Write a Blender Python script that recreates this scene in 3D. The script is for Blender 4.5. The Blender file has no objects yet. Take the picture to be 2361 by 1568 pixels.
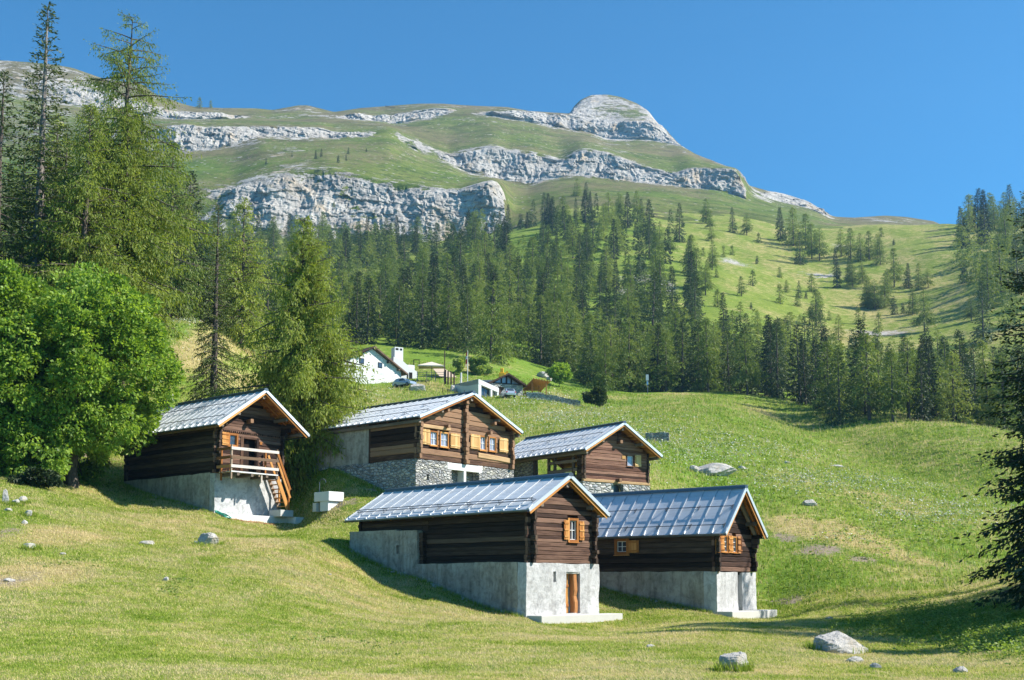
import bpy, math, random
import numpy as np
from mathutils import Vector, Matrix

random.seed(7)
RNG = np.random.default_rng(11)
SC = bpy.context.scene
COL = SC.collection
R = math.radians

# ------------------------------------------------------------------ camera
F_PX, HOR_V, PITCH = 2600.0, 1345.0, R(6.0)     # on a 2361 x 1568 reading of the frame
CP, SP = math.cos(PITCH), math.sin(PITCH)
V0 = HOR_V - F_PX * math.tan(PITCH)
cam_d = bpy.data.cameras.new("camera")
cam_d.sensor_fit = 'HORIZONTAL'
cam_d.sensor_width = 36.0
cam_d.lens = 36.0 * F_PX / 2361.0
cam_d.shift_y = (V0 - 784.0) / 2361.0
cam_d.clip_start, cam_d.clip_end = 0.5, 6000.0
cam = bpy.data.objects.new("camera", cam_d)
COL.objects.link(cam)
cam.location = (0, 0, 0)
cam.rotation_euler = (R(90) + PITCH, 0, 0)
SC.camera = cam


def ae(u, v):
    """tangents (x/y, z/y) of the sight line through a reading of the frame"""
    a = (u - 1180.5) / F_PX
    b = -(v - V0) / F_PX
    ry = CP - b * SP
    return a / ry, (SP + b * CP) / ry


# ------------------------------------------------------------------ noise
def _h(ix, iy, iz, seed):
    n = (ix * 374761393 + iy * 668265263 + iz * 2147483647 + seed * 1274126177) & 0xFFFFFFFF
    n = ((n ^ (n >> 13)) * 1274126177) & 0xFFFFFFFF
    n = ((n ^ (n >> 16)) * 2246822519) & 0xFFFFFFFF
    n = n ^ (n >> 15)
    return (n & 0xFFFFFF).astype(np.float64) / 8388607.5 - 1.0


def vnoise(p, seed=0):
    p = np.asarray(p, float)
    i = np.floor(p).astype(np.int64)
    f = p - i
    f = f * f * f * (f * (f * 6 - 15) + 10)
    x, y, z = i[..., 0], i[..., 1], i[..., 2]
    r = 0
    for dx in (0, 1):
        wx = f[..., 0] if dx else 1 - f[..., 0]
        for dy in (0, 1):
            wy = f[..., 1] if dy else 1 - f[..., 1]
            for dz in (0, 1):
                wz = f[..., 2] if dz else 1 - f[..., 2]
                r = r + wx * wy * wz * _h(x + dx, y + dy, z + dz, seed)
    return r


def fbm(p, oct=4, seed=0, gain=.5, lac=2.03):
    p = np.asarray(p, float)
    r, a, t = 0, 1.0, 0
    for k in range(oct):
        r = r + a * vnoise(p * lac ** k + 17.3 * k, seed + k)
        t += a
        a *= gain
    return r / t


def ridged(p, oct=4, seed=0):
    r, a, t = 0, 1.0, 0
    for k in range(oct):
        r = r + a * (1 - 2 * np.abs(vnoise(p * 2.07 ** k + 9.1 * k, seed + k)))
        t += a
        a *= .5
    return r / t


def sstep(a, b, x):
    t = np.clip((x - a) / (b - a), 0, 1)
    return t * t * (3 - 2 * t)


# ------------------------------------------------------------------ objects
def tag(o, label=None, cat=None, group=None, kind=None):
    if label: o["label"] = label
    if cat: o["category"] = cat
    if group: o["group"] = group
    if kind: o["kind"] = kind
    return o


def thing(name, label, cat, loc=(0, 0, 0), rz=0.0, group=None):
    o = bpy.data.objects.new(name, None)
    o.empty_display_size = .3
    COL.objects.link(o)
    o.location = loc
    o.rotation_euler = (0, 0, rz)
    return tag(o, label, cat, group)


def mesh_np(name, V, Fq, mat, parent=None, smooth=False, tone=None, extra=None):
    """mesh from arrays: V (n,3), Fq (m,3|4)"""
    me = bpy.data.meshes.new(name)
    V = np.asarray(V, np.float32)
    Fq = np.asarray(Fq, np.int32)
    k = Fq.shape[1]
    me.vertices.add(len(V))
    me.vertices.foreach_set("co", V.ravel())
    me.loops.add(Fq.size)
    me.loops.foreach_set("vertex_index", Fq.ravel())
    me.polygons.add(len(Fq))
    me.polygons.foreach_set("loop_start", np.arange(0, Fq.size, k, dtype=np.int32))
    me.polygons.foreach_set("loop_total", np.full(len(Fq), k, np.int32))
    me.polygons.foreach_set("use_smooth", np.asarray(smooth, bool) if isinstance(smooth, np.ndarray) else np.full(len(Fq), bool(smooth)))
    if tone is not None:
        at = me.attributes.new("tone", 'FLOAT', 'FACE' if len(tone) == len(Fq) and len(tone) != len(V) else 'POINT')
        at.data.foreach_set("value", np.asarray(tone, np.float32))
    for kk, vv in (extra or {}).items():
        at = me.attributes.new(kk, 'FLOAT', 'POINT')
        at.data.foreach_set("value", np.asarray(vv, np.float32))
    me.update()
    me.validate()
    me.materials.append(mat)
    o = bpy.data.objects.new(name, me)
    COL.objects.link(o)
    if parent is not None:
        o.parent = parent
    return o


class MB:
    """collects solid pieces and links them as ONE mesh"""

    def __init__(s):
        s.v, s.f, s.uv, s.t = [], [], [], []

    def poly(s, pts, uvs=None, tone=None):
        b = len(s.v)
        s.v += [tuple(p) for p in pts]
        s.f.append(list(range(b, b + len(pts))))
        s.uv += uvs if uvs else [(p[0] + p[1], p[2]) for p in pts]
        s.t.append(random.random() if tone is None else tone)

    def hexa(s, c, tone=None):
        """c: 8 corners, bottom ring 0-3, top ring 4-7"""
        tone = random.random() if tone is None else tone
        c = [Vector(p) for p in c]
        ax = [(c[1] - c[0]), (c[3] - c[0]), (c[4] - c[0])]
        ln = [a.length for a in ax]
        L = ln.index(max(ln))
        o = [i for i in range(3) if i != L]
        off = (random.random() * 9, random.random() * 9)
        d = [a.normalized() if a.length > 1e-9 else Vector((0, 0, 1)) for a in ax]
        for q in ((0, 3, 2, 1), (4, 5, 6, 7), (0, 1, 5, 4), (1, 2, 6, 5), (2, 3, 7, 6), (3, 0, 4, 7)):
            pts = [c[i] for i in q]
            uv = []
            for p in pts:
                r = p - c[0]
                uv.append((r.dot(d[L]) + off[0], r.dot(d[o[0]]) + r.dot(d[o[1]]) + off[1]))
            s.poly(pts, uv, tone)

    def box(s, x0, x1, y0, y1, z0, z1, tone=None):
        if x0 > x1: x0, x1 = x1, x0
        if y0 > y1: y0, y1 = y1, y0
        if z0 > z1: z0, z1 = z1, z0
        s.hexa([(x0, y0, z0), (x1, y0, z0), (x1, y1, z0), (x0, y1, z0),
                (x0, y0, z1), (x1, y0, z1), (x1, y1, z1), (x0, y1, z1)], tone)

    def beam(s, p0, p1, w, h, up=(0, 0, 1), tone=None):
        p0, p1, up = Vector(p0), Vector(p1), Vector(up)
        d = (p1 - p0).normalized()
        sd = d.cross(up).normalized() * (w / 2)
        u = sd.cross(d).normalized() * (h / 2)
        s.hexa([p0 - sd - u, p1 - sd - u, p1 + sd - u, p0 + sd - u,
                p0 - sd + u, p1 - sd + u, p1 + sd + u, p0 + sd + u], tone)

    def log(s, p0, p1, h, t, tone=None, jit=.008, step=.6):
        """hewn timber: chamfered section, slightly wavy"""
        tone = random.random() if tone is None else tone
        p0, p1 = Vector(p0), Vector(p1)
        L = (p1 - p0).length
        if L < .02: return
        d = (p1 - p0) / L
        up = Vector((0, 0, 1)) if abs(d.z) < .9 else Vector((1, 0, 0))
        sd = d.cross(up).normalized()
        up = sd.cross(d).normalized()
        c = .13 * h
        cx = min(c, .3 * t)
        sec = [(-t / 2, -h / 2 + c), (-t / 2, h / 2 - c), (-t / 2 + cx, h / 2), (t / 2 - cx, h / 2),
               (t / 2, h / 2 - c), (t / 2, -h / 2 + c), (t / 2 - cx, -h / 2), (-t / 2 + cx, -h / 2)]
        per = [0]
        for i in range(8):
            a, b = sec[i], sec[(i + 1) % 8]
            per.append(per[-1] + math.hypot(a[0] - b[0], a[1] - b[1]))
        n = max(2, int(L / step) + 1)
        rings, off = [], (random.random() * 30, random.random() * 30)
        for k in range(n):
            w = k / (n - 1)
            jx, jz, js = (random.gauss(0, jit), random.gauss(0, jit * .6), 1 + random.gauss(0, jit * 1.5))
            o = p0 + d * (L * w) + sd * jx + up * jz
            rings.append([o + sd * (a * js) + up * (b * js) for a, b in sec])
        for k in range(n - 1):
            for i in range(8):
                j = (i + 1) % 8
                u0, u1 = L * k / (n - 1) + off[0], L * (k + 1) / (n - 1) + off[0]
                s.poly([rings[k][i], rings[k][j], rings[k + 1][j], rings[k + 1][i]],
                       [(u0, per[i] + off[1]), (u0, per[i + 1] + off[1]), (u1, per[i + 1] + off[1]), (u1, per[i] + off[1])], tone)
        for rg, fl in ((rings[0], 1), (rings[-1], 0)):
            pts = rg[::-1] if fl else rg
            s.poly(pts, [(off[0] + .05 * (i % 3), off[1] + .05 * i) for i in range(8)], min(1, tone + .15))

    def tube(s, pts, r, n=8, tone=None, cap=True):
        tone = random.random() if tone is None else tone
        pts = [Vector(p) for p in pts]
        rs = r if isinstance(r, (list, tuple)) else [r] * len(pts)
        rings = []
        prev = None
        for i, p in enumerate(pts):
            a, b = pts[max(0, i - 1)], pts[min(len(pts) - 1, i + 1)]
            d = (b - a).normalized()
            ref = Vector((0, 0, 1)) if abs(d.z) < .95 else Vector((1, 0, 0))
            x = d.cross(ref).normalized()
            y = x.cross(d).normalized()
            rings.append([p + x * (rs[i] * math.cos(6.2832 * k / n)) + y * (rs[i] * math.sin(6.2832 * k / n)) for k in range(n)])
        for i in range(len(pts) - 1):
            for k in range(n):
                j = (k + 1) % n
                s.poly([rings[i][k], rings[i][j], rings[i + 1][j], rings[i + 1][k]],
                       [(i, k / n), (i, (k + 1) / n), (i + 1, (k + 1) / n), (i + 1, k / n)], tone)
        if cap:
            s.poly(rings[0][::-1], None, tone)
            s.poly(rings[-1], None, tone)

    def prism(s, pts, y0, y1, tone=None):
        """outline in x-z, extruded along y"""
        n = len(pts)
        A = [(p[0], y0, p[1]) for p in pts]
        B = [(p[0], y1, p[1]) for p in pts]
        s.poly(A[::-1], None, tone)
        s.poly(B, None, tone)
        for i in range(n):
            j = (i + 1) % n
            s.poly([A[i], A[j], B[j], B[i]], None, tone)

    def build(s, name, mat, parent=None, dz=0.0, bevel=0.0, smooth=False, fix=True):
        me = bpy.data.meshes.new(name)
        vs = [(x, y, z - dz) for x, y, z in s.v] if dz else s.v
        me.from_pydata(vs, [], s.f)
        uvl = me.uv_layers.new(name="UVMap")
        uvl.data.foreach_set("uv", np.asarray(s.uv, np.float32).ravel())
        at = me.attributes.new("tone", 'FLOAT', 'FACE')
        at.data.foreach_set("value", np.asarray(s.t, np.float32))
        import bmesh
        bm = bmesh.new()
        bm.from_mesh(me)
        bmesh.ops.remove_doubles(bm, verts=bm.verts, dist=1e-5)
        if fix: bmesh.ops.recalc_face_normals(bm, faces=bm.faces)
        if smooth:
            for f in bm.faces: f.smooth = True
        bm.to_mesh(me)
        bm.free()
        me.materials.append(mat)
        o = bpy.data.objects.new(name, me)
        COL.objects.link(o)
        if parent is not None: o.parent = parent
        if bevel > 0:
            m = o.modifiers.new("edge", 'BEVEL')
            m.width, m.segments, m.limit_method = bevel, 1, 'ANGLE'
            m.angle_limit = R(40)
        return o


def rough_block(name, c, mat, parent, dz=0.0, amp=.03, sc=1.2, step=.22, seed=0, worn=.0):
    """block of 8 corners with a hand-rendered (wavy) face; neighbours that share a face plane stay flush"""
    c = np.array(c, float)
    N = []
    for a, b in ((0, 1), (0, 3), (0, 4)):
        N.append(max(2, int(np.ceil(np.linalg.norm(c[b] - c[a]) / step))))
    Vs, Fs, base = [], [], 0

    def tri(r, s_, t):
        r, s_, t = r[..., None], s_[..., None], t[..., None]
        bot = (1 - r) * (1 - s_) * c[0] + r * (1 - s_) * c[1] + r * s_ * c[2] + (1 - r) * s_ * c[3]
        top = (1 - r) * (1 - s_) * c[4] + r * (1 - s_) * c[5] + r * s_ * c[6] + (1 - r) * s_ * c[7]
        return (1 - t) * bot + t * top
    for ax in range(3):
        o = [i for i in range(3) if i != ax]
        for side in (0, 1):
            A, B = np.meshgrid(np.linspace(0, 1, N[o[0]] + 1), np.linspace(0, 1, N[o[1]] + 1), indexing='ij')
            q = [None] * 3
            q[o[0]], q[o[1]], q[ax] = A, B, np.full_like(A, side)
            P = tri(*q).reshape(-1, 3)
            n0, n1 = A.shape
            idx = np.arange(n0 * n1).reshape(n0, n1) + base
            f = np.stack([idx[:-1, :-1], idx[1:, :-1], idx[1:, 1:], idx[:-1, 1:]], -1).reshape(-1, 4)
            flip = (side == 0) ^ (ax == 1)
            if flip: f = f[:, ::-1]
            Vs.append(P); Fs.append(f); base += len(P)
    V = np.concatenate(Vs)
    D = np.stack([fbm(V * sc + 31.7 * k, 3, seed + 5 * k) for k in range(3)], -1) * amp
    D += np.stack([vnoise(V * sc * 5 + 3.7 * k, seed + 9 * k) for k in range(3)], -1) * amp * .25
    V = V + D
    V[:, 2] -= dz
    return mesh_np(name, V, np.concatenate(Fs), mat, parent, smooth=False)


def boxc(x0, x1, y0, y1, z0, z1):
    return [(x0, y0, z0), (x1, y0, z0), (x1, y1, z0), (x0, y1, z0), (x0, y0, z1), (x1, y0, z1), (x1, y1, z1), (x0, y1, z1)]


def rock_mesh(w, d, h, seed, n=26, sharp=1.0):
    """boulder: a cube-sphere pulled into facets and roughened; returns V, F with its foot a little below 0"""
    g = np.linspace(-1, 1, n + 1)
    A, B = np.meshgrid(g, g, indexing='ij')
    Vs, Fs, b = [], [], 0
    for ax in range(3):
        for sgn in (-1, 1):
            q = [None] * 3
            o = [i for i in range(3) if i != ax]
            q[o[0]], q[o[1]], q[ax] = A, B, np.full_like(A, sgn)
            P = np.stack(q, -1).reshape(-1, 3)
            idx = np.arange((n + 1) ** 2).reshape(n + 1, n + 1) + b
            f = np.stack([idx[:-1, :-1], idx[1:, :-1], idx[1:, 1:], idx[:-1, 1:]], -1).reshape(-1, 4)
            if (sgn == -1) ^ (ax == 1): f = f[:, ::-1]
            Vs.append(P); Fs.append(f); b += len(P)
    V = np.concatenate(Vs)
    V = V / np.linalg.norm(V, axis=1, keepdims=True)
    rg = np.random.default_rng(seed)
    r = np.ones(len(V))
    for k in range(17):                      # flat fracture faces
        nrm = rg.normal(size=3); nrm /= np.linalg.norm(nrm)
        dd = rg.uniform(.56, .92)
        c = V @ nrm
        r = np.minimum(r, np.where(c > .05, dd / np.maximum(c, .05), 9))
    r = r * (1 + .08 * fbm(V * 2.2 + seed, 4, seed)) + .075 * sharp * ridged(V * np.array([3.1, 3.1, 4.5]) + seed, 4, seed + 3)
    V = V * r[:, None]
    V = V * np.array([w / 2, d / 2, h * .62]) / .85
    V[:, 2] += h * .42
    return V, np.concatenate(Fs)
# ------------------------------------------------------------------ materials
class NT:
    def __init__(s, name):
        s.m = bpy.data.materials.new(name)
        s.m.use_nodes = True
        s.n, s.l = s.m.node_tree.nodes, s.m.node_tree.links
        s.n.clear()
        s.out = s.n.new('ShaderNodeOutputMaterial')

    def node(s, t, **kw):
        nd = s.n.new(t)
        for k, v in kw.items():
            if hasattr(nd, k) and k not in nd.inputs: setattr(nd, k, v)
            else: s.put(nd, k, v)
        return nd

    def put(s, nd, k, v):
        i = nd.inputs[k]
        if isinstance(v, bpy.types.NodeSocket): s.l.new(v, i)
        else:
            try: i.default_value = v
            except Exception: i.default_value = (*v, 1.0)

    def noise(s, vec, scale, detail=4, rough=.55, dist=0.0):
        nd = s.n.new('ShaderNodeTexNoise')
        s.put(nd, 'Vector', vec)
        nd.inputs['Scale'].default_value = scale
        nd.inputs['Detail'].default_value = detail
        nd.inputs['Roughness'].default_value = rough
        nd.inputs['Distortion'].default_value = dist
        return nd.outputs['Fac']

    def map(s, vec, scale=(1, 1, 1), loc=(0, 0, 0), rot=(0, 0, 0)):
        nd = s.n.new('ShaderNodeMapping')
        s.put(nd, 'Vector', vec)
        nd.inputs['Scale'].default_value = scale
        nd.inputs['Location'].default_value = loc
        nd.inputs['Rotation'].default_value = rot
        return nd.outputs[0]

    def ramp(s, fac, stops, interp='LINEAR'):
        nd = s.n.new('ShaderNodeValToRGB')
        s.put(nd, 'Fac', fac)
        cr = nd.color_ramp
        cr.interpolation = interp
        while len(cr.elements) < len(stops): cr.elements.new(.5)
        for e, (p, c) in zip(cr.elements, stops):
            e.position = p
            e.color = (*c, 1) if not isinstance(c, (int, float)) else (c, c, c, 1)
        return nd.outputs['Color']

    def mix(s, fac, a, b, blend='MIX'):
        nd = s.n.new('ShaderNodeMix')
        nd.data_type, nd.blend_type = 'RGBA', blend
        for k, v in ((0, fac), (6, a), (7, b)):
            i = nd.inputs[k]
            if isinstance(v, bpy.types.NodeSocket): s.l.new(v, i)
            elif k == 0: i.default_value = v
            else: i.default_value = (*v, 1)
        return nd.outputs[2]

    def math(s, op, a, b=0.0, c=None, clamp=False):
        nd = s.n.new('ShaderNodeMath')
        nd.operation, nd.use_clamp = op, clamp
        for k, v in enumerate((a, b) if c is None else (a, b, c)):
            if isinstance(v, bpy.types.NodeSocket): s.l.new(v, nd.inputs[k])
            else: nd.inputs[k].default_value = v
        return nd.outputs[0]

    def attr(s, name):
        nd = s.n.new('ShaderNodeAttribute')
        nd.attribute_name = name
        return nd.outputs['Fac']

    def bump(s, h, strength=.5, dist=.02):
        nd = s.n.new('ShaderNodeBump')
        s.put(nd, 'Height', h)
        nd.inputs['Strength'].default_value = strength
        nd.inputs['Distance'].default_value = dist
        return nd.outputs[0]

    def surf(s, color, rough=.8, metal=0.0, normal=None, spec=.3, **kw):
        b = s.n.new('ShaderNodeBsdfPrincipled')
        s.put(b, 'Base Color', color)
        s.put(b, 'Roughness', rough)
        s.put(b, 'Metallic', metal)
        b.inputs['Specular IOR Level'].default_value = spec
        if normal is not None: s.l.new(normal, b.inputs['Normal'])
        for k, v in kw.items(): s.put(b, k, v)
        s.l.new(b.outputs[0], s.out.inputs['Surface'])
        return s.m

    @property
    def geo(s):
        return s.n.new('ShaderNodeNewGeometry').outputs['Position']

    @property
    def obj(s):
        return s.n.new('ShaderNodeTexCoord').outputs['Object']

    @property
    def uvc(s):
        return s.n.new('ShaderNodeUVMap').outputs[0]

    @property
    def rnd(s):
        return s.n.new('ShaderNodeObjectInfo').outputs['Random']


def wood(name, dark, mid, light, wear=.5, rough=.8, grain=1.0, spec=.2):
    """sawn or hewn timber; grain runs along u of the UV map; 'tone' shifts a whole piece"""
    t = NT(name)
    uv = t.uvc
    g = t.noise(t.map(uv, (1.3 * grain, 34 * grain, 1)), 1.0, 6, .65, .4)
    g2 = t.noise(t.map(uv, (.6, 5, 1)), 1.0, 4, .6)
    tone = t.attr('tone')
    f = t.math('ADD', t.math('MULTIPLY', g, .55), t.math('MULTIPLY', g2, .45))
    f = t.math('ADD', f, t.math('MULTIPLY', t.math('SUBTRACT', tone, .5), wear))
    c = t.ramp(f, [(.28, dark), (.5, mid), (.74, light)])
    cracks = t.ramp(g, [(.33, .35), (.42, 1.0)])
    c = t.mix(1.0, c, cracks, 'MULTIPLY')
    return t.surf(c, rough, normal=t.bump(g, .8, .012), spec=spec)


def plaster(name, a, b, stain, amount=.4):
    t = NT(name)
    p = t.obj
    n1 = t.noise(p, .9, 5, .6)
    n2 = t.noise(p, 9, 6, .7)
    n3 = t.noise(p, 34, 3, .6)
    c = t.mix(t.ramp(n1, [(.35, 0.0), (.65, 1.0)]), a, b)
    st = t.noise(t.map(p, (1.6, 1.6, .5)), 1.3, 6, .7, .5)
    c = t.mix(t.math('MULTIPLY', t.ramp(st, [(.5, 0.0), (.68, 1.0)]), amount), c, stain)
    run = t.noise(t.map(p, (3.5, 3.5, .25)), 1.0, 5, .7)
    c = t.mix(t.math('MULTIPLY', t.ramp(run, [(.52, 0.0), (.66, 1.0)]), amount * .7), c, stain)
    mid_ = t.noise(p, 3.2, 5, .7, .6)
    c = t.mix(1.0, c, t.ramp(mid_, [(.3, .60), (.55, 1.06)]), 'MULTIPLY')
    pits = t.ramp(n2, [(.28, .55), (.4, 1.0)])
    c = t.mix(.8, c, pits, 'MULTIPLY')
    h = t.math('ADD', t.math('MULTIPLY', n2, 1.0), t.math('MULTIPLY', n3, .45))
    return t.surf(c, .92, normal=t.bump(h, .9, .035), spec=.1)


def masonry(name, sx=3.2, sz=6.5, pale=1.0):
    """dry-laid stones of many sizes"""
    t = NT(name)
    p = t.obj
    w = t.n.new('ShaderNodeVectorMath'); w.operation = 'ADD'
    nz = t.n.new('ShaderNodeTexNoise'); nz.inputs['Scale'].default_value = 2.4; nz.inputs['Detail'].default_value = 2
    t.l.new(p, nz.inputs['Vector'])
    sc = t.n.new('ShaderNodeVectorMath'); sc.operation = 'SCALE'; sc.inputs['Scale'].default_value = .16
    t.l.new(nz.outputs['Color'], sc.inputs[0])
    t.l.new(p, w.inputs[0]); t.l.new(sc.outputs[0], w.inputs[1])
    m = t.map(w.outputs[0], (sx, sx, sz))
    v = t.n.new('ShaderNodeTexVoronoi'); v.feature = 'DISTANCE_TO_EDGE'; v.inputs['Scale'].default_value = 1
    t.l.new(m, v.inputs['Vector'])
    vc = t.n.new('ShaderNodeTexVoronoi'); vc.inputs['Scale'].default_value = 1
    t.l.new(m, vc.inputs['Vector'])
    hs = t.n.new('ShaderNodeSeparateColor'); t.l.new(vc.outputs['Color'], hs.inputs[0])
    c = t.ramp(hs.outputs[0], [(0, (.20 * pale, .21 * pale, .22 * pale)), (.35, (.38 * pale, .37 * pale, .35 * pale)), (.6, (.48 * pale, .46 * pale, .40 * pale)), (.8, (.30 * pale, .31 * pale, .33 * pale)), (1, (.58 * pale, .56 * pale, .52 * pale))])
    n = t.noise(p, 14, 5, .65)
    c = t.mix(.7, c, t.ramp(n, [(.25, .55), (.6, 1.1)]), 'MULTIPLY')
    edge = t.ramp(v.outputs['Distance'], [(.01, 0.0), (.09, 1.0)])
    c = t.mix(edge, (.14, .132, .12), c)
    h = t.math('ADD', t.ramp(v.outputs['Distance'], [(.0, 0.0), (.25, 1.0)]), t.math('MULTIPLY', n, .35))
    return t.surf(c, .9, normal=t.bump(h, 1.0, .07), spec=.15)


def flatmat(name, col, rough=.6, metal=0.0, spec=.3, var=.12, scale=6.0):
    t = NT(name)
    n = t.noise(t.obj, scale, 4, .6)
    lo = tuple(x * (1 - var) for x in col)
    hi = tuple(min(1, x * (1 + var)) for x in col)
    return t.surf(t.mix(n, lo, hi), rough, metal, spec=spec, normal=t.bump(n, .15, .01))


def metal_roof(name, col, rough, metal=.75):
    t = NT(name)
    p = t.obj
    n = t.noise(p, 1.1, 5, .6, .3)
    n2 = t.noise(t.map(p, (6, .7, 6)), 2.0, 4, .6)
    lo, hi = tuple(x * .80 for x in col), tuple(min(1, x * 1.14) for x in col)
    tone = t.attr('tone')
    c = t.mix(t.math('MULTIPLY', t.math('ADD', n, n2), .5), lo, hi)
    c = t.mix(t.math('MULTIPLY', tone, .12), c, (.42, .45, .49))
    c = t.mix(t.math('MULTIPLY', t.ramp(t.noise(t.map(p, (5, .8, 3)), 1.4, 6, .7, .5), [(.46, 0.0), (.68, 1.0)]), .5), c, (.33, .345, .36))
    r = t.math('ADD', rough - .07, t.math('MULTIPLY', n, .16))
    return t.surf(c, r, metal, spec=.5, normal=t.bump(n, .12, .03))


def leafmat(name, dark, mid, light, trans=.35, var=.35, rough=.55):
    """needles / leaves: each spray its own tone, each tree its own shift, light passing through"""
    t = NT(name)
    tone = t.attr('tone')
    r = t.rnd
    f = t.math('ADD', t.math('MULTIPLY', tone, 1 - var), t.math('MULTIPLY', r, var))
    c = t.ramp(f, [(.08, dark), (.5, mid), (.95, light)])
    b = t.n.new('ShaderNodeBsdfPrincipled')
    t.l.new(c, b.inputs['Base Color'])
    b.inputs['Roughness'].default_value = rough
    b.inputs['Specular IOR Level'].default_value = .25
    tr = t.n.new('ShaderNodeBsdfTranslucent')
    c2 = t.mix(1.0, c, (1.25, 1.2, .55), 'MULTIPLY')
    t.l.new(c2, tr.inputs['Color'])
    mx = t.n.new('ShaderNodeMixShader')
    mx.inputs[0].default_value = trans
    t.l.new(b.outputs[0], mx.inputs[1]); t.l.new(tr.outputs[0], mx.inputs[2])
    t.l.new(mx.outputs[0], t.out.inputs['Surface'])
    return t.m


def barkmat(name, a, b):
    t = NT(name)
    p = t.obj
    n = t.noise(t.map(p, (9, 9, 2.2)), 1.0, 5, .7)
    return t.surf(t.mix(t.ramp(n, [(.35, 0.0), (.65, 1.0)]), a, b), .95, normal=t.bump(n, 1.0, .05), spec=.05)


def rockcolor(t, p, s=1.0):
    """limestone: pale grey-white with darker bands, cracks and ochre stains; returns colour, height"""
    n1 = t.noise(p, .35 * s, 7, .62, .4)
    n2 = t.noise(t.map(p, (1, 1, 3.2)), .9 * s, 7, .7, .6)
    n3 = t.noise(t.map(p, (2.2, 2.2, .5)), .8 * s, 6, .7, .4)
    c = t.ramp(n1, [(.3, (.28, .262, .24)), (.5, (.405, .38, .345)), (.7, (.53, .50, .455))])
    c = t.mix(1.0, c, t.ramp(n2, [(.36, .45), (.47, 1.0)]), 'MULTIPLY')
    fine_ = t.noise(t.map(p, (1.6, 1.6, 6)), 2.2 * s, 5, .75, .3)
    c = t.mix(1.0, c, t.ramp(fine_, [(.34, .45), (.5, 1.08)]), 'MULTIPLY')
    c = t.mix(1.0, c, t.ramp(n3, [(.33, .55), (.45, 1.0)]), 'MULTIPLY')
    oc = t.noise(t.map(p, (1, 1, .35)), .22 * s, 5, .6)
    c = t.mix(t.math('MULTIPLY', t.ramp(oc, [(.56, 0.0), (.68, 1.0)]), .55), c, (.46, .34, .20))
    h = t.math('ADD', n2, t.math('MULTIPLY', n3, .8))
    return c, h


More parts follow.
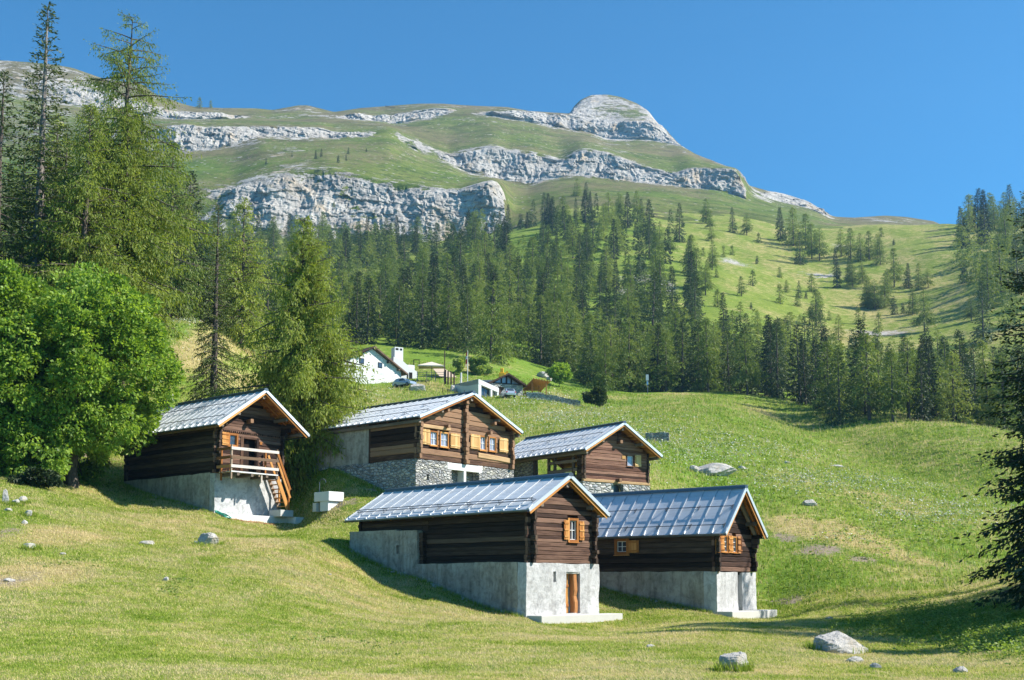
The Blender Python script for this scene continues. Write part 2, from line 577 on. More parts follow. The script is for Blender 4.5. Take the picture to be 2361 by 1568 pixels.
def groundmat(name, s_rock, near=True):
    """meadow and rock on one sheet: 'dry', 'rock', 'bare', 'bloom' are painted regions of the sheet"""
    t = NT(name)
    p = t.geo
    dry, rk, bare, bloom, lush = (t.attr(k) for k in ('dry', 'rock', 'bare', 'bloom', 'lush'))
    big = t.noise(p, .045, 5, .6)
    med = t.noise(t.map(p, (1, 1.6, 1)), .42, 6, .65, .3)
    fine = t.noise(p, 2.6 if near else .35, 6, .75, .2)
    tiny = t.noise(p, 15 if near else 1.2, 3, .7)
    f = t.math('ADD', t.math('MULTIPLY', med, .5), t.math('MULTIPLY', fine, .5))
    green = t.ramp(f, [(.32, (.085, .130, .016)), (.48, (.165, .215, .034)), (.62, (.235, .285, .048)), (.76, (.33, .335, .085))])
    lushc = t.ramp(f, [(.3, (.070, .135, .014)), (.55, (.150, .245, .030)), (.75, (.235, .315, .055))])
    straw = t.ramp(f, [(.3, (.20, .165, .060)), (.5, (.38, .305, .130)), (.72, (.54, .43, .215))])
    c = t.mix(t.ramp(t.math('ADD', lush, t.math('MULTIPLY', t.math('SUBTRACT', big, .5), .9)), [(.35, 0.0), (.75, 1.0)]), green, lushc)
    if not near:
        fg = t.math('ADD', t.math('MULTIPLY', t.noise(p, .05, 5, .65, .3), .6), t.math('MULTIPLY', t.noise(t.map(p, (1, 1, 2)), .22, 5, .7), .4))
        c = t.ramp(fg, [(.33, (.040, .068, .012)), (.47, (.100, .135, .026)), (.58, (.155, .185, .044)), (.70, (.20, .195, .070))])
        c = t.mix(t.ramp(t.math('ADD', lush, t.math('MULTIPLY', t.math('SUBTRACT', big, .5), .9)), [(.45, 0.0), (.85, .8)]), c, t.ramp(fg, [(.33, (.045, .085, .012)), (.52, (.105, .165, .026)), (.7, (.17, .205, .05))]))
        straw = t.ramp(fg, [(.3, (.085, .072, .035)), (.5, (.165, .138, .072)), (.72, (.25, .21, .125))])
        vs = t.n.new('ShaderNodeTexVoronoi'); vs.inputs['Scale'].default_value = .16
        t.l.new(p, vs.inputs['Vector'])
        sp_ = t.n.new('ShaderNodeSeparateColor'); t.l.new(vs.outputs['Color'], sp_.inputs[0])
        shrub = t.math('MULTIPLY', t.ramp(vs.outputs['Distance'], [(.20, 1.0), (.36, 0.0)]), t.ramp(sp_.outputs[0], [(.70, 0.0), (.72, 1.0)]))
        c = t.mix(t.math('MULTIPLY', shrub, .85), c, (.028, .050, .016))
        vt = t.n.new('ShaderNodeTexVoronoi'); vt.inputs['Scale'].default_value = .21
        t.l.new(t.map(p, (1, 1, 1), (7, 3, 1)), vt.inputs['Vector'])
        sq_ = t.n.new('ShaderNodeSeparateColor'); t.l.new(vt.outputs['Color'], sq_.inputs[0])
        stn = t.math('MULTIPLY', t.ramp(vt.outputs['Distance'], [(.16, 1.0), (.25, 0.0)]), t.ramp(t.math('ADD', sq_.outputs[0], t.math('MULTIPLY', rk, .6)), [(.86, 0.0), (.88, 1.0)]))
        c = t.mix(t.math('MULTIPLY', stn, .9), c, (.40, .385, .36))
    dm = t.math('ADD', dry, t.math('MULTIPLY', t.math('SUBTRACT', t.math('ADD', med, fine), 1.0), .95))
    c = t.mix(t.ramp(dm, [(.34, 0.0), (.62, .92)]), c, straw)
    bm = t.math('ADD', bare, t.math('MULTIPLY', t.math('SUBTRACT', t.math('ADD', fine, med), 1.0), 1.1))
    c = t.mix(t.ramp(bm, [(.4, 0.0), (.62, 1.0)]), c, t.ramp(tiny, [(.3, (.17, .125, .08)), (.7, (.36, .30, .235))]))
    if near:
        fl = t.n.new('ShaderNodeTexVoronoi'); fl.inputs['Scale'].default_value = 2.6
        t.l.new(p, fl.inputs['Vector'])
        dot = t.ramp(fl.outputs['Distance'], [(.13, 1.0), (.2, 0.0)])
        fm = t.math('MULTIPLY', dot, t.ramp(t.math('ADD', bloom, t.math('MULTIPLY', t.math('SUBTRACT', med, .5), 1.4)), [(.4, 0.0), (.7, .8)]))
        c = t.mix(fm, c, (.62, .62, .52))
    c = t.mix(1.0, c, t.ramp(tiny, [(.25, .66), (.7, 1.18)]), 'MULTIPLY')
    rc, rh = rockcolor(t, p, s_rock)
    rn = t.noise(p, .16 * s_rock, 6, .7)
    rm = t.ramp(t.math('ADD', rk, t.math('MULTIPLY', t.math('SUBTRACT', t.math('ADD', rn, t.noise(t.map(p, (1, 1, 2.5)), .5 * s_rock, 5, .7)), 1.0), 1.25)), [(.46, 0.0), (.54, 1.0)])
    c = t.mix(rm, c, rc)
    h = t.math('ADD', t.math('MULTIPLY', fine, 1.0), t.math('MULTIPLY', tiny, .6))
    if near:
        nb = t.bump(h, .55, .10)
    else:
        nb = t.bump(t.mix(rm, t.math('MULTIPLY', h, .5), rh), .9, 1.3)
    return t.surf(c, .95, normal=nb, spec=.05)


M = {}
M['log_dark'] = wood('weathered_dark_shade_timber', (.012, .008, .006), (.042, .027, .019), (.115, .077, .053), .42)  # long walls: gable timber with shade put into its colour; also dark posts
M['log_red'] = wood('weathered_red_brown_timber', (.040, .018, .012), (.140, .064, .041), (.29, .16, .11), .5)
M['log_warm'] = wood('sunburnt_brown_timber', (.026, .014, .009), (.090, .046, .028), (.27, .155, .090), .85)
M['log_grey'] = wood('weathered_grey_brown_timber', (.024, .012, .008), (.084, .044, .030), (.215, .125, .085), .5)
M['pine'] = wood('fresh_orange_pine', (.28, .10, .022), (.46, .19, .045), (.60, .30, .09), .5, .6)
M['pine_pale'] = wood('pale_yellow_pine', (.42, .23, .075), (.62, .38, .15), (.74, .50, .24), .4, .6)
M['beam_warm'] = wood('honey_brown_beam_timber', (.16, .085, .04), (.34, .20, .095), (.48, .32, .17), .4)
M['soffit'] = wood('orange_roof_boards', (.22, .075, .018), (.40, .155, .035), (.52, .24, .07), .5, .65)
M['rail'] = wood('silvered_railing_timber', (.16, .10, .06), (.40, .30, .22), (.60, .54, .48), 1.0, .7)
M['beam_grey'] = wood('grey_beam_timber', (.06, .045, .035), (.17, .13, .10), (.32, .26, .21), .6)
M['door_wood'] = wood('orange_brown_door_timber', (.12, .045, .015), (.30, .115, .035), (.45, .21, .08), .7)
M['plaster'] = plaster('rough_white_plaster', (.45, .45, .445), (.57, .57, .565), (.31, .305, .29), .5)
M['plaster_shade'] = plaster('rough_shaded_plaster', (.34, .305, .255), (.46, .42, .355), (.20, .175, .14), .8)  # stained plaster of side and back walls, shade put into its greyer colour
M['plaster_white'] = plaster('whitewashed_wall', (.62, .62, .61), (.74, .74, .73), (.50, .49, .47), .3)
M['stone'] = masonry('grey_rubble_masonry')
M['stone_pale'] = masonry('pale_rubble_masonry', 2.2, 4.6, 1.15)
M['concrete'] = flatmat('pale_concrete', (.50, .49, .46), .85, 0, .2, .10, 2.0)
M['concrete_white'] = flatmat('white_concrete', (.64, .635, .62), .8, 0, .2, .05, 2.0)
M['zinc'] = metal_roof('pale_zinc_sheet', (.62, .64, .67), .5, .12)
M['zinc_blue'] = metal_roof('blue_grey_zinc_sheet', (.58, .60, .64), .5, .1)
M['zinc_trim'] = flatmat('zinc_edge_trim', (.66, .69, .72), .42, .55, .5, .06)
M['metal_dark'] = flatmat('dark_grey_metal', (.10, .12, .14), .4, .7, .5, .15)
M['metal_rail'] = flatmat('galvanised_rail', (.13, .15, .18), .5, .6, .5, .15)
M['glass'] = flatmat('window_glass', (.035, .05, .07), .05, 0, 1.0, .3)
M['glass_pale'] = flatmat('pale_window_glass', (.30, .33, .42), .08, 0, .9, .5, 5.0)  # paler, mottled blue-grey pane colour
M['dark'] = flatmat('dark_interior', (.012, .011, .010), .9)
M['white_paint'] = flatmat('white_paint', (.66, .66, .645), .5, 0, .4, .04)
M['shingle'] = wood('brown_shingle_roof', (.04, .025, .018), (.10, .06, .04), (.20, .13, .09), .6)
M['canvas'] = flatmat('beige_canvas', (.62, .55, .44), .9, 0, .1, .05)
M['canvas_dark'] = flatmat('tan_canvas', (.40, .32, .24), .9, 0, .1, .08)
M['red_cloth'] = flatmat('red_cloth', (.55, .03, .03), .8)
M['yellow_paint'] = flatmat('yellow_machine_paint', (.75, .42, .02), .45)
M['car_silver'] = flatmat('silver_car_paint', (.50, .54, .60), .25, .5, .6, .04)
M['car_blue'] = flatmat('pale_blue_car_paint', (.36, .44, .55), .25, .4, .6, .04)
M['rubber'] = flatmat('black_rubber', (.015, .015, .015), .8)
M['hose_green'] = flatmat('green_hose', (.02, .28, .20), .5)
M['hose_red'] = flatmat('red_hose', (.35, .08, .06), .5)
M['tail_red'] = flatmat('red_lamp_glass', (.45, .01, .01), .2, 0, .6)
M['larch'] = leafmat('larch_needles', (.075, .115, .018), (.235, .295, .048), (.43, .45, .115), .47)
M['spruce'] = leafmat('spruce_needles', (.022, .042, .012), (.068, .102, .024), (.155, .180, .046), .25)
M['spruce_dark'] = leafmat('dark_spruce_needles', (.012, .024, .010), (.036, .058, .019), (.085, .110, .032), .15)
M['maple'] = leafmat('broad_leaves', (.055, .12, .014), (.25, .385, .055), (.46, .57, .14), .48, .2, .45)
M['weeds'] = leafmat('meadow_leaves', (.10, .17, .03), (.22, .32, .07), (.38, .45, .15), .45)
M['cones'] = leafmat('brown_cones', (.06, .03, .012), (.13, .07, .025), (.20, .12, .05), .1)
M['larch_far'] = leafmat('far_larch_needles', (.042, .078, .016), (.150, .208, .042), (.30, .335, .092), .42)
M['spruce_far'] = leafmat('far_spruce_needles', (.020, .038, .014), (.062, .096, .030), (.14, .178, .055), .2)
M['bark'] = barkmat('grey_brown_bark', (.055, .042, .034), (.17, .14, .12))
M['bark_pale'] = barkmat('pale_grey_bark', (.12, .10, .09), (.33, .29, .26))
_t = NT('limestone_boulder')
_c, _hh = rockcolor(_t, _t.obj, 7.0)
_c = _t.mix(.25, _c, (.62, .60, .56))
M['boulder'] = _t.surf(_c, .92, normal=_t.bump(_hh, .8, .05), spec=.1)
M['ground'] = groundmat('alpine_meadow', 2.0, True)
M['mountain'] = groundmat('alpine_meadow_and_limestone', .22, False)
_t = NT('grass_blades')
_tone = _t.attr('tone')
_g = _t.ramp(_tone, [(0, (.12, .20, .018)), (.28, (.265, .37, .038)), (.50, (.44, .48, .098)), (.74, (.59, .52, .21)), (1, (.70, .57, .32))])
_b = _t.n.new('ShaderNodeBsdfDiffuse'); _t.l.new(_g, _b.inputs['Color'])
_tr = _t.n.new('ShaderNodeBsdfTranslucent'); _t.l.new(_g, _tr.inputs['Color'])
_mx = _t.n.new('ShaderNodeMixShader'); _mx.inputs[0].default_value = .4
_t.l.new(_b.outputs[0], _mx.inputs[1]); _t.l.new(_tr.outputs[0], _mx.inputs[2])
_t.l.new(_mx.outputs[0], _t.out.inputs['Surface'])
M['grass'] = _t.m
M['flower'] = flatmat('white_flower_heads', (.72, .72, .62), .9)
M['flower_y'] = flatmat('yellow_flower_heads', (.75, .50, .03), .9)
# ------------------------------------------------------------------ land
HOUSE = {}          # name: x, y of the front of the ridge, turn, eave z, half width, rise, length
for k, v in dict(H1=(-14.79, 67, 50.9, 9.16, 3.44, 2.41, 11.2), H2=(-2.39, 70, 49.4, 9.91, 4.77, 2.01, 10.7),
                 H3=(2.56, 49, 46.1, 3.09, 2.68, 1.61, 12.4), H4=(11.25, 54, 52.2, 2.31, 2.23, 2.29, 9.6),
                 H5=(7.66, 76, 37.2, 8.84, 3.56, 2.04, 10.8)).items():
    HOUSE[k] = v


def h2w(h, x, y):
    X, Y, th = HOUSE[h][:3]
    c, s = math.cos(R(th)), math.sin(R(th))
    return X + x * c - y * s, Y + x * s + y * c


CTRL = []           # (tan azimuth, depth, tan elevation)
for h, pts in dict(
        H1=[(-2.5, 10.8, 6.3), (-2.5, 6.1, 5.13), (-2.5, 1.4, 4.1), (-2.4, .3, 3.72), (2.9, -.3, 3.75), (3.2, 4, 5.0), (2.8, 10, 6.8), (-5, 6, 4.7)],
        H2=[(-4.6, 9.2, 7.4), (-4.6, 7.3, 7.1), (-4.6, 3.0, 5.6), (-4.6, .5, 5.0), (4.6, .5, 5.7), (4.6, 10, 9.3), (0, -2, 4.9)],
        H3=[(-2.4, 12.2, 1.6), (-2.4, 8.5, .47), (-2.4, 7.1, .23), (-2.4, 2.9, -1.02), (-2.4, .4, -1.42), (3.1, -.5, -1.66), (-2.4, -.5, -1.66), (3, 8, .3), (-4.4, 7, .0), (-4, 1, -1.35)],
        H4=[(-1.9, 7.1, -.15), (-1.9, 3.7, -.84), (-1.9, .7, -1.43), (2.9, -.2, -1.62), (-2.0, -.2, -1.62), (2.8, 6, .3)],
        H5=[(-3.2, .8, 5.1), (3.2, .8, 6.3), (3.3, 9, 8.2), (-3.2, 9, 7.2), (0, -2, 5.0)]).items():
    for x, y, z in pts:
        X, Y = h2w(h, x, y)
        CTRL.append((X / Y, Y, z / Y))
for u, v, d in [
        # near lawn and left bank
        (-900, 3600, 2), (1180, 3600, 2), (3200, 3600, 2), (-600, 1820, 8), (600, 1840, 8), (1180, 1850, 8), (1800, 1850, 8), (2900, 1840, 8),
        (-500, 1560, 18), (0, 1565, 19), (700, 1570, 19), (1180, 1574, 19), (1700, 1570, 19), (2361, 1590, 18), (3000, 1500, 20),
        (0, 1420, 28), (0, 1300, 38), (0, 1160, 52), (0, 1110, 60), (-700, 1300, 38), (-700, 1080, 60), (300, 1400, 31), (300, 1290, 42), (200, 1180, 55),
        (700, 1460, 30), (700, 1390, 36), (700, 1258, 52), (700, 1218, 62), (780, 1172, 66), (1180, 1480, 29), (1180, 1438, 38), (1600, 1482, 29), (1600, 1440, 40),
        (1850, 1482, 30), (1850, 1432, 46), (2000, 1474, 33), (2000, 1416, 50), (2150, 1482, 32), (2150, 1418, 42), (2361, 1546, 21.5), (2361, 1450, 31), (2361, 1396, 41), (2361, 1342, 51), (2900, 1300, 46), (2900, 1420, 30),
        # slope on the right
        (1900, 1395, 56), (1900, 1310, 66), (1800, 1200, 84), (1800, 1110, 104), (1800, 1040, 128), (1800, 985, 160),
        (2200, 1362, 58), (2200, 1290, 74), (2200, 1190, 94), (2200, 1100, 120), (2200, 1035, 150), (2700, 1300, 58), (2700, 1250, 82), (2700, 1100, 120), (3200, 1100, 120),
        (1600, 1205, 80), (1600, 1100, 100), (1600, 1010, 127), (1600, 950, 165), (1400, 1000, 125), (1350, 950, 155),
        # behind the houses up to the hamlet
        (900, 1040, 100), (900, 968, 130), (900, 920, 160), (1150, 1035, 104), (1150, 985, 132), (1150, 945, 160),
        (860, 886, 190), (1000, 873, 196), (1100, 921, 180), (1185, 917, 185), (1290, 925, 187), (1375, 941, 180), (1130, 832, 225), (1250, 868, 225), (1000, 805, 235), (850, 785, 240),
        (650, 1010, 92), (650, 925, 120), (650, 855, 160), (450, 985, 86), (450, 895, 101), (450, 820, 115), (450, 742, 132), (250, 990, 86), (250, 850, 108), (0, 1050, 72), (0, 930, 92), (-600, 1000, 76), (-600, 850, 110),
        # crest of the meadow and the dip behind it
        (1400, 905, 215), (1560, 907, 220), (1700, 915, 215), (1850, 942, 205), (1950, 952, 206), (2050, 966, 202), (1940, 990, 176), (2080, 1002, 174), (2000, 1030, 152), (2270, 1003, 182), (2600, 1010, 180), (3300, 1010, 180),
        (1400, 868, 262), (1700, 876, 262), (1900, 905, 250), (2100, 935, 250), (2361, 950, 250), (3000, 950, 250),
        (450, 765, 180), (450, 745, 240), (0, 800, 180), (-600, 760, 180),
        # forest slope
        (200, 690, 300), (600, 780, 300), (900, 770, 300), (1200, 770, 300), (1500, 795, 300), (1700, 810, 300), (1900, 845, 300), (2100, 860, 300), (2361, 850, 300), (2900, 780, 300), (-700, 640, 300),
        (200, 640, 400), (600, 700, 400), (900, 680, 400), (1200, 655, 400), (1500, 655, 400), (1700, 685, 400), (1900, 730, 400), (2050, 735, 400), (2200, 705, 400), (2361, 640, 400), (2700, 580, 400), (-700, 580, 400),
        (200, 600, 500), (600, 620, 500), (900, 612, 500), (1200, 570, 500), (1500, 560, 500), (1700, 588, 500), (1900, 618, 500), (2050, 600, 500), (2200, 575, 500), (2361, 545, 500), (2700, 500, 500), (-700, 540, 500),
        (200, 575, 600), (600, 552, 600), (900, 566, 600), (1130, 538, 600), (1300, 495, 600), (1500, 498, 600), (1700, 515, 600), (1900, 532, 600), (2050, 524, 600), (2230, 520, 600), (2500, 500, 600), (3000, 480, 600), (-700, 500, 600),
        (600, 545, 680), (1180, 510, 680), (1500, 480, 680), (1700, 496, 680), (1900, 525, 680), (2230, 530, 680), (3000, 490, 680)]:
    a, e = ae(u, v)
    CTRL.append((a, d, e))
CTRL = np.array(CTRL)


def _feat(a, y):
    return np.stack([np.asarray(a) * 3.2, np.log(np.asarray(y)) * 1.0], -1)


class TPS:
    def __init__(s, P, val, lam=2e-5):
        s.P = P
        n = len(P)
        d2 = ((P[:, None] - P[None]) ** 2).sum(-1)
        K = .5 * d2 * np.log(d2 + 1e-12) + lam * np.eye(n)
        Q = np.c_[np.ones(n), P]
        A = np.zeros((n + 3, n + 3))
        A[:n, :n], A[:n, n:], A[n:, :n] = K, Q, Q.T
        s.w = np.linalg.solve(A, np.r_[val, np.zeros(3)])

    def __call__(s, X):
        X = np.asarray(X)
        out = np.zeros(len(X))
        for i in range(0, len(X), 20000):
            x = X[i:i + 20000]
            d2 = ((x[:, None] - s.P[None]) ** 2).sum(-1)
            out[i:i + 20000] = (.5 * d2 * np.log(d2 + 1e-12)) @ s.w[:-3] + s.w[-3] + x @ s.w[-2:]
        return out


_tps = TPS(_feat(CTRL[:, 0], CTRL[:, 1]), CTRL[:, 2])
GA = np.linspace(-1.0, 1.0, 161)                 # coarse table of the smooth land, read back by bilinear lookup
GL = np.linspace(math.log(1.5), math.log(720), 260)
_A, _L = np.meshgrid(GA, GL, indexing='ij')
GE = _tps(_feat(_A.ravel(), np.exp(_L.ravel()))).reshape(_A.shape)


def land_e(a, y):
    fa = np.clip((np.asarray(a) - GA[0]) / (GA[1] - GA[0]), 0, len(GA) - 1.001)
    fl = np.clip((np.log(np.asarray(y)) - GL[0]) / (GL[1] - GL[0]), 0, len(GL) - 1.001)
    i, j = fa.astype(int), fl.astype(int)
    p, q = fa - i, fl - j
    return ((1 - p) * (1 - q) * GE[i, j] + p * (1 - q) * GE[i + 1, j] + (1 - p) * q * GE[i, j + 1] + p * q * GE[i + 1, j + 1])


def bumps(x, y):
    """small unevenness of the land, growing with the roughness of the slope"""
    P = np.stack([x, y, np.zeros_like(x)], -1)
    far = sstep(75, 150, y)
    right = sstep(8, 26, x) * sstep(56, 70, y)
    b = .035 * fbm(P * .9, 3, 3) + .10 * fbm(P * .16, 3, 5) * sstep(12, 40, y)
    b += right * (1 - far) * (.14 * fbm(P * np.array([.35, .9, 1]), 3, 8) + .16 * ridged(P * np.array([.16, .55, 1]), 2, 9))
    g = sstep(100, 130, y) * sstep(215, 190, y)
    b += g * (1.9 * np.exp(-((x - 67) / 12) ** 2) - 2.1 * np.exp(-((x - 47) / 8) ** 2))
    b += far * (.55 * fbm(P * .06, 3, 12) + .22 * ridged(P * np.array([.10, .32, 1]), 2, 15))
    b += sstep(240, 380, y) * 3.0 * fbm(P * .022, 3, 19)
    return b


def land_z(x, y):
    x, y = np.asarray(x, float), np.asarray(y, float)
    return land_e(x / y, y) * y + bumps(x, y)


def ground_at(u, v, ymin=12.0, ymax=700.0):
    """first meeting of a sight line with the land"""
    a, e = ae(u, v)
    ys = np.exp(np.linspace(math.log(ymin), math.log(ymax), 500))
    g = land_e(np.full(500, a), ys)
    k = np.argmax(g >= e)
    if g[k] < e: k = len(ys) - 1
    y = ys[k]
    return float(a * y), float(y), float(land_z(a * y, y))


def put(u, y):
    """point of the land straight ahead of reading u at depth y"""
    a = ae(u, 1200)[0]
    return float(a * y), float(y), float(land_z(a * y, y))


def paint(x, y, spots):
    r = np.zeros_like(x)
    for (u, v, ru, rv, amt) in spots:       # soft patches at places found on the land
        a, e = ae(u, v)
        gx, gy, gz = ground_at(u, v)
        a2, _ = ae(u + ru, v)
        sx = abs(a2 - a) * gy
        y0, y1 = ground_at(u, min(1560, v + rv))[1], ground_at(u, v - rv)[1]
        sy = max(1.0, abs(y1 - y0) / 2)
        r = np.maximum(r, amt * np.exp(-((x - gx) / sx) ** 2 - ((y - gy) / sy) ** 2))
    return r


def build_ground():
    ac = np.r_[np.linspace(-1.0, -.5, 60)[:-1], np.linspace(-.5, .5, 760), np.linspace(.5, 1.0, 60)[1:]]
    yr = np.r_[np.exp(np.linspace(math.log(1.6), math.log(14), 50))[:-1], np.exp(np.linspace(math.log(14), math.log(690), 520))]
    A, Y = np.meshgrid(ac, yr, indexing='ij')
    X = A * Y
    x, y = X.ravel(), Y.ravel()
    z = land_z(x, y)
    n, m = A.shape
    idx = np.arange(n * m).reshape(n, m)
    f = np.stack([idx[:-1, :-1], idx[1:, :-1], idx[1:, 1:], idx[:-1, 1:]], -1).reshape(-1, 4)
    P = np.stack([x, y, z * 0], -1)
    patch = fbm(P * .12, 4, 40)
    dry = .37 + .24 * patch
    dry = np.maximum(dry, paint(x, y, [(60, 1330, 190, 60, .85), (150, 1240, 160, 40, .75), (1960, 1240, 130, 45, .95), (1850, 1215, 90, 35, .95), (2080, 1290, 110, 25, .8), (430, 830, 90, 75, .82), (500, 790, 60, 50, .85), (560, 880, 70, 60, .7),
                                       (760, 1180, 60, 18, .7), (800, 1140, 50, 18, .75), (1290, 915, 60, 20, .6), (1000, 890, 70, 20, .65), (1100, 850, 60, 20, .8), (1900, 1440, 200, 25, .4), (1700, 1550, 320, 20, .62),
                                       (2100, 1330, 160, 30, .5), (2000, 720, 120, 60, .55), (1950, 780, 150, 30, .6), (1560, 912, 90, 8, .65), (1750, 935, 90, 10, .65)]))
    dry = dry - .35 * paint(x, y, [(900, 1250, 260, 60, 1.), (1750, 1000, 400, 60, .5), (1850, 1330, 90, 40, 1.), (1700, 1110, 120, 60, .7), (2150, 1440, 260, 60, 1.2), (700, 1120, 80, 30, 1), (1250, 640, 500, 200, .6)])
    dry = dry + .04 * sstep(260, 340, y)
    lush = .45 - .14 * sstep(260, 340, y) + paint(x, y, [(1850, 1330, 120, 50, .5), (2200, 1430, 220, 60, .6), (1000, 1330, 200, 40, .3), (720, 1110, 80, 30, .5), (1650, 1110, 150, 60, .25), (1200, 700, 500, 200, .3)])
    bare = paint(x, y, [(20, 1340, 90, 40, .62), (10, 1230, 60, 25, .55), (800, 1165, 60, 14, .62), (860, 1130, 40, 14, .6), (1890, 1270, 80, 16, .75), (1990, 1295, 50, 10, .72), (1810, 1240, 40, 14, .7), (1830, 1385, 50, 16, .7), (2250, 1040, 30, 8, .5),
                        (1600, 1525, 200, 14, .42), (2040, 775, 90, 12, .7), (1450, 655, 70, 15, .5), (1080, 840, 60, 8, .6), (2330, 1230, 40, 12, .5), (1800, 1390, 40, 12, .55), (160, 1048, 130, 6, .9)])
    bloom = paint(x, y, [(1330, 960, 160, 40, .75), (1250, 930, 120, 25, .6), (1600, 1040, 200, 30, .55), (1900, 1110, 250, 30, .6), (2200, 1170, 160, 30, .5), (820, 930, 100, 60, .5), (950, 890, 60, 30, .4), (430, 740, 60, 20, .7), (1450, 1080, 60, 40, .5), (1500, 980, 200, 30, .6)])
    rock = paint(x, y, [(1450, 662, 30, 14, .75), (1530, 655, 28, 18, .78), (1480, 640, 60, 10, .6), (1940, 570, 20, 8, .6), (1690, 600, 40, 14, .5), (2030, 775, 100, 10, .62), (1900, 640, 60, 10, .5), (480, 545, 60, 40, .6)])
    rock += .25 * sstep(330, 480, y) * (.5 + .5 * fbm(P * .03, 3, 44))
    global FIELD
    FIELD = (ac, np.log(yr), np.clip(dry, -1, 2).reshape(A.shape), bare.reshape(A.shape), lush.reshape(A.shape))
    o = mesh_np("ground", np.stack([x, y, z], -1), f, M['ground'], None, True,
                extra=dict(dry=dry, lush=lush, bare=bare, bloom=bloom, rock=rock))
    tag(o, kind="structure")
    return o


def field(k, x, y):
    ac, ly, *G = FIELD
    G = G[k]
    i = np.clip(np.searchsorted(ac, x / y), 1, len(ac) - 1)
    j = np.clip(np.searchsorted(ly, np.log(y)), 1, len(ly) - 1)
    return G[i, j]


# ------------------------------------------------------------------ the mountain
def _c(pts):
    p = np.array(pts, float)
    return p[:, 0], p[:, 1]


MC = [   # contour lines of the mountain from foot to skyline: reading u, v  |  u, depth
    ([(-1200, 560), (0, 640), (430, 620), (568, 600), (900, 610), (1150, 600), (1300, 560), (1500, 545), (1700, 565), (1900, 580), (2230, 580), (3200, 560)], [(0, 585)]),
    ([(-1200, 480), (0, 560), (430, 560), (540, 545), (568, 536), (740, 562), (890, 560), (1069, 557), (1150, 532), (1163, 520), (1180, 512), (1300, 500), (1500, 500), (1700, 515), (1900, 535), (2050, 535), (2230, 545), (3200, 560)], [(0, 605)]),
    ([(-1200, 380), (0, 470), (430, 425), (540, 430), (568, 420), (640, 402), (703, 393), (763, 389), (830, 405), (889, 421), (1000, 436), (1057, 441), (1100, 426), (1136, 415), (1160, 422), (1166, 470), (1180, 490), (1300, 470), (1500, 465), (1700, 488), (1900, 522), (2000, 528), (2230, 545), (3200, 560)],
     [(540, 640), (568, 632), (763, 640), (1000, 632), (1136, 624), (1162, 622), (1180, 650), (1900, 680)]),
    ([(-1200, 260), (0, 330), (250, 350), (430, 352), (494, 344), (542, 336), (598, 315), (763, 318), (856, 314), (897, 309), (964, 348), (1000, 362), (1034, 372), (1075, 398), (1168, 417), (1215, 429), (1258, 414), (1339, 407), (1420, 417), (1526, 425), (1610, 437), (1650, 438), (1712, 456), (1719, 462), (1770, 478), (1868, 500), (1925, 518), (2041, 524), (2177, 530), (2230, 545), (3200, 560)],
     [(430, 800), (763, 840), (964, 860), (1034, 850), (1300, 840), (1712, 820), (1770, 800), (2100, 800)]),
    ([(-1200, 230), (0, 290), (250, 305), (430, 286), (479, 295), (583, 292), (740, 294), (763, 304), (852, 306), (897, 296), (964, 330), (1000, 345), (1034, 358), (1075, 350), (1137, 336), (1168, 350), (1227, 351), (1292, 372), (1339, 345), (1400, 352), (1488, 385), (1557, 400), (1588, 386), (1669, 387), (1687, 387), (1712, 408), (1719, 450), (1770, 470), (1868, 494), (1925, 514), (2041, 518), (2177, 528), (2230, 545), (3200, 560)],
     [(430, 818), (763, 858), (964, 880), (1034, 872), (1300, 866), (1712, 832), (1770, 840), (2100, 850)]),
    ([(-1200, 180), (0, 215), (250, 255), (390, 273), (561, 276), (650, 275), (789, 273), (886, 280), (904, 288), (1020, 266), (1124, 264), (1246, 286), (1370, 309), (1395, 322), (1494, 323), (1569, 337), (1610, 362), (1669, 386), (1697, 391), (1717, 410), (1725, 436), (1770, 458), (1868, 484), (1925, 510), (2041, 510), (2177, 526), (2230, 545), (3200, 560)],
     [(0, 960), (430, 1000), (900, 1080), (1395, 1100), (1569, 1060), (1669, 930), (1717, 880), (1770, 900), (2100, 900)]),
    ([(-1200, 140), (0, 165), (250, 215), (390, 256), (553, 266), (650, 268), (790, 265), (815, 262), (886, 268), (938, 260), (1001, 248), (1050, 252), (1131, 257), (1202, 256), (1308, 264), (1330, 268), (1395, 283), (1463, 280), (1500, 284), (1526, 300), (1569, 336.5), (1610, 360), (1669, 384.5), (1697, 390), (1717, 408.5), (1725, 432), (1770, 446), (1868, 472), (1925, 505), (2041, 502), (2177, 524), (2230, 545), (3200, 560)],
     [(0, 980), (430, 1015), (900, 1096), (1395, 1122), (1569, 1080), (1669, 940), (1717, 890), (1770, 930), (2100, 940)]),
    ([(-1200, 100), (-300, 128), (0, 139), (75, 144), (131, 150), (169, 157), (232, 180), (330, 195), (360, 221), (393, 229), (423, 240), (450, 247), (513, 249), (591, 250), (628, 254), (688, 243), (710, 243), (770, 258), (833, 249), (889, 245), (964, 239), (1020, 239), (1076, 243), (1169, 247), (1225, 257), (1300, 261), (1316, 262), (1319, 249), (1339, 230), (1364, 219), (1401, 218), (1432, 224), (1470, 239), (1494, 255), (1513, 280), (1538, 305), (1569, 335), (1603, 355), (1675, 383), (1697, 388), (1715, 404), (1719, 426), (1762, 438), (1770, 440), (1811, 447), (1868, 466), (1893, 488), (1925, 500), (1969, 502), (2041, 497), (2089, 500), (2152, 510), (2177, 521), (2230, 545), (3200, 560)],
     [(0, 1040), (430, 1070), (900, 1170), (1250, 1190), (1316, 1215), (1400, 1240), (1513, 1200), (1569, 1110), (1669, 960), (1717, 905), (1770, 980), (2100, 990)]),
    ([(-1200, 330), (3200, 700)], [(0, 1500)]),
]
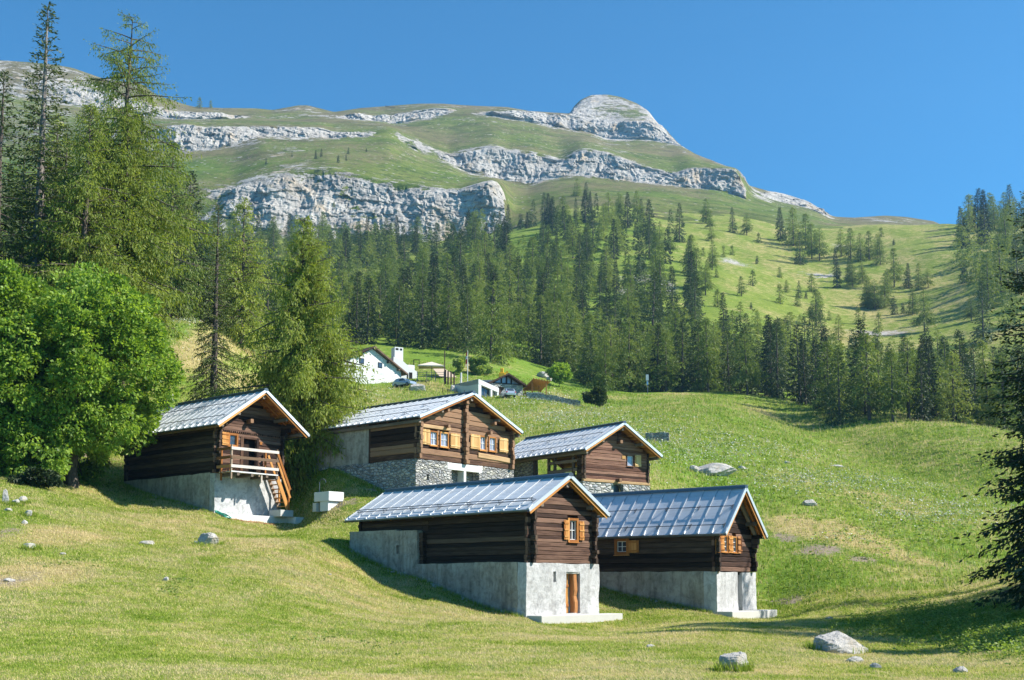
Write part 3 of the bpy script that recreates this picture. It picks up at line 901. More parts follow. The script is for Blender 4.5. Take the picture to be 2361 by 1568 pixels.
# how rocky each strip between two contours is
MR = [
    [(0, .25), (3000, .15)],
    [(380, .2), (470, .6), (545, .86), (800, .80), (1000, .92), (1160, 1.25), (1167, .25), (1180, .05), (3000, 0)],
    [(300, .2), (560, .34), (700, .42), (763, .3), (900, .30), (1130, .42), (1180, .06), (1250, .18), (1300, .05), (1900, .1), (3000, 0)],
    [(100, .5), (300, .6), (420, .92), (765, .98), (858, .8), (880, .35), (920, .55), (960, .75), (1000, .5), (1034, .9), (1250, .95), (1716, 1.1), (1722, .3), (3000, .2)],
    [(0, .45), (430, .38), (600, .25), (760, .36), (880, .36), (960, .35), (1034, .3), (1150, .34), (1300, .3), (1400, .46), (1470, .3), (1600, .25), (1710, .35), (1725, .45), (1770, .55), (1900, .2), (3000, .1)],
    [(0, .6), (380, 1.0), (540, .9), (600, .35), (770, .5), (800, .95), (1015, .95), (1060, .4), (1110, .6), (1140, .9), (1300, .85), (1560, 1.0), (1590, .35), (1650, .5), (1715, .7), (1730, .4), (1770, .9), (1890, 1.0), (1925, .4), (2040, .6), (2160, .55), (3000, .1)],
    [(0, .6), (420, .42), (600, .30), (670, .5), (720, .55), (790, .32), (1000, .40), (1200, .45), (1310, .4), (1320, .9), (1400, .66), (1470, .58), (1500, .9), (1525, 1.0), (1570, .5), (1700, .5), (1760, .45), (1800, 1.0), (1890, 1.0), (1930, .35), (2100, .4), (3000, .2)],
    [(0, .3), (3000, .3)],
]


def build_mountain():
    us = np.r_[np.linspace(-1200, -60, 60)[:-1], np.arange(-60, 2420, 2.6), np.linspace(2420, 3200, 40)[1:]]
    nc = len(MC)
    Ec, Yc, Ac = [], [], []
    for vv, yy in MC:
        v = np.interp(us, *_c(vv))
        y = np.interp(us, *_c(yy))
        kk = np.exp(-np.linspace(-2, 2, 61) ** 2); kk /= kk.sum()
        y = np.convolve(np.pad(y, 30, mode='edge'), kk, mode='valid')
        hw = 4 if yy[0] == (0, 1040) else 11
        k2 = np.exp(-np.linspace(-2, 2, 2 * hw + 1) ** 2); k2 /= k2.sum()
        v = np.convolve(np.pad(v, hw, mode='edge'), k2, mode='valid')
        a, e = ae(us, v)
        Ac.append(a); Ec.append(e); Yc.append(y)
    rows = [10, 75, 45, 30, 40, 22, 30, 10]
    A, Yq, E, Rk, T = [], [], [], [], []
    for k in range(nc - 1):
        n = rows[k]
        rk = np.interp(us, *_c(MR[k]))
        for i in range(n + (1 if k == nc - 2 else 0)):
            w = i / n
            wy = w
            A.append(Ac[k] * (1 - w) + Ac[k + 1] * w)
            E.append(Ec[k] * (1 - w) + Ec[k + 1] * w)
            Yq.append(Yc[k] * (1 - wy) + Yc[k + 1] * wy)
            rp = np.interp(us, *_c(MR[max(0, k - 1)])) if w < .5 else np.interp(us, *_c(MR[min(nc - 2, k + 1)]))
            b = .5 * (1 - sstep(0, .13, min(w, 1 - w)))
            Rk.append(rk * (1 - b) + rp * b)
            T.append(np.full_like(us, k + w))
    A, Yq, E, Rk, T = (np.array(q).T for q in (A, Yq, E, Rk, T))
    X, Z = A * Yq, E * Yq
    P = np.stack([X, Yq, Z], -1)
    rr = sstep(.45, .95, Rk)
    # buttresses and chimneys (run up the face), then strata and blocks
    wv = np.stack([fbm(P * .012, 3, 71), fbm(P * .012 + 50, 3, 72), fbm(P * .012 + 90, 3, 73)], -1) * 14
    Q = P + wv
    def tri(v): return np.abs(v - np.floor(v) - .5) * 4 - 1          # sharp-edged folds
    def ledge(v):
        f = v - np.floor(v)
        return sstep(.0, .28, f) - f                                    # steps with flat treads
    q0 = fbm(Q * np.array([.02, .02, .004]), 3, 60)
    but = 1.1 * q0 + .55 * tri(X * .017 + 1.9 * fbm(Q * .011, 3, 61))

    def blocks(sx, sz, seed):
        """fractured faces: each block of the bedded rock stands a little proud or back"""
        w1 = fbm(P * .05, 3, seed) * .9
        row = np.floor((Z + .10 * X) * sz + w1 * .8)
        shift = _h(row.astype(np.int64), row.astype(np.int64) * 0 + 3, row.astype(np.int64) * 0 + 7, seed)
        col = np.floor(X * sx + shift * 3 + w1)
        k = _h(col.astype(np.int64), row.astype(np.int64), np.zeros(row.shape, np.int64), seed + 1)
        return k
    fract = 1.5 * blocks(.055, .09, 201) + .9 * blocks(.13, .22, 203) + .5 * blocks(.30, .42, 205)
    crk = ridged(Q * np.array([.10, .10, .016]), 3, 64)
    zt = Z * .085 + .016 * X + .75 * fbm(Q * .012, 3, 66)
    strata = 1.2 * ledge(zt * .8) + .9 * ledge(zt * 2.1 + .3) + .5 * ledge(zt * 4.7)
    blk = tri(X * .19 + 1.7 * fbm(P * .06, 2, 69)) * .5 + .6 * fbm(P * .16, 3, 70)
    edge = sstep(0, .12, np.minimum(T % 1.0, 1 - T % 1.0)) * .75 + .25
    sky = sstep(6.0, 6.85, T)
    D = rr * edge * (5.0 * but + 1.6 * crk + .6 * strata + 1.0 * fract + .5 * blk + .6 * ridged(P * np.array([.45, .45, .2]), 2, 78)) * (1 - .55 * sky)
    G = (1 - rr) * (2.2 * fbm(P * .02, 4, 80) + .8 * ridged(P * np.array([.03, .09, .09]), 3, 83))
    Yn = Yq - D * .95
    Xn = X + rr * edge * 3.0 * fbm(Q * .05 + 40, 3, 88) * (1 - .7 * sky)
    Zn = Z + (G * .6 + rr * .5 * blk) * (1 - sky * .75) + sky * rr * 2.0 * fbm(P * .06, 3, 90)
    n, m = A.shape
    idx = np.arange(n * m).reshape(n, m)
    f = np.stack([idx[:-1, :-1], idx[1:, :-1], idx[1:, 1:], idx[:-1, 1:]], -1).reshape(-1, 4)
    V = np.stack([Xn, Yn, Zn], -1)
    pn = fbm(P * .018, 4, 95)
    dry = .36 + .34 * pn + .10 * sstep(2.2, 3, T) + .12 * sstep(4.2, 6, T)
    lush = .45 + .35 * fbm(P * .01, 3, 97) + .25 * ((T > 2.3) & (T < 3)).astype(float)
    bare = .15 + .3 * fbm(P * .03, 3, 99)
    o = mesh_np("mountain", V.reshape(-1, 3), f, M['mountain'], None, (rr[:-1, :-1].ravel() < .35),
                extra=dict(dry=dry.ravel(), lush=lush.ravel(), bare=bare.ravel(), bloom=np.zeros(n * m), rock=(Rk * .82).ravel()))
    tag(o, kind="structure")
    us_, nrow = us, m

    def at(u, v):
        """place on the mountain seen at a reading"""
        i = int(np.argmin(np.abs(us_ - u)))
        a, e = ae(u, v)
        ev = Zn[i, 10:] / Yn[i, 10:]
        j = int(np.argmax(ev >= e)) + 10
        return float(Xn[i, j]), float(Yn[i, j]), float(Zn[i, j])
    return o, at


ground = build_ground()
mountain, mtn_at = build_mountain()
# ------------------------------------------------------------------ the timber houses
def courses(z0, z1, n):
    """uneven timber courses: (middle, height)"""
    w = [random.uniform(.72, 1.3) for _ in range(n)]
    t, z, out = sum(w), z0, []
    for q in w:
        h = q * (z1 - z0) / t
        out.append((z + h / 2, h))
        z += h
    return out


class House:
    def __init__(s, key, name, label, ov, zb):
        s.X, s.Y, th, s.ze, s.W, s.Rr, s.L = HOUSE[key]
        s.th, s.zb, s.ov = R(th), zb, ov
        s.root = thing(name, label, "house", (s.X, s.Y, zb), s.th)

    def roof_z(s, x, below=0.0):
        return s.ze + s.Rr * (1 - abs(x) / s.W) - below

    def part(s, mb, name, mat, parent=None, **kw):
        return mb.build(name, mat, parent or s.root, dz=s.zb, **kw)

    # ---- log walls
    def long_wall(s, x, y0, y1, z0, z1, hc, t, mat, ext=(.22, .22), corbel=0, opens=(), off=0.0):
        mb = MB()
        n = max(1, round((z1 - z0) / hc))
        for k, (zc, h) in enumerate(courses(z0, z1, n)):
            a, b = y0 - ext[0] - random.uniform(-.06, .07), y1 + ext[1] + random.uniform(-.06, .07)
            if corbel and k >= n - 3: a -= corbel * (k - n + 4) / 3.0
            cuts = [(o[0], o[1]) for o in opens if o[2] < zc + h * .2 and o[3] > zc - h * .2]
            segs = [(a, b)]
            for c0, c1 in cuts:
                segs = [q for p in segs for q in ((p[0], min(p[1], c0)), (max(p[0], c1), p[1])) if q[1] - q[0] > .05]
            tone = random.random()
            for p in segs:
                mb.log((x + random.gauss(0, .008), p[0], zc), (x + random.gauss(0, .008), p[1], zc), h * .985, t * random.uniform(.94, 1.06), tone)
        return s.part(mb, "log_wall", mat)

    def gable_wall(s, y, w, z0, hc, t, mat, ext=.20, opens=(), top=.16, zstart=None):
        mb = MB()
        zt = s.ze + s.Rr - top
        n = max(1, round((zt - z0) / hc))
        for k, (zc, h) in enumerate(courses(z0, zt, n)):
            lim = (1 - (zc + h * .35 + top - s.ze) / s.Rr) * s.W
            e0, e1 = w + ext + random.uniform(-.05, .06), w + ext + random.uniform(-.05, .06)
            a, b = -min(e0, lim), min(e1, lim)
            if b - a < .12: continue
            cuts = [(o[0], o[1]) for o in opens if o[2] < zc + h * .2 and o[3] > zc - h * .2]
            segs = [(a, b)]
            for c0, c1 in cuts:
                segs = [q for p in segs for q in ((p[0], min(p[1], c0)), (max(p[0], c1), p[1])) if q[1] - q[0] > .05]
            tone = random.random()
            for p in segs:
                mb.log((p[0], y + random.gauss(0, .006), zc), (p[1], y + random.gauss(0, .006), zc), h * .985, t * random.uniform(.95, 1.05), tone)
        return s.part(mb, "gable_wall", mat)

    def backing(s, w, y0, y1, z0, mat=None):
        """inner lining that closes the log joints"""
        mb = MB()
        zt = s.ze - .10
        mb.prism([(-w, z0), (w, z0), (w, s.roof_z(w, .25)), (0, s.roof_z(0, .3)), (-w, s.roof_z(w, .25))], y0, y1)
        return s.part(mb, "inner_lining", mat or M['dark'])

    # ---- roof
    def roof(s, mat, seam=.62, rails=(), double=(), rafter_sp=.9, purl=(0.0, .55), rafters_front=2, trim=True, board='soffit', gut=True, rail_x=(.3, .3)):
        W, Rr, ze, L = s.W, s.Rr, s.ze, s.L
        sl = math.hypot(W, Rr)
        dx, dz = W / sl, Rr / sl
        zt = ze + Rr
        roofmb = MB()
        for sg in (-1, 1):
            nrm = Vector((sg * dz, 0, dx))
            n = max(2, round(L / seam))
            for k in range(n):                       # one tray of sheet between two seams
                y0, y1 = L * k / n, L * (k + 1) / n
                e = Vector((sg * W, y0, ze)); r = Vector((0, y0, zt)); off = nrm * .035
                ww = Vector((0, y1 - y0 - .002, 0))
                dd = nrm * (random.uniform(-.003, .003))
                roofmb.hexa([e + dd - off, r + dd - off, r + ww + dd - off, e + ww + dd - off, e + dd, r + dd, r + ww + dd, e + ww + dd])
            for k in range(n + 1):                   # standing seams with a flared foot
                y = min(max(L * k / n, .03), L - .03)
                p0 = Vector((sg * W, y, ze)) + nrm * .03; p1 = Vector((0, y, zt)) + nrm * .03
                u = (p1 - p0).normalized()
                roofmb.beam(p0 + u * .16, p1 - u * .05, .048, .024, nrm, .3)
                a = p0 + u * .02
                roofmb.hexa([a + Vector((0, -.075, 0)) - nrm * .03, a + Vector((0, .075, 0)) - nrm * .03, a + u * .3 + Vector((0, .03, 0)) - nrm * .03, a + u * .3 + Vector((0, -.03, 0)) - nrm * .03,
                             a + Vector((0, -.05, 0)) + nrm * .01, a + Vector((0, .05, 0)) + nrm * .01, a + u * .3 + Vector((0, .026, 0)) + nrm * .045, a + u * .3 + Vector((0, -.026, 0)) + nrm * .045], .3)
        s.part(roofmb, "roof", mat)
        cap = MB()
        cap.prism([(-.16, zt - .05), (-.14, zt + .07), (-.03, zt + .12), (.03, zt + .12), (.14, zt + .07), (.16, zt - .05)], -.03, L + .03)
        s.part(cap, "ridge_cap", M['metal_dark'])
        # boards under the sheet
        bm_ = MB()
        for sg in (-1, 1):
            nrm = Vector((sg * dz, 0, dx))
            nb = max(4, int(sl / .19))
            for k in range(nb):
                c0, c1 = k / nb, (k + 1) / nb - .006
                a = Vector((sg * W * .985 * c0, .03, zt - Rr * .985 * c0)); b = Vector((sg * W * .985 * c1, .03, zt - Rr * .985 * c1))
                o1, o2 = nrm * -.038, nrm * -.066
                ly = Vector((0, L - .06, 0))
                bm_.hexa([a + o2, b + o2, b + ly + o2, a + ly + o2, a + o1, b + o1, b + ly + o1, a + ly + o1])
        s.part(bm_, "roof_boards", M[board])
        # rafters
        nr = max(2, int(L / rafter_sp))
        for k in range(nr + 1):
            y = .28 + (L - .56) * k / nr
            for sg in (-1, 1):
                if sg == 1 and 2 < k < nr: continue
                rm = MB()
                nrm = Vector((sg * dz, 0, dx))
                rm.beam(Vector((sg * W * .965, y, ze + Rr * .035)) - nrm * .135, Vector((sg * .02, y, zt)) - nrm * .135, .11, .135, nrm)
                s.part(rm, "rafter", M['pine'] if board == 'soffit' else M['beam_grey'], bevel=.008)
        # purlins run the length and show their heads in the gable
        for q in purl:
            for sg in ((-1, 1) if q else (1,)):
                pm = MB()
                x = sg * q * W
                z = s.roof_z(x, .34 if q else .42)
                pm.log((x, .16, z), (x, L - .2, z), .20, .18, .5)
                s.part(pm, "purlin", M['beam_grey'])
        # edges
        for sg in (-1, 1):
            nrm = Vector((sg * dz, 0, dx))
            for y in (-.012, L + .012):
                tm = MB()
                tm.beam(Vector((sg * (W + .01), y, ze - .01)) + nrm * -.03, Vector((sg * .0, y, zt)) + nrm * -.03, .03, .16, nrm)
                s.part(tm, "verge_trim", M['zinc_trim'])
            bb = MB()
            bb.beam(Vector((sg * W * .985, .05, ze + .0)) - nrm * .165, Vector((sg * .01, .05, zt)) - nrm * .165, .035, .13, nrm)
            s.part(bb, "barge_board", M['pine'], bevel=.004)
            if gut:
                gm = MB()
                pts = []
                for k in range(7):
                    th = math.pi * k / 6
                    pts.append((sg * (W + .055) + .065 * math.cos(th + math.pi), ze - .055 - .065 * math.sin(th)))
                for k in range(6):
                    a, b = pts[k], pts[k + 1]
                    gm.hexa([(a[0], .0, a[1]), (b[0], .0, b[1]), (b[0], L, b[1]), (a[0], L, a[1]), (a[0], 0, a[1] + .008), (b[0], 0, b[1] + .008), (b[0], L, b[1] + .008), (a[0], L, a[1] + .008)], .5)
                s.part(gm, "gutter", M['metal_dark'])
        # snow guards on the slope in view
        for q in rails:
            for sg in (-1, 1):
                nrm = Vector((sg * dz, 0, dx))
                gm = MB()
                hh = [.15] if q not in double else [.10, .21]
                for h_ in hh:
                    c = Vector((sg * W * q, 0, zt - Rr * q)) + nrm * h_
                    gm.tube([c + Vector((0, rail_x[0], 0)), c + Vector((0, L * .5, 0)), c + Vector((0, L - rail_x[1], 0))], .021, 6)
                nb = max(3, int(L / 1.9))
                for k in range(nb + 1):
                    y = rail_x[0] + .12 + (L - rail_x[0] - rail_x[1] - .24) * k / nb
                    c = Vector((sg * W * q, y, zt - Rr * q))
                    u = Vector((-sg * dx, 0, dz))
                    gm.beam(c + nrm * .0, c + nrm * (hh[-1] + .02), .02, .035, u)
                    gm.beam(c + nrm * hh[-1], c + u * .22 + nrm * .03, .02, .03, nrm)
                    gm.beam(c - u * .06 + nrm * .012, c + u * .26 + nrm * .012, .05, .014, nrm)
                s.part(gm, "snow_guard", M['metal_rail'])

    # ---- openings.  face 'g': gable at y, outwards -y.  face 'l': long wall at x, outwards -x; u runs to the back
    def fr(s, face, at):
        if face == 'g': return (lambda u, d, z: (u, at - d, z))
        return (lambda u, d, z: (at - d, u, z))

    def bx(s, mb, f, u0, u1, d0, d1, z0, z1, tone=None):
        a, b = f(u0, d0, z0), f(u1, d1, z1)
        mb.box(a[0], b[0], a[1], b[1], a[2], b[2], tone)

    def window(s, face, at, u0, u1, z0, z1, frame='pine', sash='pine', glass='glass', fw=.075, proud=.05, nu=2, nz=2, sill=True, label=None, deep=.10):
        f = s.fr(face, at)
        mb = MB()
        s.bx(mb, f, u0, u0 + fw, -deep, proud, z0, z1); s.bx(mb, f, u1 - fw, u1, -deep, proud, z0, z1)
        s.bx(mb, f, u0 + fw, u1 - fw, -deep, proud - .004, z1 - fw, z1); s.bx(mb, f, u0 + fw, u1 - fw, -deep, proud - .004, z0, z0 + fw)
        w = s.part(mb, "window", M[frame], bevel=.005)
        if label: w["label"] = label
        if sill:
            sm = MB()
            s.bx(sm, f, u0 - .03, u1 + .03, 0, proud + .05, z0 - .035, z0 - .002)
            sm.build("sill", M[frame], w, dz=s.zb, bevel=.005)
        a, b, c, d = u0 + fw, u1 - fw, z0 + fw, z1 - fw
        pm = MB()
        s.bx(pm, f, a, b, -deep * .75, -deep * .65, c, d)
        pm.build("pane", M[glass], w, dz=s.zb)
        sm = MB()
        bw = .028
        s.bx(sm, f, a, a + bw, -deep * .65, -deep * .2, c, d); s.bx(sm, f, b - bw, b, -deep * .65, -deep * .2, c, d)
        s.bx(sm, f, a + bw, b - bw, -deep * .65, -deep * .2, c, c + bw); s.bx(sm, f, a + bw, b - bw, -deep * .65, -deep * .2, d - bw, d)
        for k in range(1, nu):
            m = a + (b - a) * k / nu
            s.bx(sm, f, m - bw * .6, m + bw * .6, -deep * .65, -deep * .22, c + bw, d - bw)
        for k in range(1, nz):
            m = c + (d - c) * k / nz
            s.bx(sm, f, a + bw, b - bw, -deep * .65, -deep * .25, m - bw * .55, m + bw * .55)
        sm.build("sash", M[sash], w, dz=s.zb)
        return w

    def shutter(s, face, at, u0, u1, z0, z1, mat='pine', d0=.055, slats=3, label=None, yaw=0.0, hinge=0):
        f = s.fr(face, at)
        mb = MB()
        n = max(3, int((u1 - u0) / .13))
        H = hinge

        def sw(u, d):       # swing about the hinge edge
            if not yaw: return u, d
            h = u0 if H == 0 else u1
            r = u - h
            return h + r * math.cos(yaw) + 0 * d, d + abs(r) * math.sin(yaw)

        def piece(a, b, da, db, c, d):
            P = []
            for z in (c, d):
                for (u, dd) in ((a, da), (b, da), (b, db), (a, db)):
                    uu, d2 = sw(u, dd)
                    P.append(f(uu, d2, z))
            mb.hexa(P)
        for k in range(n):
            a, b = u0 + (u1 - u0) * k / n, u0 + (u1 - u0) * (k + 1) / n - .006
            piece(a, b, d0, d0 + .026, z0, z1)
        for k in range(slats):
            z = z0 + (z1 - z0) * ((k + .5) / slats if slats > 2 else (.14 + .72 * k))
            piece(u0 + .015, u1 - .015, d0 + .026, d0 + .05, z - .035, z + .035)
        o = s.part(mb, "shutter", M[mat], bevel=.004)
        if label: o["label"] = label
        return o


def base_front(H, w, y, t, z0, z1, opens, mat, seed, amp=.03, name="plaster_wall", step=.2):
    opens = sorted(opens)
    """gable base as blocks left and right of openings; opens: (u0,u1,z0,z1,depth)"""
    xs = [-w] + [q for o in opens for q in (o[0], o[1])] + [w]
    blocks = []
    for k in range(0, len(xs), 2):
        blocks.append(boxc(xs[k], xs[k + 1], y, y + t, z0, z1))
    for o in opens:
        if o[3] < z1: blocks.append(boxc(o[0], o[1], y, y + t, o[3], z1))
        if o[2] > z0 + .02: blocks.append(boxc(o[0], o[1], y, y + t, z0, o[2]))
        if o[4] < t: blocks.append(boxc(o[0], o[1], y + o[4], y + t, max(o[2], z0), min(o[3], z1)))
    objs = []
    for b in blocks:
        objs.append(rough_block(name, b, mat, H.root, H.zb, amp, 1.2, step, seed))
    return join(objs)


def join(objs):
    """one mesh out of several blocks of the same wall"""
    import bmesh
    bm = bmesh.new()
    for o in objs: bm.from_mesh(o.data)
    me = objs[0].data
    bm.to_mesh(me)
    bm.free()
    for o in objs[1:]:
        m = o.data
        bpy.data.objects.remove(o)
        bpy.data.meshes.remove(m)
    return objs[0]


# ======================= front barn
random.seed(3)
H = House('H3', "timber_barn", "long dark timber barn on white plaster, orange gable window above a low narrow door", .45, -1.5)
wb, wl = 2.40, 2.02
base_front(H, wb, .42, .5, -2.2, .86, [(.12, 1.08, -1.32, .5, .34), (-.68, -.50, .03, .5, .16)], M['plaster'], 5, .045)
join([rough_block("side_wall", boxc(-wb + .0, -wb + .5, .93, 7.36, -2.6, .90), M['plaster_shade'], H.root, H.zb, .045, 1.0, .2, 5),
      rough_block("side_wall", boxc(-wb + .0, -wb + .5, 7.36, 12.4, -1.6, 1.38), M['plaster_shade'], H.root, H.zb, .045, 1.0, .2, 5),
      rough_block("side_wall", boxc(-wb + .0, -wb + .5, 7.36, 8.66, 1.38, 2.46), M['plaster_shade'], H.root, H.zb, .045, 1.0, .2, 5),
      rough_block("side_wall", boxc(-wb + .0, -wb + .5, 8.66, 8.84, 1.80, 2.48), M['plaster_shade'], H.root, H.zb, .045, 1.0, .2, 5),
      rough_block("side_wall", boxc(-wb + .22, -wb + .5, 8.66, 8.84, 1.36, 1.84), M['plaster_shade'], H.root, H.zb, .03, 1.0, .2, 5),
      rough_block("side_wall", boxc(-wb + .0, -wb + .5, 8.84, 12.4, 1.38, 2.54), M['plaster_shade'], H.root, H.zb, .045, 1.0, .2, 5)])
rough_block("side_wall", boxc(wb - .5, wb, .93, 12.35, -2.4, .90), M['plaster_shade'], H.root, H.zb, .04, 1.0, .3, 6)
rough_block("back_wall", boxc(-wb + .5, wb - .5, 11.9, 12.35, -.5, .90), M['plaster_shade'], H.root, H.zb, .04, 1.0, .3, 6)
win = (.28, .98, 1.80, 2.86)
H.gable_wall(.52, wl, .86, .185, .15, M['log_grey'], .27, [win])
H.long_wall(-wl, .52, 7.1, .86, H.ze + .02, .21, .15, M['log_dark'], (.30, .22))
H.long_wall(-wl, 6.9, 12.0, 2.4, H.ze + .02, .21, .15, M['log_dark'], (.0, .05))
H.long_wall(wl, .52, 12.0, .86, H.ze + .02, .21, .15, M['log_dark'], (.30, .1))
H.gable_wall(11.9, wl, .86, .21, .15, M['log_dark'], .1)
H.backing(wl - .07, .60, 11.85, .7)
mb = MB()
for k in range(7):                     # heads of the cross wall beside the notch
    mb.log((-wl + .2, 7.17, .98 + k * .21), (-wl - .24 - random.uniform(0, .1), 7.17, .98 + k * .21), .205, .26, .2 + .4 * random.random())
H.part(mb, "log_ends", M['log_dark'])
H.roof(M['zinc'], .80, (.80,), (.80,), 1.5, (0, .62), rail_x=(.15, .3))
H.window('g', .45, *win, frame='pine', sash='white_paint', nu=2, nz=2, fw=.11, proud=.055, deep=.12)
H.shutter('g', .45, -.02, .28, 1.90, 2.76, 'pine')
H.shutter('g', .45, 1.00, 1.34, 1.90, 2.74, 'pine')
mb = MB()
for k in range(4): mb.box(.16 + k * .115, .268 + k * .115, .70, .745, -1.3, -.02 if k < 3 else .42, .7 + .3 * random.random())
mb.box(.14, .60, .66, .70, -.16, -.05); mb.box(.14, .60, .66, .70, -1.02, -.9)
H.part(mb, "door", M['pine'], bevel=.005)
mb = MB()
mb.box(.14, .56, .72, .75, -.02, .44, .2)
H.part(mb, "door_panel", M['door_wood'])
mb = MB()
mb.log((.86, .62, -1.31), (.84, .62, .44), .26, .28, .7, .02, .25)
H.part(mb, "door_post", M['door_wood'])
mb = MB()
mb.log((.06, .62, .47), (1.12, .62, .47), .13, .36, .5, .015, .2)
H.part(mb, "lintel", M['concrete'])
mb = MB()
mb.box(-2.35, 3.05, -.40, .44, -1.72, -1.34)
H.part(mb, "doorstep", M['concrete'], bevel=.02)
barn = H

# ======================= house on the right
random.seed(5)
H = House('H4', "timber_cabin", "dark timber cabin with a steep blue-grey metal roof, tree shadow across its plaster base", .7, -1.5)
wl = 1.92
join([rough_block("plaster_wall", boxc(-2.0, .14, .62, 1.3, -2.2, .54), M['plaster'], H.root, H.zb, .035, 1.2, .2, 15),
      rough_block("plaster_wall", boxc(.14, 1.0, .98, 1.3, -2.2, .50), M['plaster'], H.root, H.zb, .02, 1.2, .2, 16),
      rough_block("plaster_wall", boxc(.78, 2.3, .70, 1.3, -2.2, .52), M['plaster'], H.root, H.zb, .035, 1.2, .2, 17)])
rough_block("side_wall", boxc(-2.0, -1.5, 1.3, 9.2, -2.5, .56), M['plaster_shade'], H.root, H.zb, .045, 1.0, .2, 15)
rough_block("side_wall", boxc(1.8, 2.25, 1.3, 9.2, -2.4, .56), M['plaster_shade'], H.root, H.zb, .04, 1.0, .3, 15)
gw = [(-1.13, -.72, 1.46, 2.24), (-.22, .22, 1.46, 2.24)]
lw = (5.38, 6.22, 1.40, 2.22)
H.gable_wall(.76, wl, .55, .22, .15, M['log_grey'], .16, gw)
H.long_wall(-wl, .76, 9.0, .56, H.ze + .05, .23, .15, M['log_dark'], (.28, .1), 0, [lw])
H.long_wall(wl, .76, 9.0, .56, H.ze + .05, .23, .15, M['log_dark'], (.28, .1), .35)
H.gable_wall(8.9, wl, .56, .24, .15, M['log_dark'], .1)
H.backing(wl - .07, .84, 8.85, .4)
H.roof(M['zinc_blue'], .72, (.46, .86), (), 1.3, (.60,), rail_x=(.12, .3))
H.window('l', -wl - .075, *lw, frame='pine', sash='white_paint', glass='glass', fw=.15, proud=.05, deep=.08)
H.shutter('l', -wl - .075, 4.78, 5.37, 1.50, 2.10, 'pine', slats=2)
for q in gw: H.window('g', .69, *q, frame='pine', sash='white_paint', fw=.05, proud=.04, nu=1, nz=3)
H.shutter('g', .69, -1.60, -1.16, 1.44, 2.27, 'pine')
H.shutter('g', .69, -.69, -.26, 1.44, 2.27, 'pine')
H.shutter('g', .69, .28, .68, 1.44, 2.27, 'door_wood')
H.shutter('g', .69, -2.05, -1.64, 1.36, 2.06, 'pine', slats=2)
mb = MB()
mb.log((-1.86, .62, .5), (-1.86, .62, 1.25), .14, .14, 1.0, .02, .15)
H.part(mb, "corner_post", M['beam_grey'])
mb = MB()
mb.box(-1.96, -1.93, 3.35, 3.65, .34, .46, .3)
H.part(mb, "beam_end", M['log_dark'])
mb = MB()
mb.box(-1.98, 2.85, -.14, .66, -1.75, -1.30)
H.part(mb, "doorstep", M['concrete'], bevel=.02)
mb = MB()
for sg in (-1, 1):
    mb.beam((sg * .06, .52, H.ze + H.Rr - .36), (sg * 2.05, .52, H.ze + .0), .14, .15, (0, -1, 0))
H.part(mb, "gable_brace", M['beam_grey'])

# ======================= left house with the stair
random.seed(8)
H = House('H1', "timber_chalet", "dark timber chalet with a balcony and wooden stair on the front, beside the broadleaf tree", 1.4, 3.85)
wl, y0 = 2.46, 1.44
rough_block("plaster_wall", boxc(-wl, wl, y0, y0 + .5, 3.2, 6.45), M['plaster'], H.root, H.zb, .04, 1.1, .2, 25)
rough_block("side_wall", boxc(-wl, -wl + .5, y0 + .5, 11.0, 3.0, 6.50), M['plaster_shade'], H.root, H.zb, .04, 1.0, .22, 25)
rough_block("side_wall", boxc(wl - .5, wl, y0 + .5, 11.0, 3.0, 6.50), M['plaster_shade'], H.root, H.zb, .04, 1.0, .3, 26)
gw, gd = (-1.66, -.94, 8.10, 8.92), (-.54, .44, 6.55, 8.68)
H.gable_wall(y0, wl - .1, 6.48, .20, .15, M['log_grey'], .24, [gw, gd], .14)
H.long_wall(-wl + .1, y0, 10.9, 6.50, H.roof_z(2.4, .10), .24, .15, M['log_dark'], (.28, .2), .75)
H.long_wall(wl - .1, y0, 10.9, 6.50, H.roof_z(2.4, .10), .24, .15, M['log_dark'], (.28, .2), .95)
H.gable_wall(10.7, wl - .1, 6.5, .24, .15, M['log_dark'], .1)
H.backing(wl - .18, y0 + .35, 10.6, 6.3)
H.roof(M['zinc'], .66, (.36, .80), (), .62, (.0, .52, .86), rail_x=(.15, .3))
H.window('g', y0 - .075, *gw, frame='pine', sash='pine', glass='glass', fw=.12, proud=.05, nu=1, nz=1)
H.shutter('g', y0 - .075, -2.14, -1.66, 8.14, 8.92, 'pine', .07, 3)
mb = MB()
f = H.fr('g', y0 - .075)
for a, b in ((gd[0] - .20, gd[0]), (gd[1], gd[1] + .16)): H.bx(mb, f, a, b, -.12, .04, gd[2], gd[3] + .12)
H.bx(mb, f, gd[0], gd[1], -.12, .036, gd[3], gd[3] + .12)
d = H.part(mb, "door_frame", M['log_warm'], bevel=.005)
mb = MB()
H.bx(mb, f, gd[0] + .01, gd[0] + .62, -.30, -.25, gd[2], gd[3] - .02)
mb.build("door", M['log_warm'], d, dz=H.zb)
mb = MB()
H.bx(mb, f, .66, .84, 0, .05, 8.42, 8.6)
H.part(mb, "vent_board", M['pine'])
mb = MB()                           # carved dentil beam
H.bx(mb, f, -2.05, 2.2, -.02, .06, 9.06, 9.16)
for k in range(30): H.bx(mb, f, -2.0 + k * .142, -1.93 + k * .142, .0, .07, 8.98, 9.06)
H.part(mb, "carved_beam", M['log_grey'])
mb = MB()
mb.log((-.25, y0 - .5, 9.75), (-.25, y0 + .2, 9.75), .24, .22, .7)
H.part(mb, "beam_end", M['log_warm'])
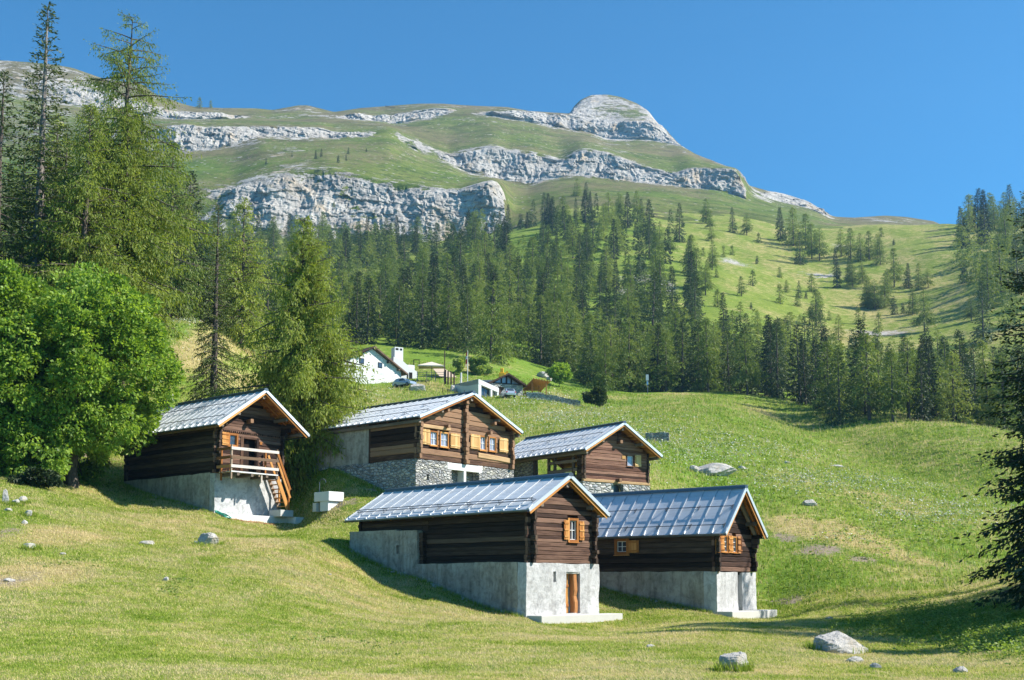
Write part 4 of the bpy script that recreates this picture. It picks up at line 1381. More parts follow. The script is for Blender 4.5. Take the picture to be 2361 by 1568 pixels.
# balcony
bal = MB()
for k in range(8): bal.box(-2.36, 1.08, .07 + k * .165, .225 + k * .165, 6.46, 6.515)
P_ = H.part(bal, "balcony_floor", M['rail'])
for x in (-1.9, -.9, .2, .95):
    mb = MB()
    mb.log((x, -.02, 6.36), (x, y0 + .1, 6.36), .20, .17, .3)
    H.part(mb, "joist", M['beam_grey'])
mb = MB()
mb.beam((-2.36, .05, 6.49), (1.08, .05, 6.49), .035, .07)
H.part(mb, "balcony_edge", M['white_paint'])
for x, y, a in ((-2.32, .10, 6.05), (1.02, .10, 6.2), (-2.34, 1.02, 6.0), (-.1, .14, 5.98), (-.3, .12, 6.3), (1.02, 1.2, 6.4)):
    mb = MB()
    top = 8.05 if y < .5 and x != -.1 and x != -.3 else (7.95 if y > .5 else 6.5)
    mb.box(x - .05, x + .05, y - .05, y + .05, a, top)
    H.part(mb, "railing_post", M['rail'] if y < .5 else M['pine'], bevel=.006)
for z in (6.80, 7.32, 7.84):
    mb = MB()
    mb.beam((-2.40, .025, z), (1.10, .025, z + .03), .05, .17)
    H.part(mb, "railing_board", M['rail'], bevel=.006)
    mb = MB()
    mb.beam((-2.42, .05, z), (-2.42, 1.46, z), .05, .17)
    H.part(mb, "railing_board", M['door_wood'], bevel=.006)
# stair down to the right
st0, st1, stz0, stz1 = 1.06, 1.98, 6.40, 4.42
for y, mt in ((.10, 'pine'), (.92, 'beam_grey')):
    mb = MB()
    mb.beam((st0, y, stz0), (st1, y, stz1), .055, .26, (1, 0, 1))
    H.part(mb, "stair_stringer", M[mt], bevel=.006)
for k in range(7):
    w = (k + .7) / 7.6
    x, z = st0 + (st1 - st0) * w, stz0 + (stz1 - stz0) * w
    mb = MB()
    mb.box(x - .13, x + .13, .13, .89, z - .02, z + .025)
    H.part(mb, "stair_tread", M['pine'], bevel=.005)
for y in (.06, .98):
    mb = MB()
    mb.box(1.90, 2.0, y - .05, y + .05, 4.42, 5.95)
    H.part(mb, "railing_post", M['pine'], bevel=.006)
    for dz_ in (.62, 1.12) if y < .5 else (1.1,):
        mb = MB()
        mb.beam((1.04, y - .03, 6.66 + dz_), (2.04, y - .03, 4.55 + dz_), .045, .15, (1, 0, .6))
        H.part(mb, "stair_handrail", M['pine'], bevel=.006)
mb = MB()
mb.box(1.25, 2.25, -.05, 1.02, 4.02, 4.42)
H.part(mb, "stair_block", M['concrete'], bevel=.01)
mb = MB()
mb.box(-2.3, 2.72, .62, 1.3, 3.5, 4.04); mb.box(2.3, 3.0, -.2, .9, 3.6, 4.02)
H.part(mb, "doorstep", M['concrete_white'], bevel=.01)
chalet = H
# stools on the balcony
for k, (x, y) in enumerate(((-1.9, .75), (-1.25, .9))):
    p = Vector(h2w('H1', x, y) + (6.515,))
    sroot = thing("balcony_stool", ["small wooden stool behind the railing corner of the balcony", "small wooden stool below the door jamb on the balcony"][k], "stool", p, H.th)
    mb = MB(); mb.box(-.2, .2, -.17, .17, .40, .45); mb.build("seat", M['door_wood'], sroot, bevel=.01)
    for sx in (-.15, .15):
        for sy in (-.12, .12):
            mb = MB(); mb.beam((sx * 1.15, sy * 1.15, 0), (sx * .9, sy * .9, .40), .035, .035); mb.build("leg", M['door_wood'], sroot)

# ======================= the big house behind
random.seed(12)
H = House('H2', "stone_and_timber_house", "wide timber house on a rubble stone base, four pale shutters and a white concrete lintel", .6, 4.9)
wl, y0 = 4.42, .62
op = (-1.42, 1.12, 5.5, 6.98, .55)
base_front(H, wl + .08, y0 - .05, .62, 4.2, 7.42, [(-3.55, -3.35, 6.18, 6.55, .2), op], M['stone'], 35, .035, "stone_wall")
rough_block("stone_wall", boxc(-wl - .08, -wl + .5, y0 + .57, 10.2, 4.2, 7.42), M['stone'], H.root, H.zb, .04, 1.0, .24, 35)
rough_block("stone_wall", boxc(wl - .5, wl + .08, y0 + .57, 10.2, 4.6, 7.42), M['stone'], H.root, H.zb, .04, 1.0, .3, 36)
rough_block("plaster_wall", boxc(-wl, -wl + .5, 4.85, 10.2, 7.40, H.roof_z(wl, .14)), M['plaster_shade'], H.root, H.zb, .03, 1.0, .22, 37)
rough_block("plaster_wall", boxc(-wl + .5, wl, 9.7, 10.2, 5.0, H.roof_z(wl, .14)), M['plaster_shade'], H.root, H.zb, .03, 1.0, .3, 37)
mb = MB()
mb.box(-1.78, 1.42, y0 - .07, y0 + .48, 6.98, 7.40)
H.part(mb, "concrete_lintel", M['concrete_white'], bevel=.01)
mb = MB()
mb.box(-.30, -.08, y0 - .06, y0 + .5, 5.2, 6.979)
H.part(mb, "concrete_pillar", M['concrete_white'], bevel=.008)
for a, b in ((-1.40, -.32), (-.06, 1.10)):
    w = H.window('g', y0 + .52, a, b, 5.3, 6.96, 'metal_dark', 'metal_dark', 'glass_pale', .05, .03, 2, 1, False)
wins = [(-3.34, -2.62, 8.30, 9.24), (-2.44, -1.66, 8.30, 9.26), (1.16, 1.82, 8.42, 9.38), (2.04, 2.76, 8.44, 9.40)]
H.gable_wall(y0 + .07, wl - .12, 7.42, .30, .17, M['log_warm'], .12, [(a, b, c, d) for a, b, c, d in wins], .2)
H.long_wall(-wl + .12, y0 + .07, 4.75, 7.42, H.roof_z(wl - .1, .2), .30, .17, M['log_warm'], (.22, .1))
H.long_wall(wl - .12, y0 + .07, 9.9, 7.42, H.roof_z(wl - .1, .2), .30, .17, M['log_warm'], (.22, .1))
H.backing(wl - .22, y0 + .16, 9.6, 7.0)
mb = MB()
mb.log((-wl + .12, 4.82, 7.42), (-wl + .12, 4.82, 9.75), .20, .22, .4)
H.part(mb, "corner_post", M['log_warm'])
H.roof(M['zinc'], .58, (.45, .80), (), .9, (0, .55, .96), rail_x=(.15, .4))
for k, q in enumerate(wins):
    H.window('g', y0 - .02, *q, frame='pine', sash='white_paint' if k < 9 else 'pine', glass='glass_pale', fw=.085, proud=.05, nu=2, nz=2)
for a, b, z in ((-4.0, -3.36, 8.34), (-1.56, -.72, 8.34), (.26, 1.12, 8.46), (3.02, 3.88, 8.50)):
    H.shutter('g', y0 - .02, a, b, z, z + .92, 'pine_pale', .075, 2)
for x0_, x1_, mt in ((-.42, .06, 'log_warm'), (-wl - .02, -wl + .34, 'log_warm'), (wl - .34, wl + .02, 'log_warm')):
    mb = MB()
    z = 7.44
    zt_ = H.roof_z((x0_ + x1_) / 2, .42)
    while z < zt_:
        h_ = random.uniform(.22, .32)
        xc = (x0_ + x1_) / 2 + random.uniform(-.05, .05)
        w_ = (x1_ - x0_) * random.uniform(.62, .85)
        mb.log((xc, y0 + .1, z + h_ / 2), (xc, y0 - random.uniform(.22, .36), z + h_ / 2), h_ * .97, w_ * .75, random.uniform(.55, 1.0), .01, .1)
        z += h_
    H.part(mb, "log_ends", M['log_warm'] if x0_ > -1 else M['log_warm'])
for x, z in ((-1.95, 9.62), (1.95, 9.60), (2.35, 10.25), (-2.0, 10.6)):
    mb = MB()
    mb.log((x, y0 + .1, z), (x, y0 - .38, z), .20, .20, .7)
    H.part(mb, "beam_end", M['log_warm'])
mb = MB()
mb.log((-1.55, y0 - .02, 9.48), (-4.2, y0 - .02, 9.46), .22, .15, 1.0)
H.part(mb, "pale_beam", M['beam_warm'])
mb = MB()
mb.log((1.05, y0 - .02, 8.10), (4.2, y0 - .02, 7.98), .34, .15, .95)
H.part(mb, "pale_beam", M['beam_warm'])
house2 = H

# ======================= the house behind on the right
random.seed(15)
H = House('H5', "open_loft_barn", "red-brown timber barn on rubble stone with an open railed loft in its side", .83, 5.4)
wl, y0 = 3.02, .85
base_front(H, wl + .06, y0 - .05, .6, 4.4, 6.76, [(-.36, .56, 4.6, 6.74, .5)], M['stone_pale'], 45, .035, "stone_wall")
rough_block("stone_wall", boxc(-wl - .06, -wl + .5, y0 + .55, 10.2, 4.6, 6.80), M['stone'], H.root, H.zb, .04, 1.0, .26, 45)
rough_block("stone_wall", boxc(wl - .5, wl + .06, y0 + .55, 10.2, 5.2, 6.80), M['stone'], H.root, H.zb, .04, 1.0, .3, 45)
rough_block("stone_wall", boxc(-wl, -wl + .5, 6.3, 10.2, 6.78, H.roof_z(wl, .16)), M['stone'], H.root, H.zb, .04, 1.0, .26, 46)
gw = (.92, 1.56, 8.02, 8.80)
H.gable_wall(y0 + .05, wl - .1, 6.95, .20, .15, M['log_red'], .10, [gw], .18)
mb = MB()
mb.log((-wl - .02, y0 + .02, 6.87), (wl + .02, y0 + .02, 6.87), .2, .22, .8)
H.part(mb, "sill_beam", M['beam_warm'])
H.long_wall(-wl + .1, y0 + .05, 1.5, 6.96, H.roof_z(wl - .1, .16), .22, .15, M['log_dark'], (.2, .0))
H.long_wall(wl - .1, y0 + .05, 1.5, 6.96, H.roof_z(wl - .1, .16), .22, .15, M['log_dark'], (.2, .0))
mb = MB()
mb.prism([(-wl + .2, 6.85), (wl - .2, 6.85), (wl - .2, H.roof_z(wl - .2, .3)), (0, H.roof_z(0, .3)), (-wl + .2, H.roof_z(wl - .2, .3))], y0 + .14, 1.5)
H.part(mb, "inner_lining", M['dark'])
for x in (-wl + .12, wl - .12):
    for y in (2.0, 3.95, 4.6, 6.15):
        mb = MB()
        mb.log((x, y, 6.8), (x, y, H.roof_z(wl, .2)), .18, .2, .3)
        H.part(mb, "post", M['beam_grey'])
    mb = MB()
    mb.log((x, 1.5, H.roof_z(wl, .24)), (x, 6.4, H.roof_z(wl, .24)), .22, .2, .4)
    H.part(mb, "wall_plate", M['beam_grey'])
    if x < 0:
        for z in (7.05, 7.62, 8.22):
            mb = MB()
            mb.log((x - .06, 1.55, z), (x - .06, 4.6, z + .02), .22, .07, .6)
            H.part(mb, "loft_rail", M['beam_grey'])
mb = MB()
mb.box(-wl + .3, wl - .3, 1.5, 9.9, 6.6, 6.84)
H.part(mb, "loft_floor", M['beam_grey'])
H.roof(M['zinc'], .60, (.42, .82), (), .95, (0, .5, .92), rail_x=(.5, .3))
H.window('g', y0 - .025, *gw, frame='log_red', sash='white_paint', glass='glass_pale', fw=.05, proud=.035, nu=1, nz=1)
H.shutter('g', y0 - .025, 1.64, 2.24, 8.05, 8.86, 'pine_pale', .05, 2)
mb = MB(); mb.box(.48, .80, y0 - .06, y0, 8.50, 8.72); H.part(mb, "vent_board", M['pine_pale'])
for x, z in ((.12, 9.62), (.0, 6.98)):
    mb = MB(); mb.log((x, y0 + .1, z), (x, y0 - .42, z), .22, .22, .6); H.part(mb, "beam_end", M['log_warm'])
mb = MB(); mb.box(.1, .14, y0 - .045, y0 - .02, 9.6, 10.3, .2); H.part(mb, "gable_strip", M['log_dark'])
mb = MB()
mb.box(-.34, -.28, y0 + .42, y0 + .46, 4.6, 6.72); mb.box(-.28, .54, y0 + .42, y0 + .44, 4.6, 6.72, .1)
H.part(mb, "door", M['metal_dark'])
mb = MB(); mb.tube([(-3.3, 9.4, 9.1), (-3.3, 9.4, 9.75)], .05, 8); H.part(mb, "vent_pipe", M['metal_rail'])
# ------------------------------------------------------------------ trees
def cards(P, D, L, Wd, rng, roll=None):
    """pointed leaf / spray faces: at P, along D (unit), length L, width Wd"""
    n = len(P)
    ref = rng.normal(size=(n, 3))
    S = np.cross(D, ref)
    S /= np.linalg.norm(S, axis=1, keepdims=True) + 1e-9
    L, Wd = L[:, None], Wd[:, None]
    V = np.stack([P, P + D * L * .45 + S * Wd * .5, P + D * L, P + D * L * .45 - S * Wd * .5], 1)
    return V.reshape(-1, 3)


def tube_np(path, rad, n=6):
    path = np.asarray(path, float)
    d = np.gradient(path, axis=0)
    d /= np.linalg.norm(d, axis=1, keepdims=True) + 1e-9
    ref = np.where(np.abs(d[:, 2:3]) < .9, [[0, 0, 1.]], [[1., 0, 0]])
    x = np.cross(d, ref); x /= np.linalg.norm(x, axis=1, keepdims=True) + 1e-9
    y = np.cross(x, d)
    t = np.arange(n) * 2 * np.pi / n
    V = path[:, None] + (x[:, None] * np.cos(t)[None, :, None] + y[:, None] * np.sin(t)[None, :, None]) * np.asarray(rad)[:, None, None]
    m = len(path)
    i = np.arange(m - 1)[:, None] * n
    k = np.arange(n)[None]
    k2 = (k + 1) % n
    F = np.stack([i + k, i + k2, i + n + k2, i + n + k], -1).reshape(-1, 4)
    return V.reshape(-1, 3), F


class Geo:
    def __init__(s): s.V, s.F, s.n = [], [], 0
    def add(s, V, F):
        s.V.append(V); s.F.append(F + s.n); s.n += len(V)
    def get(s): return np.concatenate(s.V), np.concatenate(s.F)


def conifer(kind, H, Rm, seed, nb, card, twig_sp=.3, card_sp=.16, z0=.08, open_=0.0, hang=1.0, wood=True, lean=(0, 0), side=None, wide=.34, clear=None, cw=1.0, pexp=None):
    """returns trunk (V,F), crown (V,F,tone). kind larch: airy, hanging sprays; spruce: dense drooping boughs"""
    rg = np.random.default_rng(seed)
    larch = kind == 'larch'
    tr = Geo()
    zz = np.linspace(-.6, H, 14)
    wob = np.cumsum(rg.normal(0, .010 * H / 14, (14, 2)), 0) + np.outer(np.clip(zz, 0, None) / H, lean)
    wob -= wob[1]
    tp = np.c_[wob, zz]
    rb = .0145 * H + .05
    tr.add(*tube_np(tp, rb * (1 - np.clip(zz, 0, None) / H) ** .85 + .012, 9))
    cV, tone, cN = [], [], []
    ga = rg.uniform(0, 6.28)
    ts = np.sort(rg.uniform(0, 1, nb)) if larch else np.sort((np.arange(nb) + rg.uniform(-.5, .5, nb)) / nb)
    ts = np.clip(ts, 0, .995)
    lump = rg.uniform(.6, 1.15, 40)
    for k, t in enumerate(ts):
        z = H * (z0 + (1 - z0) * t)
        if open_ and rg.random() < open_ * (.4 + .6 * t): continue
        ga += 2.4 + rg.normal(0, .5)
        az = ga
        if side is not None and rg.random() < .55: az = side + rg.normal(0, .9)
        if larch:
            prof = (1 - t) ** (pexp or .70) * (.6 + .4 * min(1, t / .12)) + .04
            L = Rm * prof * rg.uniform(.62, 1.15) * lump[int(t * 39)]
            el = R(18) * (2 * t - .7) + rg.normal(0, .14)
            dr = .20 + .16 * (1 - t)
        else:
            prof = (1 - t) ** (pexp or .95) * (.75 + .25 * min(1, t / .1)) + .015
            L = Rm * prof * rg.uniform(.72, 1.1) * (.8 + .2 * lump[int(t * 39)])
            el = R(30) * (t - .62) * 1.6 + rg.normal(0, .08)
            dr = .26 * (1 - t) + .05
        if clear is not None and t < clear[1] and math.cos(az - clear[0]) > .4: L *= clear[2]
        if side is not None and math.cos(az - side) > .6 and t < .45: L *= 1.12
        L = max(L, .18)
        bx = np.interp(z, zz, tp[:, 0]); by = np.interp(z, zz, tp[:, 1])
        s = np.linspace(0, 1, 7)
        out = L * s * math.cos(el)
        bend = rg.normal(0, .12) * L * s ** 2
        up = L * (math.sin(el) * s - dr * s ** 2 + (.10 if larch else .16) * s ** 4)
        ca, sa = math.cos(az), math.sin(az)
        bp = np.stack([bx + out * ca - bend * sa, by + out * sa + bend * ca, z + up], -1)
        if wood: tr.add(*tube_np(bp, (.012 + .016 * L) * (1 - s * .85) + .004, 4))
        btone = rg.uniform(.1, .9)
        # side sprays
        nt = max(3, int(L / twig_sp))
        q = np.sort(rg.uniform(.10 if larch else .14, 1.0, nt * 2))
        sg = np.where(rg.random(len(q)) < .5, -1, 1)
        base = np.stack([np.interp(q, s, bp[:, i]) for i in range(3)], -1)
        bd = np.stack([np.interp(q, s, np.gradient(bp[:, i])) for i in range(3)], -1)
        bd /= np.linalg.norm(bd, axis=1, keepdims=True) + 1e-9
        ang = sg * rg.uniform(.5, 1.25, len(q))
        h = np.stack([bd[:, 0] * np.cos(ang) - bd[:, 1] * np.sin(ang), bd[:, 0] * np.sin(ang) + bd[:, 1] * np.cos(ang), bd[:, 2]], -1)
        tl = (wide * L * (1 - q) * rg.uniform(.5, 1.1, len(q)) + card * rg.uniform(.7, 1.6, len(q)))
        hg = hang * rg.uniform(.5, 1.4, len(q))
        # the branch itself carries needles too
        base = np.concatenate([base, bp[2:]]); h = np.concatenate([h, np.gradient(bp, axis=0)[2:] / (np.linalg.norm(np.gradient(bp, axis=0)[2:], axis=1, keepdims=True) + 1e-9)])
        tl = np.r_[tl, np.full(5, L / 5.5)]; hg = np.r_[hg, np.full(5, .15)]
        nc = np.maximum(2, (tl / card_sp).astype(int))
        I = np.repeat(np.arange(len(tl)), nc)
        w = np.concatenate([(np.arange(m) + rg.random(m)) / m for m in nc])
        l = tl[I] * w
        pos = base[I] + h[I] * l[:, None]
        if larch:
            pos[:, 2] -= hg[I] * (l * .55 + .20 * l * l)
            dirs = h[I] * .55 + rg.normal(0, .38, (len(I), 3)) + np.stack([0 * w, 0 * w, -hg[I] * (.55 + .7 * w)], -1)
        else:
            pos[:, 2] -= hg[I] * (.18 * l + .30 * l * l)
            dirs = h[I] * .9 + rg.normal(0, .30, (len(I), 3)) + np.stack([0 * w, 0 * w, -hg[I] * .42], -1)
        pos += rg.normal(0, .02 + .02 * L, pos.shape)
        dirs /= np.linalg.norm(dirs, axis=1, keepdims=True)
        n = len(I)
        ck = card * (1 - .5 * t)
        cV.append(cards(pos, dirs, ck * rg.uniform(.75, 1.6, n), cw * ck * rg.uniform(.30, .58, n), rg))
        tone.append(np.clip(.45 * btone + .38 * rg.random(n) + .22 * w + .0, 0, 1))
    V = np.concatenate(cV)
    T = np.concatenate(tone)
    F = np.arange(len(V)).reshape(-1, 4)
    return tr.get(), (V, F, T)


def leafy(rx, ry, rz, zc, seed, nclump, nleaf, leaf, clump_r, hollow=.55, lobes=9, skirt=0):
    """broad-leaved crown: clumps of small leaves spread through an uneven, lobed volume"""
    rg = np.random.default_rng(seed)
    sub = []
    for _ in range(lobes):
        d = rg.normal(size=3); d /= np.linalg.norm(d)
        if d[2] < -.6: d[2] *= .8
        sub.append((d * rg.uniform(.50, .76), rg.uniform(.20, .36)))
    if skirt:
        for q_ in range(skirt):
            a_ = 1.75 + 3.1 * (q_ + rg.random() * .6) / skirt
            sub.append((np.array([math.cos(a_) * rg.uniform(.45, .72), math.sin(a_) * rg.uniform(.45, .72), rg.uniform(-.84, -.70)]), rg.uniform(.20, .30)))
    sub.append((np.zeros(3), .40))
    C = []
    while len(C) < nclump:
        c0, r0 = sub[int(rg.integers(len(sub)))]
        d = rg.normal(size=3); d /= np.linalg.norm(d)
        q = c0 + d * r0 * rg.uniform(hollow, 1.0) ** .5
        if any(np.linalg.norm(q - c1) < r1 * .72 for c1, r1 in sub if c1 is not c0) and rg.random() < .8: continue
        if q[2] * rz + zc < .3 or (q[2] * rz + zc < 2.6 and not skirt and rg.random() < .30): continue
        C.append(q * np.array([rx, ry, rz]) + [0, 0, zc])
    C = np.array(C)
    cr = clump_r * rg.uniform(.6, 1.3, nclump)
    n = nclump * nleaf
    I = np.repeat(np.arange(nclump), nleaf)
    d = rg.normal(size=(n, 3)); d /= np.linalg.norm(d, axis=1, keepdims=True)
    pos = C[I] + d * (cr[I] * rg.uniform(.35, 1.0, n) ** .6)[:, None] * np.array([1, 1, .72])
    outw = C[I] - [0, 0, zc]; outw /= np.linalg.norm(outw, axis=1, keepdims=True) + 1e-6
    dirs = d * .7 + outw * .5 + rg.normal(0, .5, (n, 3)) + np.array([0, 0, -.35])
    dirs /= np.linalg.norm(dirs, axis=1, keepdims=True)
    V = cards(pos, dirs, leaf * rg.uniform(.7, 1.4, n), leaf * rg.uniform(.55, .95, n), rg)
    ct = rg.uniform(.1, .9, nclump)
    T = np.clip(.42 * ct[I] + .58 * rg.random(n), 0, 1)
    return C, (V, np.arange(len(V)).reshape(-1, 4), T)


def limbs(C, H, seed, r0, zfork, nl=40):
    """trunk, forks and limbs reaching towards some of the clumps"""
    rg = np.random.default_rng(seed)
    g = Geo()
    z = np.linspace(-.5, zfork, 6)
    p = np.c_[rg.normal(0, .04, 6), rg.normal(0, .04, 6), z]
    g.add(*tube_np(p, r0 * np.linspace(1.25, .8, 6), 10))
    top = p[-1]
    for c in C[rg.choice(len(C), min(nl, len(C)), False)]:
        s = np.linspace(0, 1, 6)[:, None]
        mid = top * .6 + c * .4 + rg.normal(0, .25, 3) + [0, 0, .4]
        path = (1 - s) ** 2 * (top - [0, 0, .3]) + 2 * s * (1 - s) * mid + s ** 2 * c
        g.add(*tube_np(path, r0 * .34 * (1 - s[:, 0] * .9), 5))
    return g.get()


def tree_mesh(name_t, name_c, trunk, crown, bark, leafm, parent):
    t = mesh_np(name_t, trunk[0], trunk[1], bark, parent, True)
    c = mesh_np(name_c, crown[0], crown[1], leafm, parent, False, tone=crown[2])
    return t, c


HEROES = []


def hero(kind, u, Y, vtop, label, Rm, seed, nb, card, mat, group=None, name=None, sp=(.30, .15), bark='bark', xy=None, H=None, **kw):
    x, y, z = put(u, Y) if xy is None else (xy[0], xy[1], float(land_z(xy[0], xy[1])))
    if H is None:
        e = ae(u, vtop)[1]
        H = e * y - z
    nm = name or kind
    root = thing(nm, label, kind if kind != 'larch' else "larch tree", (x, y, z - .1), 0, group)
    root["category"] = {"larch": "larch tree", "spruce": "spruce tree"}[kind]
    tr, cr = conifer(kind, H, Rm, seed, nb, card, sp[0], sp[1], **kw)
    tree_mesh("trunk", "crown", tr, cr, M[bark], M[mat], root)
    HEROES.append((x, y))
    return root


hero('spruce', 58, 78, 4, "tallest spruce at the forest edge, bare pale trunk and sparse dark boughs", 5.2, 101, 260, .36, 'spruce', z0=.20, open_=.15, bark='bark_pale', sp=(.34, .16), wide=.30)
hero('larch', 236, 82, 34, "tall old larch with a thin see-through top rising above the slope", 6.6, 102, 190, .30, 'larch', z0=.34, open_=.20, pexp=.5, hang=1.4, sp=(.24, .085), cw=.85, lean=(.9, 0))
hero('larch', 265, 80, 268, "full bright green larch just in front of the tall thin-topped larch", 4.8, 103, 230, .30, 'larch', z0=.36, hang=1.4, sp=(.24, .085), cw=.85)
hero('larch', 165, 76, 235, "broad larch between the bare-trunked spruce and the thin-topped larch", 5.8, 104, 270, .30, 'larch', z0=.22, hang=1.3, sp=(.25, .09), cw=.85)
hero('larch', 372, 132, 330, "larch standing half hidden behind the full green larch", 6.6, 105, 190, .42, 'larch_far', z0=.10, sp=(.40, .19), hang=1.2)
hero('spruce', 416, 137, 395, "dark spruce in shade at the top of the straw-coloured bank", 5.2, 106, 150, .46, 'spruce_dark', z0=.04, sp=(.44, .21))
hero('spruce', 484, 88, 468, "slender spruce with a dark lower half behind the chalet roof", 3.1, 107, 190, .28, 'spruce', z0=.05, sp=(.26, .12), cw=.7)
hero('larch', 545, 142, 455, "pale green larch behind the slender spruce on the grassy bank", 6.6, 108, 170, .44, 'larch', z0=.10, sp=(.44, .21))
hero('larch', 654, 73.8, 498, "big weeping larch between the chalet and the wide house, its boughs over the metal roof", 6.3, 109, 380, .28, 'larch', z0=.10, hang=1.6, sp=(.21, .075), cw=.8, lean=(1.0, 0), side=-.45, clear=(R(-112), .30, .45))
hero('spruce', -40, 74, 160, "dark spruce beside the tall bare-trunked spruce at the forest edge", 4.6, 110, 150, .36, 'spruce', z0=.12, sp=(.34, .16))
hero('larch', 20, 92, 330, "larch showing through behind the bare-trunked spruce", 5.4, 111, 170, .34, 'larch', z0=.08, sp=(.34, .16))
hero('spruce', 118, 90, 300, "spruce with drooping boughs just behind the broad larch", 4.2, 112, 150, .36, 'spruce', z0=.08, sp=(.34, .16))
hero('larch', 95, 100, 262, "larch filling the gap behind the bare-trunked spruce and the broad larch", 5.6, 114, 200, .36, 'larch', z0=.06, sp=(.34, .15))
hero('larch', 205, 104, 282, "larch close behind the full green larch, lower than the thin-topped one", 5.0, 115, 180, .36, 'larch', z0=.20, sp=(.34, .15))
hero('larch', 240, 112, 330, "larch at the right flank of the big left group of trees", 4.8, 116, 180, .38, 'larch', z0=.16, sp=(.36, .16))
hero('larch', -120, 84, 260, "larch at the far end of the forest edge above the broadleaf tree", 5.6, 113, 160, .34, 'larch', z0=.08, sp=(.36, .17))
hero('spruce', 0, 0, 0, "large dark spruce close by on the meadow, only its boughs reaching into view", 3.9, 120, 380, .22, 'spruce_dark', xy=(20.5, 40.2), H=15.8, pexp=.42, z0=.05, sp=(.22, .105), wide=.38)
hero('spruce', 0, 0, 0, "spruce beyond the large dark spruce, seen only by its shadow on the cabin", 3.4, 121, 90, .34, 'spruce_dark', xy=(29.5, 54.0), H=15.5, z0=.05, sp=(.36, .17))

for k_, (x_, y_, h_, t_) in enumerate(((17.6, 27.6, 8.0, "touches the near right corner of the lawn"), (19.6, 33.2, 13.0, "falls across the near end of the ditch"), (21.5, 36.6, 14.0, "lies on the weeds above the ditch"), (24.5, 43.5, 13.0, "reaches the big boulder"), (30.5, 47.5, 14.5, "crosses the slope by the cabin"))):
    hero('spruce', 0, 0, 0, "spruce outside the view whose shadow " + t_, min(5.0, h_ * .4), 122 + k_, 150, .40, 'spruce_dark', xy=(x_, y_), H=h_, z0=.04, sp=(.36, .17))

# broad-leaved tree
x, y, z = put(160, 66)
root = thing("maple_tree", "large round bright green broadleaf tree spreading over the end of the chalet roof", "tree", (x, y, z), 0)
C_, cr_ = leafy(6.5, 5.6, 6.6, 6.7, 130, 1250, 96, .205, .56, .72, 34, 9)
low = C_[:, 2] > 1.2
tr_ = limbs(C_, 12, 131, .34, 2.6, 70)
tree_mesh("trunk", "crown", tr_, cr_, M['bark'], M['maple'], root)
# a second stem at the far side
x, y, z = put(-30, 64)
root = thing("maple_tree", "broadleaf tree leaning out beside the large round one, lower and cut by the picture edge", "tree", (x, y, z), 0)
C_, cr_ = leafy(5.0, 4.6, 6.2, 6.0, 133, 760, 90, .21, .60, .6, 20, 9)
tree_mesh("trunk", "crown", limbs(C_, 9, 134, .25, 2.2, 36), cr_, M['bark'], M['maple'], root)


def bush(u, v, w, h, seed, label, mat='maple', name="bush", cat="bush", Y=None, leaf=.26):
    X, Yy, Z = ground_at(u, v) if Y is None else put(u, Y)
    k = Yy / F_PX
    root = thing(name, label, cat, (X, Yy, Z), 0)
    C, cr = leafy(w * k / 2, w * k / 2, h * k / 2, h * k * .5, seed, 110, 46, leaf, min(w, h) * k * .13, .4, 6)
    tree_mesh("trunk", "crown", limbs(C, h * k, seed, .06, h * k * .25, 14), cr, M['bark'], M[mat], root)


bush(1291, 893, 62, 74, 140, "round light green deciduous tree beside the boulder behind the timber shelter", "maple", "deciduous_tree", "tree", 212, .40)
bush(1105, 872, 70, 46, 141, "pale green shrub behind the flagpole", "weeds", Y=206, leaf=.34)
bush(1060, 868, 34, 52, 142, "small bushy sapling beside the flagpole", "weeds", "sapling", "sapling", Y=204, leaf=.3)
bush(1374, 942, 62, 56, 144, "small dense dark spruce bush at the end of the terrace wall", "spruce", "spruce_bush", "bush", 179, .36)
bush(80, 1100, 120, 46, 143, "dark low shrub at the foot of the broadleaf tree", "spruce_dark", Y=60.5, leaf=.2)

# ------------------------------------------------------------------ the forest: a few individuals of each kind, then copies
TEMPL = {'larch': [], 'spruce': [], 'young': []}


def template(kind, key, H, Rm, seed, nb, card, mat, sp, bark='bark', **kw):
    tr, cr = conifer(kind, H, Rm, seed, nb, card, sp[0], sp[1], wood=False, **kw)
    root = bpy.data.objects.new(kind, None)
    t = mesh_np("trunk", tr[0], tr[1], M[bark], root, True)
    c = mesh_np("crown", cr[0], cr[1], M[mat], root, False, tone=cr[2])
    COL.objects.unlink(t); COL.objects.unlink(c)
    TEMPL[key].append((root, [t, c], H))


for k in range(6): template('larch', 'larch', 15, [5.4, 4.3, 6.0, 4.9, 4.1, 5.6][k], 200 + k, 110, .52, 'larch_far', (.54, .27), z0=[.10, .18, .08, .24, .12, .3][k], open_=[0, .1, 0, .15, .05, .25][k], hang=.8)
for k in range(5): template('spruce', 'spruce', 15, [3.5, 2.8, 4.0, 2.5, 3.3][k], 220 + k, 118, .50, ['spruce_far', 'spruce_dark', 'spruce_far', 'spruce_dark', 'spruce_far'][k], (.52, .27), z0=[.04, .06, .03, .10, .05][k])
for k in range(3): template('larch', 'young', 7, [2.4, 2.0, 2.7][k], 240 + k, 50, .50, ['larch_far', 'spruce_far', 'larch_far'][k], (.55, .28), z0=.03, hang=.6)

PLANTED = []


